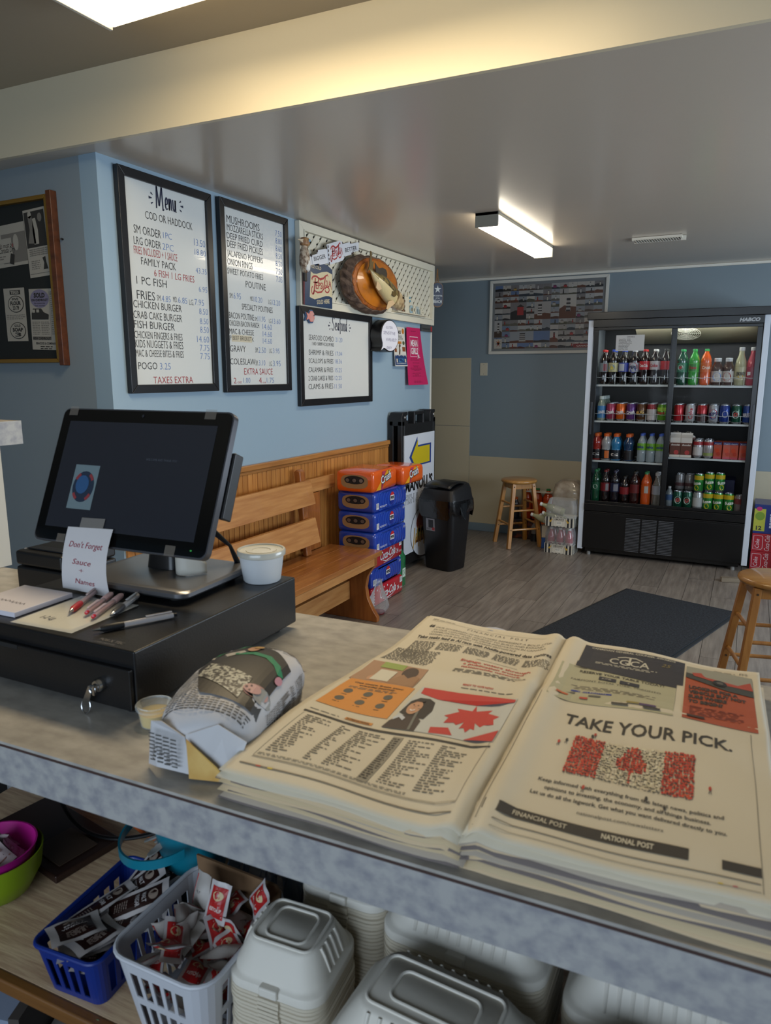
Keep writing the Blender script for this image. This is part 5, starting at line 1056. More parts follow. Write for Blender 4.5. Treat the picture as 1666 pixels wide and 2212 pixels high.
# ---------------------------------------------------------------- cash drawer
DZ = ZT + .012; DT = 1.155
dr = thing('cash_drawer', 'black metal cash drawer with keys in its lock, under the till screen', 'cash drawer', (-.765, .700, ZT), 1.5)
DM = mat('#0C0C0E', .36, bump=(300, .08)); DW, DD = .415, .435
MB(DM).box(-DW, 0, .004, DD, .012, .105).build('body', dr, bev=.003)
b = MB(DM); b.box(-DW + .004, -.004, -.004, .004, .014, .078); b.build('drawer_front', dr, bev=.002)
b = MB(mat('#050506', .7)); b.box(-DW + .10, -.24, -.0045, -.004, .071, .078); b.build('media_slot', dr)
for x, y in ((-.03, .03), (-.03, DD - .04), (-DW + .03, .03), (-DW + .03, DD - .04)):
    b = MB(mat('#101010', .8)); b.lathe([(.014, 0.0003), (.014, .012)], 12, c=(x, y, 0)); b.build('foot', dr)
b = MB(); b.text('POS-X TEC', -.085, .018, .007, mat('#6E6A66', .4), top(.1056), w=.048, bold=.02); b.text('CASH DRAWER', -.085, .009, .004, mat('#6E6A66', .4), top(.1056), w=.04); b.build('maker_print', dr)
CH = mat('#B9BABC', .15, metal=1.)
b = MB(CH); b.lathe([(.0105, 0), (.0105, .006), (.0085, .010), (0, .0105)], 18); o = b.build('lock', dr, smooth=True, loc=(-.062, -.004, .047)); o.rotation_euler = (R(90), 0, 0)
kx, kz = -.062, .047
b = MB(CH); b.tube([(kx + .006*cos(a) - .004, -.0175, kz - .004 + .006*sin(a)) for a in [2*pi*i/14 for i in range(14)]], .0014, 6, closed=True); b.box(kx - .002, kx + .002, -.02, -.0145, kz - .012, kz + .002); b.build('key_in_lock', dr, smooth=True)
b = MB(CH); b.tube([(kx - .022 + .009*cos(a), -.016 + .002*sin(a), kz - .034 + .011*sin(a)) for a in [2*pi*i/18 for i in range(18)]], .0008, 6, closed=True); b.build('key_ring', dr, smooth=True)
b = MB(CH); b.prism([(kx - .030, kz - .030), (kx - .018, kz - .034), (kx - .006, kz - .004), (kx - .014, kz - .000)], lambda x, z, d: (x, -.0145 - d, z), 0, .0018); b.build('hanging_key', dr, bev=.0008)
# receipt printer behind the drawer
t = thing('receipt_printer', 'black receipt printer standing on the counter behind the cash drawer', 'printer', (-1.462, 1.02, ZT + .0005), 1)
PM = mat('#0E0F11', .4); MB(PM).box(0, .15, 0, .155, 0, .072).build('body', t, bev=.006); MB(PM).box(0, .15, .0, .155, .074, .108).build('lid', t, bev=.007)
MB(mat('#1B1C1F', .3)).box(.02, .13, .02, .045, .1085, .112).build('tear_bar', t, bev=.001)
b = MB(mat('#8E8E90', .4)); b.lathe([(.003, 0), (.003, .002)], 8, c=(.012, .02, .107)); b.build('screw', t)
MB(mat('#8A8A8C', .4)).box(.115, .14, .05, .06, .1083, .1087).build('maker_print', t)
# ---------------------------------------------------------------- till screen
ti = thing('till_screen', 'black touchscreen till with a silver base, standing on the cash drawer', 'till', (-.995, .885, DT), math.degrees(.0487))
SIL = mat('#77777A', .3, metal=.75)
b = MB(SIL); b.loft([rr(w, d, .022, z, 5, .015, .112) for w, d, z in ((.262, .212, .008), (.270, .220, .012), (.270, .220, .019), (.262, .212, .0225))]); b.build('base_plate', ti, smooth=True)
for x in (-.09, .11):
    for y in (.03, .19): b = MB(mat('#101010', .8)); b.lathe([(.01, .0003), (.01, .0085)], 10, c=(x, y, 0)); b.build('foot', ti)
b = MB(mat('#17181A', .35)); b.loft([rr(.07, .045, .012, .0228, 3, 0, .135), rr(.06, .04, .012, .08, 3, 0, .14), rr(.055, .035, .01, .15, 3, 0, .125)]); b.build('neck', ti, smooth=True)
b = MB(mat('#B9B6AC', .35)); b.grid(lambda u, v: (.035 + .07*u, .125 - .035*sin(pi*u), .0235 + .05*v*(1 - (2*u - 1)**2*.6)), 10, 4); b.build('cable_cover', ti, smooth=True, solid=.002)
TL = .3987; ux, uz = sin(TL), cos(TL); SW_, SH_ = .404, .2625; zb = .088
def scr(x, h, d=0.): return (x, h*ux - d*uz, zb + h*uz + d*ux)      # d = in front of the glass
def sring(w0, w1, h0, h1, r, d): return [scr(p[0], p[1], d) for p in rr(w1 - w0, h1 - h0, r, 0, 4, (w0 + w1)/2, (h0 + h1)/2)]
b = MB(mat('#5A5A5E', .3, metal=.6)); b.loft([sring(-SW_/2, SW_/2, 0, SH_, .014, d) for d in (-.014, -.001)]); b.build('bezel_rim', ti, smooth=True, angle=40)
b = MB(mat('#141416', .4)); b.loft([sring(-SW_/2 + .004, SW_/2 - .004, .004, SH_ - .004, .014, -.0141), sring(-SW_/2 + .02, SW_/2 - .02, .02, SH_ - .02, .02, -.032)]); b.build('back_shell', ti, smooth=True)
b = MB(mat('#070708', .09, coat=.3)); b.loft([sring(-SW_/2 + .003, SW_/2 - .003, .003, SH_ - .003, .012, d) for d in (-.001, .0006)]); b.build('front_glass', ti)
b = MB(mat('#101216', .3)); b.add([scr(*p) for p in ((-.178, .028, .0010), (.172, .028, .0010), (.172, .236, .0010), (-.178, .236, .0010))], [(0, 1, 2, 3)], mat('#24262C', .12, emit=.12)); b.build('display', ti)
b = MB(); f = lambda x, z: scr(x, z, .0014); g = lambda x, z: scr(x, z, .0018); h4 = lambda x, z: scr(x, z, .0022)
b.rect(-.135, .065, -.075, .15, mat('#5E6E74', .3, emit=.14), f); b.disc(-.105, .108, .026, .03, mat('#2A3444', .3), g, 20); b.disc(-.108, .112, .016, .018, mat('#34567E', .3), h4, 14)
for a in (45, 135, 225, 315): b.stroke(arc(-.105, .108, .023, .027, a - 16, a + 16, 4), .006, mat('#8A3A3E', .3), h4)
b.text('WELCOME AND THANK YOU', .03, .166, .004, mat('#50545C', .3), f, w=.07); b.build('screen_image', ti)
b = MB(mat('#1E5A2A', .3, emit=1.2)); b.disc(.17, .0135, .0022, .0016, None, f, 8); b.build('power_light', ti)
b = MB(mat('#2E2E32', .2)); b.disc(0.0, SH_ - .0125, .003, .003, None, f, 12); b.build('camera_lens', ti)
tm = mat('#8E8478', .5, alpha=.35)
for x, z, w, h in ((-.185, .2475, .022, .018), (.14, .2475, .024, .018), (-.14, .0, .02, .016), (.115, .0, .022, .018)):
    b = MB(tm); b.rect(x, z, x + w, z + h, None, lambda a, c: scr(a, c, .0017)); b.build('tape_piece', ti)
b = MB(mat('#111113', .4)); b.loft([[scr(SW_/2 - .03, z, d) for z, d in ((.08, -.016), (.19, -.016), (.19, -.05), (.08, -.05))], [scr(SW_/2 + .004, z, d) for z, d in ((.075, -.018), (.195, -.018), (.195, -.045), (.075, -.045))]]); b.build('card_reader', ti, bev=.003)
for k in range(2):
    b = MB(mat('#0C1220' if k else '#0B0B0C', .4)); b.tube([(.02, .15 + k*.01, .12), (.07, .185, .10 - k*.01), (.105, .2, .06), (.118 - k*.01, .222, .006)], .0035, 8); b.build('cable', ti, smooth=True)
t = thing('reminder_note', 'handwritten white reminder note taped to the bottom of the till screen', 'paper note', (-1.055, .870, 1.160), 2)
NP = mat('#C6C3C4', .6)
nf = lambda u, v, e=0.: (-.056 + .112*u + .004*v*0 + .006*(1 - v)*(u - .3), -.002 - .006*sin(pi*v)*(.3 + u) + .022*v**2 - e, .0 + .112*v + .008*u*(v - .4))
b = MB(NP); b.grid(nf, 8, 8); b.build('paper', t, smooth=True)
b = MB(); f = lambda x, z: nf(x, z, .0008); pk = mat('#96404E', .6)
b.text("Don't Forget", .12, .70, .09, pk, f, w=.76, sh=.25); b.text('Sauce', .24, .44, .085, pk, f, w=.42, sh=.3); b.text('+', .40, .31, .08, pk, f, bold=-.02, w=.10); b.text('Names', .30, .13, .085, pk, f, w=.42, sh=.2); b.build('handwriting', t)
MB(mat('#8F8A84', .4, alpha=.6)).add([(-.028, .016, .103), (.030, .016, .105), (.030, .0285, .132), (-.028, .0285, .13)], [(0, 1, 2, 3)]).build('tape', t)
# soup tub
t = thing('soup_tub', 'white paper tub with a frosted lid at the back corner of the cash drawer', 'food tub', (-.822, 1.088, DT))
TW = mat('#C9CDD0', .45)
b = MB(TW); b.lathe([(0, .0005), (.034, .0005), (.036, .003), (.0435, .056)], 32); b.build('tub', t, smooth=True)
b = MB(mat('#C2C0B4', .25, coat=.4)); b.lathe([(.0425, .050), (.0465, .0525), (.047, .060), (.0455, .063), (.042, .0632), (.041, .0605), (.030, .0600), (.029, .0612), (.018, .0612), (.017, .060), (0, .060)], 36, c0=False); b.build('lid', t, smooth=True)
# pads and pens on the drawer
t = thing('note_pad', 'white note pad with a scribble, lying on the left of the cash drawer', 'note pad', (-1.10, .782, DT + .0005), 3)
MB(mat('#C9C5CC', .6)).box(-.075, .045, -.062, .058, 0, .009).build('pages', t, bev=.001)
b = MB(); sc_ = []; 
for i in range(26): sc_.append((-.04 + i*.0026, -.02 + .005*sin(i*1.7)*(.4 + (i % 5)*.2) - i*.0002))
b.stroke(sc_, .0012, mat('#3A3A40', .6), top(.0094)); b.build('scribble', t)
t = thing('taped_card', 'cream card in a clear sleeve taped on the drawer under the red pens', 'card', (-.985, .785, DT + .0005), 4)
MB(mat('#C9BD9C', .5)).box(-.055, .062, -.068, .060, 0, .0015).build('card', t)
MB(mat('#DDE0E0', .1, alpha=.14)).box(-.057, .075, -.078, .07, .0017, .0021).build('sleeve', t)
b = MB(); b.text('1-2 Lg', -.03, -.045, .012, mat('#3A3E50', .6), top(.0025), w=.03, sh=.2); b.build('lettering', t)
def pen(label, a, c, col, grip, clear, gp=None, z=DT + .0095):
    a = Vector((a[0], a[1], z)); c = Vector((c[0], c[1], z)); d = c - a; L = d.length
    t = thing('ballpoint_pen', label, 'pen', tuple(a), math.degrees(math.atan2(d.y, d.x)), gp)
    def seg(n, m, prof):
        b = MB(m); b.lathe(prof, 14); o = b.build(n, t, smooth=True); o.rotation_euler = (0, R(90), 0); return o
    seg('tip', CH, [(0, 0), (.0012, .001), (.002, .006), (.0036, .012)])
    seg('grip', mat(grip, .45), [(.0038, .012), (.0056, .018), (.0058, .04), (.0052, .048)])
    seg('barrel', mat(clear, .06, alpha=.45, coat=.5), [(.0048, .048), (.0048, L - .014), (.0044, L - .006)])
    seg('ink_tube', mat(col, .4), [(.0018, .048), (.0018, L - .02)])
    seg('button', mat(col, .3), [(.0034, L - .012), (.003, L), (0, L + .001)])
    b = MB(mat(clear, .1, alpha=.5)); b.box(L - .05, L - .008, -.0018, .0018, .006, .0075); b.build('clip', t)
    return t
Z1 = DT + .0085
pen('black ballpoint pen lying alone near the front edge of the drawer', (-.878, .728), (-.815, .845), '#141416', '#101012', '#C9C4C4', 'pens on the cash drawer', DT + .006)
pen('red pen with a red grip, leftmost of the pens on the card', (-.975, .766), (-1.035, .878), '#B01824', '#B01824', '#D8C4C4', 'pens on the cash drawer', Z1)
pen('red pen with its red button toward the camera, middle of the pens', (-.995, .880), (-.945, .775), '#B8182A', '#C9A8AC', '#D8C4C8', 'pens on the cash drawer', Z1 + .001)
pen('red pen with its button toward the camera, right of the other red ones', (-.975, .885), (-.922, .768), '#B8182A', '#C9A8AC', '#D8C4C8', 'pens on the cash drawer', Z1)
pen('grey-gripped pen right of the red pens on the card', (-.902, .785), (-.945, .890), '#1A1A1C', '#2A2A2E', '#C9C9CC', 'pens on the cash drawer', Z1)
# sauce cup
t = thing('sauce_cup', 'small clear lidded cup of yellow sauce against the cash drawer', 'sauce cup', (-.734, .706, ZT + .0005))
CL = mat('#D9DDDC', .05, alpha=.22)
b = MB(mat('#C9AE54', .35)); b.lathe([(0, .001), (.0195, .001), (.0225, .019), (0, .021)], 24); b.build('sauce', t, smooth=True)
b = MB(CL); b.lathe([(.0203, .0), (.0235, .025), (.0245, .027)], 28, c0=True, c1=False); b.build('cup', t, smooth=True)
b = MB(CL); b.lathe([(.0262, .025), (.0268, .030), (.0255, .032), (.0235, .032), (.0228, .0295), (0, .0295)], 28, c0=False); b.build('lid', t, smooth=True)
# ---------------------------------------------------------------- newspaper-wrapped parcel
t = thing('wrapped_parcel', 'food parcel wrapped in newspaper beside the open newspaper stack', 'food parcel', (-.618, .752, ZT + .0005), 14)
NWP = mat('#B7B6B8', .55); rq = random.Random(4)
ph_ = [rq.uniform(0, 6.28) for _ in range(8)]
def par(u, v, e=0.):
    th_ = 2*pi*u; fi = pi*(v - .5); s = lambda a, p: math.copysign(abs(a)**p, a)
    cr_ = 1 + .016*sin(7*th_ + ph_[0])*cos(3*fi) + .014*sin(11*th_ + 5*fi + ph_[1]) + .010*abs(sin(9*th_ + 2*fi))
    x = .073*s(cos(fi), .35)*s(cos(th_), .55)*cr_; y = .127*s(cos(fi), .35)*s(sin(th_), .5)*cr_; z = .043 + .043*s(sin(fi), .7)*cr_
    if z > .043: z -= .012*(abs(y)/.127)**2 - .006*cos(x*30)
    return (x, y - 0, max(z, 0) + e)
b = MB(NWP); b.grid(par, 40, 20); b.build('paper_wrap', t, smooth=True, angle=25)
def ptop(x, y, e=.0016):
    s2 = 0.; z = 0
    lo, hi = 0., 1.
    ax_, ay_ = abs(x)/.073, abs(y)/.127
    r_ = (ax_**(2/.55) + ay_**(2/.5))**.5     # superellipse radius
    th_c = r_**(1.0)
    c = min(max((ax_**3.6 + ay_**4)**(1/3.8), 0), .999)
    cf = c**(1/.35); sf = math.sqrt(max(1 - cf*cf, 0)); z = .043 + .043*sf**.7
    if z > .043: z -= .012*ay_**2 - .006*cos(x*30)
    return (x, y, z + e)
b = MB(); f = lambda x, y: ptop(x, y, .0022); g = lambda x, y: ptop(x, y, .0030); h5 = lambda x, y: ptop(x, y, .0038)
dkp = mat('#2B2723', .5)
def area_grid(pts_fn, nx, ny, m, fn): b.add([fn(*pts_fn(i/nx, j/ny)) for j in range(ny+1) for i in range(nx+1)], [(j*(nx+1)+i, j*(nx+1)+i+1, (j+1)*(nx+1)+i+1, (j+1)*(nx+1)+i) for j in range(ny) for i in range(nx)], m)
def lerp_(P, x):
    for (a, c), (d, e) in zip(P, P[1:]):
        if x <= d: return c + (e - c)*(x - a)/(d - a)
    return P[-1][1]
LO_ = [(-.0655, .012), (-.02, -.078), (.0655, -.088)]; HI_ = [(-.0655, .040), (-.01, .100), (.03, .080), (.0655, .042)]
def pic_(u, v): x = -.0655 + .131*u; a = lerp_(LO_, x); return (x, a + (lerp_(HI_, x) - a)*v)
area_grid(pic_, 16, 16, dkp, f)
flr = mat('#B5B2A2', .5, nz=(190, '#2E2A28', (1, 1, 1), .45, .55))
area_grid(lambda u, v: (-.044 + .080*u, -.012 - .040*u + (v - .5)*(.042 + .01*u)), 10, 6, flr, g)
b.disc(.050, -.052, .017, .014, mat('#B58A84', .5), g, 16); b.disc(.060, -.055, .011, .014, mat('#8E8E8A', .5), h5, 14); b.disc(.046, -.052, .012, .010, mat('#B58A84', .5), lambda x, y: ptop(x, y, .0044), 14)
for q, w_ in (((.043, -.047), .0016), ((.044, -.057), .0016), ((.038, -.052), .002)): b.disc(q[0], q[1], w_, w_, mat('#4E3430', .5), lambda x, y: ptop(x, y, .005), 6)
b.stroke([(-.022, .045), (.005, .052), (.030, .046), (.050, .028), (.062, .008)], [.008, .012, .011, .010, .008], mat('#1E7A54', .5), g); b.disc(.064, -.004, .004, .010, mat('#B5808A', .5), h5, 12)
b.stroke([(-.055, .035), (-.03, .042), (-.012, .058)], [.012, .016, .010], mat('#B0AAA2', .5), g); b.stroke([(-.062, .030), (-.048, .050), (-.024, .088), (-.014, .094)], [.006, .009, .008, .004], mat('#2E7A4C', .5), g); b.disc(-.003, .070, .009, .013, mat('#B58A68', .5), h5, 12); b.disc(.002, .078, .008, .007, mat('#A88448', .5), lambda x, y: ptop(x, y, .0044), 12)
ink = mat('#4A4846', .6)
for k in range(8):
    for q in range(17):
        x = -.062 + q*.0073; y = .118 - k*.0036
        if y > lerp_(HI_, x) + .004: b.rect(x, y, x + rq.uniform(.004, .0066), y + .0017, ink, f)
for k in range(26):
    for q in range(17):
        x = -.062 + q*.0073; y = -.012 - k*.0038
        if y < lerp_(LO_, x) - .006 and x < .055 and y > -.112: b.rect(x, y, x + rq.uniform(.004, .0066), y + .0017, ink, f)
for k in range(14):
    v0 = .60 - k*.019
    for q in range(16):
        u0 = .955 + q*.0068; w_ = rq.uniform(.003, .0056)
        if q == 8: continue
        P = []
        for (uu, vv) in ((u0, v0), (u0 + w_, v0), (u0 + w_, v0 + .008), (u0, v0 + .008)):
            p = par(uu % 1., vv); P.append((p[0] + .0012, p[1], p[2] + .0006))
        b.add(P, [(0, 1, 2, 3)], ink)
b.build('newsprint', t)
# folded ends of the wrap
b = MB(NWP); b.T = Matrix.Translation((0, -.011, 0))
b.add([(-.07, -.112, .004), (-.05, -.126, .010), (.0, -.128, .006), (-.012, -.120, .052), (-.046, -.116, .068), (-.068, -.104, .060)], [(0, 1, 2, 3, 4, 5)])
b.add([(-.010, -.122, .056), (.0, -.130, .006), (.052, -.124, .003), (.066, -.108, .048), (.03, -.112, .070)], [(0, 1, 2, 3, 4)]); b.build('folded_flap', t, solid=.0012)
b = MB(mat('#B0812C', .5, nz=(20, '#C9A45A', (1, 1, 1)))); b.T = Matrix.Translation((0, -.012, 0)); b.add([(-.006, -.127, .054), (-.002, -.132, .004), (.050, -.1265, .002), (.034, -.128, .022)], [(0, 1, 2, 3)]); b.build('golden_patch', t, solid=.0014)
b = MB(ink); b.T = Matrix.Translation((0, -.0122, 0))
for k in range(8):
    for q in range(4): b.add([(-.062 + q*.012, -.1185 - q*.0035 - .0022*(1 - abs(q - 1.5)/4), .052 - k*.0052), (-.062 + q*.012 + .009, -.1195 - q*.0035 - .002, .052 - k*.0052), (-.062 + q*.012 + .009, -.1195 - q*.0035 - .002, .0542 - k*.0052), (-.062 + q*.012, -.1185 - q*.0035 - .002, .0542 - k*.0052)], [(0, 1, 2, 3)])
b.build('flap_print', t)
# ---------------------------------------------------------------- newspaper stack
nsp = thing('newspaper_stack', 'thick stack of newspapers lying open at the financial pages on the counter', 'newspaper', (-.225, .617, ZT))
O_ = Vector((-.225, .617))
def zpage(X_, v, side):
    z = .0415 + .004*math.exp(-((v - .605)/.045)**2) + .0025*sin(v*7 + X_*20) + .0018*sin(v*17 + X_*31)
    d = abs(X_ + .03*v)
    z += .0075*math.exp(-((d - .016)/.016)**2) - .004*math.exp(-(d/.006)**2)
    if v < .12: z -= .006*((.12 - v)/.12)**2
    return z
QL = [(-.51, .603), (-.225, .617), (-.254, 1.207), (-.518, 1.201)]; QR = [(-.225, .617), (.05, .65), (.028, 1.198), (-.254, 1.207)]
def page(Q, side):
    def fn(u, v, e=0.):
        x = (Q[0][0]*(1-u) + Q[1][0]*u)*(1-v) + (Q[3][0]*(1-u) + Q[2][0]*u)*v - O_.x
        y = (Q[0][1]*(1-u) + Q[1][1]*u)*(1-v) + (Q[3][1]*(1-u) + Q[2][1]*u)*v - O_.y
        if side == 'L' and u < .3: x += (.3 - u)*.05*(-1 if v < .58 else .3)*min(1, abs(v - .58)*8)
        return (x, y, zpage(x, v, side) + e)
    return fn
PGL, PGR = page(QL, 'L'), page(QR, 'R')
NPM = mat('#C6BCA6', .6, bump=(12, .1)); NPS = [mat('#C4B08C', .65), mat('#6E6460', .65), mat('#C8B290', .65), mat('#A89C8C', .65)]
rs = random.Random(12); nl = 13
for i in range(nl):      # folded sheets under the open one, edges uneven
    zf = (i + .3)/nl; ox, oy = rs.uniform(-.006, .006), rs.uniform(-.010, .004); sw = rs.uniform(-.004, .006); am = rs.uniform(.0008, .002)
    phs = rs.uniform(0, 6)
    for (Q, nm) in ((PGL, 0), (PGR, 1)):
        def lf(u, v, Q=Q, nm=nm):
            uu = u*(1.08 if nm else 1); 
            if not nm: uu = 1 - (1 - u)*(1 + sw*3)
            p = Q(uu, v); ed = max(0, .12 - v)/.12
            return (p[0] + ox, p[1] + oy + ((.004 - (.026*uu if nm else .004*uu))*(1 - zf)*(1 - v) if v < .5 else .008*(1 - zf)), max(.0008 + .0006*i, p[2]*zf*(1 - .10*ed*(1 - zf)) + am*sin(u*9 + phs)*ed))
        MB(NPS[(i + nm) % 4] if i < nl - 2 else NPM).grid(lf, 16, 12).build('sheet', nsp, smooth=True, solid=.0006)
MB(NPM).grid(lambda u, v: PGL(u, v), 60, 60).build('left_page', nsp, smooth=True, solid=.0004)
MB(NPM).grid(lambda u, v: PGR(u*1.07, v), 60, 60).build('right_page', nsp, smooth=True, solid=.0004)
MB(mat('#A9AEBE', .6)).grid(lambda u, v: (-.21 + .09*u, .575 + .035*v, .028 + .012*sin(pi*u) - .006*v), 6, 4).build('loose_corner', nsp, smooth=True)
MB(mat('#9C8E86', .6)).grid(lambda u, v: (.04 + .19*u, .572 + .03*v - .02*u, .030 + .008*sin(pi*u*1.4) - .008*v), 8, 4).build('loose_corner', nsp, smooth=True)
def PL(fn, e): return lambda x, y: fn(x, y, e)
f, g, h6 = PL(PGL, .0009), PL(PGL, .0013), PL(PGL, .0017)
nk = mat('#35302A', .7); ngr = mat('#6E675A', .7); nr = mat('#B23A28', .6); no = mat('#C9822E', .6); nlg = mat('#8B8474', .7); sk = mat('#B98A68', .6); nw2 = mat('#C4BBA4', .6)
b = MB()
def GR(x0, y0, x1, y1, m, fn, n=10): b.rect(x0, y0, x1, y1, m, fn, n, max(1, int(abs(y1 - y0)*24)))
GR(.03, .034, .93, .038, ngr, f); GR(.05, .060, .93, .0615, nlg, f); GR(.05, .064, .93, .0655, nlg, f); GR(.05, .066, .052, .262, nlg, f, 1); GR(.928, .066, .93, .29, nlg, f, 1); GR(.04, .266, .94, .274, nk, f)
GR(.10, .034, .12, .038, mat('#B0402E', .6), g, 1); GR(.15, .034, .17, .038, mat('#C9B02E', .6), g, 1)
for x0, x1, s in ((.075, .20, 1), (.235, .29, 2), (.315, .46, 3), (.57, .72, 4), (.73, .86, 5)): b.lines(x0, .082, x1, .258, .0085, ngr, f, word=.022, rag=.75, seed=s, hh=.42)
GR(.49, .075, .54, .258, nlg, f, 2); b.lines(.495, .08, .535, .255, .0085, nk, g, word=.02, rag=.2, seed=9)
b.lines(.06, .068, .8, .080, .0045, nlg, f, word=.02, seed=6)
GR(.035, .325, .388, .49, no, f); GR(.02, .49, .37, .60, mat('#A07A5C', .6), f); GR(.12, .50, .22, .56, mat('#C9C2AE', .6), g, 3); GR(.10, .57, .24, .60, mat('#8A9A4A', .6), g, 3)
b.disc(.29, .565, .045, .03, mat('#3E2A20', .6), g, 14); b.shape([(.21, .495), (.365, .495), (.36, .55), (.27, .56)], mat('#96704E', .6), g); b.disc(.12, .51, .02, .015, sk, g, 10)
for i in range(6): b.disc(.10 + (i % 3)*.10, .42 - (i//3)*.045, .022, .013, mat('#4E4A40', .6), g, 14); b.lines(.085 + (i % 3)*.10, .398 - (i//3)*.045, .12 + (i % 3)*.10, .404 - (i//3)*.045, .006, nk, g, word=.02, seed=i)
b.text('Get more from your', .08, .468, .007, nk, g, w=.26, bold=.03); b.text('everyday journey', .12, .456, .007, nk, g, w=.18, bold=.03); b.lines(.08, .438, .33, .452, .006, ngr, g, word=.03)
b.lines(.05, .286, .19, .292, .006, ngr, f, word=.03); GR(.215, .285, .345, .296, no, f, 3); b.text('INTERNATIONAL', .222, .287, .006, nk, g, w=.11, bold=.03)
# flag picture and portrait
GR(.415, .29, .94, .51, mat('#B9BAB4', .6), f, 14); b.shape([(.43, .505), (.62, .51), (.935, .50), (.935, .485), (.75, .46), (.55, .455), (.44, .47)], mat('#B8281E', .6), g)
b.shape([(.63, .292), (.74, .30), (.70, .33), (.62, .318)], mat('#B8281E', .6), g); b.shape([(.80, .291), (.935, .292), (.935, .345), (.88, .33)], mat('#B8281E', .6), g)
lf_ = [(0, -.5), (.04, -.28), (.34, -.34), (.28, -.22), (.52, -.02), (.42, .04), (.46, .26), (.28, .22), (.22, .30), (.10, .16), (.14, .42), (.06, .38), (0, .54)]
leaf = lf_ + [(-x, y) for x, y in lf_[::-1][1:-1]]
b.shape([(.77 + x*.25 + .03*y, .395 - (y)*.13 + x*.03) for x, y in leaf], mat('#B8281E', .6), g)
b.stroke([(.53, .29), (.515, .34), (.50, .39)], .012, mat('#6A6A62', .6), h6)
b.shape([(.395, .288), (.56, .289), (.555, .335), (.51, .36), (.44, .35), (.405, .32)], mat('#33221E', .6), g); b.stroke([(.415, .33), (.44, .345), (.47, .332)], .014, mat('#B8BCC0', .6), h6)
hm = mat('#1E1512', .6); b.shape([(.42, .36), (.43, .42), (.46, .445), (.51, .45), (.55, .435), (.57, .39), (.56, .345), (.50, .35), (.47, .35)], hm, g); b.disc(.475, .392, .035, .035, sk, h6, 16)
b4 = PL(PGL, .0021); b.disc(.463, .402, .004, .0025, hm, b4, 8); b.disc(.486, .402, .004, .0025, hm, b4, 8); b.stroke([(.462, .378), (.474, .373), (.488, .379)], .005, mat('#E0D4CC', .6), b4); b.stroke([(.44, .41), (.46, .428), (.50, .43)], .012, hm, b4); b.stroke([(.475, .398), (.472, .389)], .003, mat('#9A6A50', .6), b4)
b.text('READY TO VOTE NOW!', .61, .552, .008, nr, f, w=.17, bold=.03); b.lines(.61, .536, .90, .546, .008, ngr, f, word=.03)
for k, (s, w) in enumerate((('Engage voters through', .42), ('a publication trusted', .36), ('nationwide network', .35))): b.text(s, .70, .695 - k*.021, .013, nr, f, w=w, al='C', bold=.02)
b.lines(.5, .61, .92, .642, .009, ngr, f, word=.04); GR(.57, .722, .82, .724, nlg, f, 4)
# upper half columns and headings
for k in range(5): b.lines(.09 + k*.185, .745 if k else .66, .25 + k*.185, .80, .0075, ngr, f, word=.022, rag=.06, seed=k + 20)
b.lines(.03, .62, .34, .735, .0078, ngr, f, word=.022, rag=.05, seed=40)
b.text('Telus seeks lead in AI race with Nvidia-powered data centres', .075, .818, .019, nk, f, w=.90, bold=.02)
GR(.09, .808, .98, .8095, nlg, f)
for k in range(4): b.text(('OUR SOVEREIGN AI FACTORIES REPRESENT A BOLD STEP', 'IN OUR CONTINUAL JOURNEY TO BUILD AND EXPAND', 'COMPUTATION, AND WE DRIVE INNOVATION IN CANADA', 'WITHIN OUR BORDERS - DARREN ENTWISTLE')[k], .14, .902 - k*.019, .011, ngr, f, w=(.80, .76, .78, .6)[k], sh=.15)
b.text('66', .085, .905, .018, nk, f, w=.04, bold=.05); b.text('F I N A N C I A L   P O S T', .35, .934, .014, ngr, f, w=.42); GR(.06, .958, .95, .9595, nlg, f); b.text('FP4', .06, .965, .012, ngr, f, w=.04); b.lines(.11, .966, .24, .974, .007, nlg, f, word=.03)
b.build('left_print', nsp)
b = MB(); f, g, h6 = PL(PGR, .0009), PL(PGR, .0013), PL(PGR, .0017)
GR(.13, .80, .69, .972, mat('#2C2B33', .6), f, 10); GR(.05, .585, .66, .80, mat('#A7A285', .6), f, 10)
b.shape([(.125, .80), (.66, .80), (.66, .775), (.4, .80), (.2, .825), (.125, .835)], mat('#2C2B33', .6), g)
cw_ = mat('#B9B4A4', .6)
b.text('CANADIAN GENERAL COUNSEL AWARDS', .17, .953, .011, cw_, g, w=.47, bold=.02); b.text('CGCA', .29, .868, .038, cw_, g, w=.22, bold=.01); b.stroke([(.40, .925), (.40, .87)], .012, cw_, g); b.stroke([(.33, .915), (.37, .925), (.43, .925), (.47, .91)], .006, cw_, g); b.lines(.22, .845, .56, .862, .008, cw_, g, word=.03)
b.text('25', .57, .90, .022, mat('#8A7A4A', .6), g, w=.05, sh=.3)
b.lines(.12, .79, .62, .80, .008, ngr, g, word=.05); b.text('RESERVE YOUR TABLE TODAY!', .16, .765, .014, nk, g, w=.44, bold=.02)
b.shape([(.27, .735), (.36, .732), (.36, .753), (.27, .756)], mat('#2C2B33', .6), h6); b.shape([(.38, .73), (.48, .728), (.48, .75), (.38, .752)], mat('#2C2B33', .6), h6); b.text('JUNE', .285, .739, .008, cw_, PL(PGR, .0021), w=.05); b.text('3', .42, .736, .008, cw_, PL(PGR, .0021), w=.01)
b.text('FAIRMONT ROYAL YORK, TORONTO', .13, .715, .009, nk, h6, w=.46); b.lines(.12, .665, .58, .69, .008, ngr, g, word=.04); GR(.13, .645, .36, .656, mat('#2E3A86', .6), g, 3); b.text('THOMSON REUTERS', .135, .647, .007, cw_, h6, w=.2)
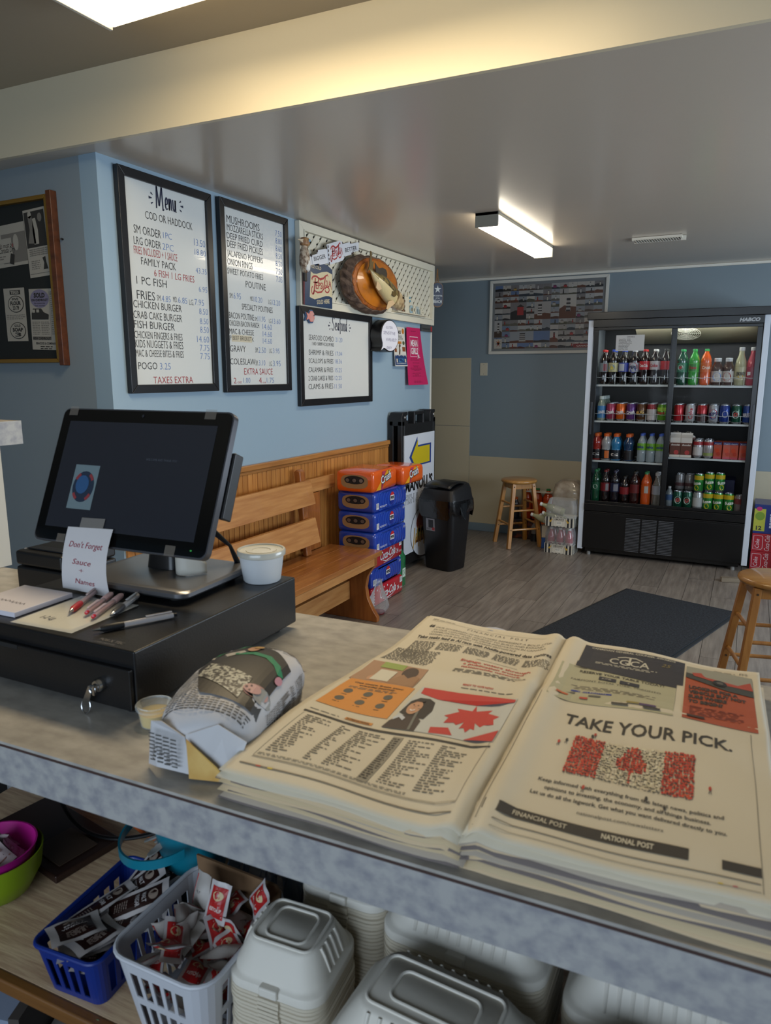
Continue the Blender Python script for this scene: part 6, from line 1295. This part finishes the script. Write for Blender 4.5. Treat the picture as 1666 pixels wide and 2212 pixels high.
for x0, x1, y, c in ((.09, .15, .612, '#B85A30'), (.21, .25, .606, '#B0402E'), (.44, .50, .612, '#8A7A3A'), (.50, .58, .610, '#4A2E5E'), (.13, .18, .63, '#5E5A50'), (.25, .31, .625, '#5E5A50'), (.37, .45, .597, '#3A3630'), (.52, .60, .596, '#3A3630')): GR(x0, y, x1, y + .010, mat(c, .6), h6, 2)
GR(.70, .59, 1.03, .95, mat('#A04A2A', .6), f, 8); b.shape([(.70, .86), (1.03, .86), (1.03, .95), (.70, .95)], mat('#8E8B7C', .6), g); b.shape([(.70, .86), (.78, .845), (.9, .82), (1.03, .815), (1.03, .87), (.70, .895)], mat('#3A3A34', .6), h6)
b.shape([(.73, .90), (.80, .92), (.86, .905), (.92, .93), (1.02, .915), (1.03, .86), (.9, .86), (.74, .88)], mat('#A2402C', .6), PL(PGR, .0021)); b.disc(.87, .862, .035, .022, mat('#1E1C1A', .6), PL(PGR, .0025), 16); b.disc(.87, .862, .018, .011, mat('#55504A', .6), PL(PGR, .0029), 12)
for k, s in enumerate(('LOOKING FOR A', 'VEHICLE BUT NOT', 'SURE WHERE', 'TO BEGIN?')): b.text(s, .72, .79 - k*.028, .018, nk, h6, w=.018*len(s), bold=.05)
b.lines(.73, .625, .98, .69, .009, mat('#7A3420', .6), h6, word=.04); GR(.72, .603, .80, .615, mat('#3A2A22', .6), h6, 2)
b.text('TAKE YOUR PICK.', .182, .475, .052, nk, f, w=.735, bold=.018)
rf = random.Random(8)
for i in range(46):
    for j in range(17):
        x, y = .265 + .51*i/46, .262 + .168*j/17; xs = (x - .265)/.51
        inleaf = False
        px_, py_ = (xs - .5)/.26, (y - .346)/.15
        if abs(px_) < .5 and abs(py_) < .5:
            inleaf = abs(px_) < (.14 + .36*(1 - abs(py_)*2)) if py_ > -.2 else abs(px_) < .06
        redp = xs < .25 or xs > .75 or inleaf
        c = mat(rf.choice(['#B5341F', '#C24A2A', '#A82C1C']) if redp else rf.choice(['#C4B99A', '#BDB198', '#CFC6AC']), .6)
        ju, jv = rf.uniform(-.003, .003), rf.uniform(-.003, .003)
        b.disc(x + ju, y + jv, .0058, .0055, c, g, 6); 
        if rf.random() < .5: b.rect(x + ju - .003, y + jv - .008, x + ju + .002, y + jv - .003, nk, h6)
for x, y, c in ((.20, .375, nr), (.23, .39, nk), (.33, .44, nk), (.36, .215, nr), (.60, .225, nk), (.67, .205, nk), (.83, .305, nr), (.34, .45, nr)): b.disc(x, y, .006, .008, c, g, 8); b.stroke([(x - .004, y - .018), (x, y), (x + .005, y - .018)], .003, nk, g)
for k, (s, x, w) in enumerate((('Keep informed with everything from the latest news, politics and', .18, .70), ('opinions to investing, the economy, and all things business.', .215, .62), ('Let us do all the legwork. Get what you want delivered directly to you.', .17, .72))): b.text(s, x, .205 - k*.0255 + .004, .0125, nk, f, w=w, bold=.015)
b.text('nationalpost.com/newsletters', .365, .124, .0105, nk, f, w=.31)
GR(.03, .062, .765, .092, nk, f, 12); GR(.872, .058, .995, .082, nk, f, 4); b.text('FINANCIAL POST', .145, .070, .013, nw2, g, w=.20, bold=.01); b.text('NATIONAL POST', .47, .070, .013, nw2, g, w=.18, bold=.03)
GR(.02, .040, .99, .0425, ngr, f, 14); GR(.02, .022, .99, .0235, nlg, f, 14); GR(.02, .0415, .023, .60, nlg, f, 1); GR(.995, .02, .998, .58, nlg, f, 1)
GR(.86, .022, .875, .0245, mat('#C9B02E', .6), g, 1); GR(.905, .022, .92, .0245, mat('#B04A5A', .6), g, 1)
b.text('FP5', .97, .966, .012, ngr, f, w=.04); b.lines(.84, .966, .95, .972, .006, nlg, f, word=.03)
b.build('right_print', nsp)
# ---------------------------------------------------------------- things on the shelf under the counter
SZ = .6202
def rrs(w, d, r, z, slots, fr=.3, nc=5):
    """rounded rectangle with slot columns on its straight sides; returns points and a flag per following segment"""
    P = []; F = []
    for k, (qx, qy, a0) in enumerate(((1, 1, 0), (-1, 1, 90), (-1, -1, 180), (1, -1, 270))):
        for i in range(nc + 1):
            a = R(a0 + 90*i/nc); P.append((qx*(w/2 - r) + r*cos(a), qy*(d/2 - r) + r*sin(a), z)); F.append(0)
        # straight run to the next corner
        ns = slots[k]; p = P[-1]; nx_, ny_ = ((-1, 1), (-1, -1), (1, -1), (1, 1))[k]; a = R(a0 + 90)
        q = (nx_*(w/2 - r) + r*cos(a), ny_*(d/2 - r) + r*sin(a))
        for i in range(ns):
            for t_, fl in (((i + fr/2)/ns, 1), ((i + 1 - fr/2)/ns, 0)): P.append((p[0] + (q[0]-p[0])*t_, p[1] + (q[1]-p[1])*t_, z)); F.append(fl)
    return P, F
def basket(t, w, d, r, h, m, slots, bands, taper=.86, fr=.3):
    b = MB(m); rows = []
    for z in bands:
        k = taper + (1 - taper)*z/h; P, F = rrs(w, d, r, 0, slots, fr); rows.append([(p[0]*k, p[1]*k, z) for p in P])
    n = len(F); o = 0; b.add([p for rw_ in rows for p in rw_], [])
    for i in range(len(rows) - 1):
        for j in range(n):
            if i % 2 == 1 and F[j]: continue
            b.f.append([i*n + j, i*n + (j+1) % n, (i+1)*n + (j+1) % n, (i+1)*n + j]); b.k.append(b.mi(m))
    b.f.append(list(range(n))[::-1]); b.k.append(b.mi(m))
    b.build('basket_body', t, solid=.0018)
    b = MB(m); P = rr(w*1.0, d*1.0, r, h, 5); b.tube([(p[0]*1.01, p[1]*1.01, h) for p in P], .0036, 8, closed=True); b.build('rim', t, smooth=True)
def sachet(name, label, cat, w, l, th_, base, prt, gp):
    t = thing(name, label, cat, (0, 0, 0)); t['group'] = gp
    def sf(s_): return lambda u, v, e=0.: ((u - .5)*w*(1 - .05*sin(pi*v)), (v - .5)*l, s_*(th_*max(0, sin(pi*min(max((v - .08)/.84, 0), 1)))*max(0, sin(pi*min(max((u - .06)/.88, 0), 1)))**.6 + .0002 + e) + .0012*sin(u*9 + v*5))
    b = MB(base); b.grid(sf(1), 8, 10); b.grid(lambda u, v: sf(-1)(1 - u, v), 8, 10); b.build('sachet_body', t, smooth=True, angle=180)
    b = MB(); prt(b, lambda x, y: sf(1)(x, y, .0005), lambda x, y: sf(1)(x, y, .0009)); prt(b, lambda x, y: sf(-1)(1 - x, y, .0005), lambda x, y: sf(-1)(1 - x, y, .0009))
    b.build('sachet_print', t); return t
def put(t, x, y, z, ex, ey, ez, label=None, new=True):
    q = dup(t, label=label) if new else t
    q.location = (x, y, z); q.rotation_euler = (R(ex), R(ey), R(ez)); return q
# bowls at the left
t = thing('green_bowl', 'lime green plastic bowl holding the pink bowl, at the left on the shelf', 'bowl', (-1.143, .700, SZ))
b = MB(mat('#7E9A12', .35)); b.lathe([(0, .001), (.035, .001), (.055, .015), (.074, .05), (.080, .090), (.078, .090), (.072, .052), (.052, .018), (0, .006)], 36); b.build('bowl', t, smooth=True)
t = thing('pink_bowl', 'bright pink plastic bowl full of white sugar packets, inside the green bowl', 'bowl', (-1.145, .698, SZ + .022))
b = MB(mat('#B81E86', .35)); b.lathe([(0, .001), (.033, .001), (.052, .015), (.066, .045), (.072, .074), (.074, .078), (.071, .078), (.064, .046), (.05, .018), (0, .005)], 36); b.build('bowl', t, smooth=True)
pkw = mat('#B9A8A8', .6)
def psu(b, f, g): b.rect(.1, .2, .9, .24, mat('#8A5A50', .6), f, 3, 1); b.text('SUGAR', .2, .45, .12, mat('#9A6A60', .6), f, w=.6); b.disc(.5, .75, .22, .08, mat('#A88A84', .6), f, 12)
sg = sachet('sugar_packet', 'white paper sugar packet in the pink bowl', 'sugar packet', .036, .058, .0018, pkw, psu, 'sugar packets in the pink bowl')
rp_ = random.Random(21)
for i in range(16):
    a = i/16*2*pi*1.7; r_ = .012 + .026*(i % 4)/3
    put(sg, -1.145 + r_*cos(a), .698 + r_*sin(a), SZ + .074 + .006*(i % 5) - r_*.2, rp_.uniform(25, 75), rp_.uniform(-25, 25), math.degrees(a) + rp_.uniform(40, 120), new=i > 0)
# small dark trays / book behind the bowls, cables
t = thing('dark_tray', 'flat dark brown tray at the back left of the shelf behind the bowls', 'tray', (-1.33, .80, SZ), -8); MB(mat('#2E1C16', .4)).box(0, .26, 0, .14, 0, .016).build('tray', t, bev=.003); MB(mat('#4A3A2E', .5)).box(.15, .24, .02, .10, .0165, .0185).build('inlay', t)
b = MB(mat('#08080A', .4)); b.tube([(-1.29 + .34*u, .93 - .06*sin(pi*u) + .02*u, SZ + .006 + .10*(1 - u)**3 + .04*u**4) for u in [i/20 for i in range(21)]], .0045, 8); tag(b.build('power_cable', smooth=True), 'black cable looping across the back of the shelf', 'cable')
b = MB(mat('#A8501C', .5))
b.tube([(-1.18 + .26*u, .985 - .05*sin(pi*u*.8), SZ + .005 + .06*(1 - u)**2) for u in [i/16 for i in range(17)]], .004, 8)
tag(b.build('extension_lead', smooth=True), 'orange extension cord running along the back of the shelf', 'cord')
t = thing('cord_coil', 'coiled bundle of orange cord at the back of the shelf', 'cord', (-1.235, .985, SZ + .05))
b = MB(mat('#A8501C', .5))
for k in range(5): b.tube([(.02*cos(a) + k*.007, .006*sin(a*2), .034*sin(a)) for a in [2*pi*i/16 for i in range(16)]], .0034, 6, closed=True)
tag(b.build('coil', t, smooth=True), kind='stuff'); b = MB(mat('#A8501C', .5)); b.box(-.004, .03, -.012, .012, -.050, -.034); b.build('cord_plug', t, bev=.003)
t = thing('cream_bin', 'plain cream plastic bin at the back of the shelf behind the teal basket', 'bin', (-1.045, .93, SZ), 3); b = MB(mat('#A39C8C', .5)); b.loft([rr(w, d, .02, z, 4, .09, .07) for w, d, z in ((.15, .12, .001), (.16, .13, .006), (.18, .15, .17), (.19, .16, .172), (.19, .16, .178), (.176, .146, .178))], c1=False); b.build('bin_body', t, smooth=True)
# teal basket with handle and plastic cutlery
t = thing('teal_basket', 'teal plastic oval basket with a hoop handle, full of cutlery, behind the blue basket', 'basket', (-.812, .850, SZ + .050), -28)
TE = mat('#0E7388', .35)
b = MB(TE); b.lathe([(0, .001), (.036, .001), (.05, .02), (.062, .105), (.065, .128), (.063, .128), (.058, .10), (.046, .02), (0, .006)], 32, sx=1.3); b.build('basket_body', t, smooth=True)
b = MB(TE)
hp = [(.092*cos(a), -.03 + .075*sin(a) - .015, .128 - .035*(1 + sin(a + pi))/2*1.0 + .012*cos(a)) for a in [pi + pi*i/20 for i in range(21)]]
b.loft([[(p[0]*k1, p[1]*k1, p[2] + dz) for k1, dz in ((1, -.008), (1.03, -.008), (1.03, .008), (1, .008))] for p in hp]); b.build('handle', t, smooth=True)
MB(mat('#0A0A10', .7)).box(-.06, .06, -.04, .04, -.050, 0).build('foot_block', t)
cu = thing('plastic_cutlery', 'white plastic knife in the teal basket', 'cutlery', (0, 0, 0)); cu['group'] = 'white plastic cutlery in the teal basket'
b = MB(mat('#A9A7A2', .3, coat=.3)); b.loft([[(x, -w, z), (x, w, z), (x, w*.8, z + .0025), (x, -w*.8, z + .0025)] for x, w, z in ((-.08, .003, 0), (-.07, .006, .001), (-.02, .005, .002), (.0, .0045, .002), (.02, .007, .001), (.07, .009, 0), (.085, .004, 0))]); b.build('knife', cu, smooth=True)
for i in range(10): put(cu, -.800 + .012*(i % 4) - .015, .853 + .013*(i % 5) - .02, SZ + .155 + .006*(i % 3), -5 + 12*(i % 3), -24 - 4*(i % 4), 20 + 7*i, new=i > 0)
# clear cutlery bags behind the cardboard
BGF = mat('#8E9AA8', .15, alpha=.30, bump=(24, 1.))
for k, (x, y, w, lb) in enumerate(((-.69, .875, .055, 'crinkled clear plastic bag of cutlery, just right of the teal basket'), (-.592, .885, .038, 'crinkled clear plastic bag of cutlery, nearest the foam boxes'))):
    t = thing('cutlery_bag', lb, 'plastic bag', (x, y, SZ)); rb2 = random.Random(30 + k)
    b = MB(BGF); b.loft([[(w*kk*cos(2*pi*j/16)*(1 + rb2.uniform(-.14, .14)), .055*kk*sin(2*pi*j/16)*(1 + rb2.uniform(-.14, .14)), z + rb2.uniform(-.008, .008)*(z > .01)) for j in range(16)] for kk, z in ((.8, .002), (1, .03), (1, .09), (.8, .13), (.35, .155))]); b.build('bag', t, smooth=True)
    b = MB(mat('#B9BDC4', .3))
    for i in range(9): a = rb2.uniform(0, 6.28); b.bar((w*.5*cos(a), .03*sin(a), .02), (w*.6*cos(a + .8), .03*sin(a + .8), .125), .008, .0015)
    tag(b.build('cutlery_pieces', t), kind='stuff')
# blue basket with brown sachets
bb_t = thing('blue_basket', 'small blue plastic slotted basket of brown and white sachets', 'basket', (-.848, .700, SZ), 6)
basket(bb_t, .122, .212, .018, .088, mat('#102C7A', .4), (4, 7, 4, 7), (0.001, .012, .068, .088), .84, .42)
brn = mat('#26120E', .4); pap = mat('#B5AEAC', .5)
def pbr(b, f, g): b.rect(.16, .12, .84, .9, brn, f, 5, 7); b.text('MALT', .3, .62, .06, pap, g, w=.4, bold=.02); b.text('VINEGAR', .24, .52, .06, pap, g, w=.52, bold=.02); b.disc(.5, .78, .2, .07, mat('#8A7A6E', .5), g, 14); b.lines(.3, .2, .7, .42, .035, mat('#8A7A70', .5), g, word=.1)
gb = 'brown sachets in the blue basket'
s1 = sachet('brown_sachet', 'long brown and white sachet in the blue basket', 'sauce sachet', .046, .115, .003, pap, pbr, gb)
for i, (x, y, z, ex, ey, ez) in enumerate(((-.868, .690, .088, 12, -14, -24), (-.815, .715, .095, 20, 12, -48), (-.800, .690, .083, 10, 8, -60), (-.846, .742, .090, 30, 4, -35), (-.862, .775, .088, 35, -10, -20), (-.82, .790, .09, 32, 14, -40), (-.85, .72, .070, 0, 0, -30), (-.83, .66, .062, 4, 2, 20), (-.85, .79, .065, 8, 0, 0))):
    put(s1, x, y, SZ + z, ex, ey, ez, new=i > 0)
s2 = sachet('brown_sachet', 'wide brown-fronted sachet lying flat at the near corner of the blue basket', 'sauce sachet', .078, .058, .003, pap, pbr, gb)
put(s2, -.852, .632, SZ + .097, -6, 4, 62, new=False)
for i in range(3): put(s2, -.84 + i*.006, .636 + i*.004, SZ + .072 + i*.007, -4, 2, 50 + 14*i, label='wide brown and white sachet under the topmost wide one')
MB(mat('#0A0E24', .6)).box(-.025, .03, .135, .165, .06, .10).build('clip', bb_t, bev=.004)
# white basket with red and white sachets
wb_t = thing('white_basket', 'white plastic slotted basket heaped with red and white sachets', 'basket', (-.660, .700, SZ), 2)
basket(wb_t, .172, .205, .034, .135, mat('#C0C2C8', .4), (5, 6, 5, 6), (0.001, .012, .055, .068, .112, .135), .78, .34)
red = mat('#A81E1E', .4)
def pre(b, f, g): b.rect(.12, .12, .88, .88, red, f, 5, 6); b.disc(.5, .68, .26, .11, mat('#C9B48A', .5), g, 14); b.text('KETCHUP', .2, .3, .09, mat('#D8C8C0', .5), g, w=.6, bold=.03)
def pwh(b, f, g): b.text('SALT', .3, .5, .06, mat('#5A5A62', .6), f, w=.35); b.rect(.0, .1, .06, .9, red, f, 1, 4)
pp2 = mat('#A9A29C', .5)
gr_ = 'red and white sachets in the white basket'
k1 = sachet('ketchup_sachet', 'red-fronted white sachet in the white basket', 'sauce sachet', .036, .058, .006, mat('#B5AFAE', .4), pre, gr_)
k2 = sachet('plain_sachet', 'plain whitish sachet in the white basket', 'sauce sachet', .036, .056, .007, pp2, pwh, gr_)
rk = random.Random(77); n1 = n2 = 0
for i in range(58):
    lay = i/58; x = -.660 + rk.uniform(-.058, .058); y = .705 + rk.uniform(-.066, .062); z = SZ + .020 + .105*lay + (.012 if abs(x + .66) < .03 else 0)
    ex, ey, ez = rk.uniform(-50, 50), rk.uniform(-40, 40), rk.uniform(0, 360)
    if i > 40: ex = rk.uniform(20, 75)
    if i % 2: put(k1, x, y, z, ex, ey, ez, new=n1 > 0); n1 += 1
    else: put(k2, x, y, z, ex, ey, ez, new=n2 > 0); n2 += 1
put(k1, -.650, .725, SZ + .150, 68, 4, 6, label='upright red ketchup sachet at the top of the white basket heap')
put(k1, -.598, .758, SZ + .150, 72, 30, -38, label='red sachet leaning on the cardboard at the back right of the white basket')
put(k2, -.690, .735, SZ + .146, 70, -6, -14, label='whitish sachet standing beside the upright red one in the white basket')
t = thing('cardboard_sheet_insert', 'brown cardboard sheet standing inside the back of the white basket', 'cardboard', (-.738, .778, SZ), 2)
MB(mat('#6E5238', .8, nz=(6, '#7E6042', (1, 1, 1)))).prism([(.012, .02), (.148, .02), (.160, .150), (.150, .160), (.0, .166)], lambda x, z, d: (x, d, z), 0, .004).build('cardboard_sheet', t)
# clamshell boxes
def clamshell(name, label, gp, w, d, lh, m, top_ring, ribs, tab=True):
    t = thing(name, label, 'food box', (0, 0, 0)); t['group'] = gp
    b = MB(m); rg = [(1, 1, .030, -.010), (1, 1, .030, 0.0), (.985, .98, .03, .003), (.95, .93, .032, .0035), (.93, .91, .034, .010), (.80, .74, .030, lh*.72), (.74, .66, .026, lh - .004), (.70, .62, .022, lh)]
    b.loft([rr(w*a, d*c, r, z, 5) for a, c, r, z in rg], c0=False); b.build('lid_shell', t, smooth=True, angle=180)
    b = MB(m)
    for kw, kd in top_ring: b.tube([(p[0], p[1], lh + .0006) for p in rr(w*kw, d*kd, .012, 0, 4)], .0022, 8, closed=True)
    b.build('top_ridge', t, smooth=True)
    for s_ in (-1, 1):
        for k in range(ribs[0]):
            y = (k - (ribs[0]-1)/2)*ribs[1]; o = MB(m); 
            if ribs[2] == 'x': o.tube([(s_*w*.455, y, .012), (s_*w*.40, y, lh*.74), (s_*w*.365, y, lh - .002)], .0026, 6)
            else: o.tube([(y, s_*d*.445, .012), (y, s_*d*.37, lh*.74), (y, s_*d*.33, lh - .002)], .0026, 6)
            o.build('rib', t, smooth=True)
    if tab: 
        b = MB(m); b.box(-.014, .014, -d/2 - .005, -d/2 + .012, -.008, .006); b.build('closing_tab', t, bev=.003, seg=3)
    return t
CS = mat('#D2CDC2', .6, bump=(120, .05)); CS2 = mat('#C8BEAA', .65)
def stack(x, y, rz, zr, w, d, lh, ring, ribs, desc, step=.0062):
    t = clamshell('clamshell_box', 'topmost pale fibre takeout box %s' % desc, 'takeout boxes ' + desc, w, d, lh, CS, ring, ribs)
    t.location = (x, y, zr); t.rotation_euler = (0, 0, R(rz))
    b = MB(CS2); b.loft([rr(w*a, d*c, r, z, 5) for a, c, r, z in ((.985, .98, .03, -.0055), (1, 1, .030, -.0045), (1, 1, .030, -.0005), (.985, .98, .03, 0), (.90, .88, .03, 0.0005))], c0=False, c1=False); b.box(-.016, .016, -d/2 - .004, -d/2 + .01, -.005, -.0002)
    n = int((zr - .010 - SZ - .006)/step); first_ = None; rr_ = random.Random(int(x*100))
    for k in range(n):
        z = zr - .010 - k*step
        if first_ is None: first_ = q = b.build('clamshell_box', smooth=True, angle=50); tag(q, 'takeout box nested in the stack %s' % desc, 'food box', 'takeout boxes ' + desc)
        else: q = first_.copy(); C.objects.link(q)
        q.location = (x + rr_.uniform(-.0012, .0012), y + rr_.uniform(-.0012, .0012), z); q.rotation_euler = (0, 0, R(rz + rr_.uniform(-.5, .5)))
stack(-.508, .716, 5, .748, .146, .136, .046, [(.42, .42), (.62, .56)], (4, .013, 'x'), 'right of the white basket')
stack(-.487, .862, 3, .786, .146, .128, .046, [(.42, .42), (.62, .56)], (4, .013, 'y'), 'behind the square stack, half under the counter top')
stack(-.292, .862, 0, .775, .238, .158, .05, [(.5, .4)], (9, .016, 'y'), 'in the middle of the back row')
stack(-.278, .682, -2, .758, .238, .156, .048, [(.45, .3), (.66, .5)], (9, .016, 'y'), 'in the middle of the front row')
stack(-.035, .870, 0, .752, .238, .158, .05, [(.5, .4)], (9, .016, 'y'), 'at the right end of the back row')
stack(-.028, .690, 2, .748, .238, .156, .048, [(.45, .3), (.66, .5)], (9, .016, 'y'), 'at the right end of the front row')
# papers on the lower shelf
for k, (x, y, rz, h, c, lb) in enumerate(((-1.30, .64, 14, .07, '#8E9AB0', 'thick stack of bluish paper at the left on the lower shelf'), (-1.06, .66, 22, .03, '#8E8A86', 'loose grey papers on the lower shelf beside the bluish stack'))):
    t = thing('paper_stack', lb, 'paper stack', (x, y, .3002), rz)
    for i in range(6): MB(mat(c, .7)).box(rnd.uniform(-.004, .004), .20, rnd.uniform(-.004, .004), .26, i*h/6 + .0003, (i + 1)*h/6).build('sheaf', t)
t = thing('grey_board', 'grey board leaning across the lower shelf', 'board', (-1.088, .655, .3005), 22); MB(mat('#4A4440', .7)).box(0, .02, 0, .30, 0, .12).build('board', t)
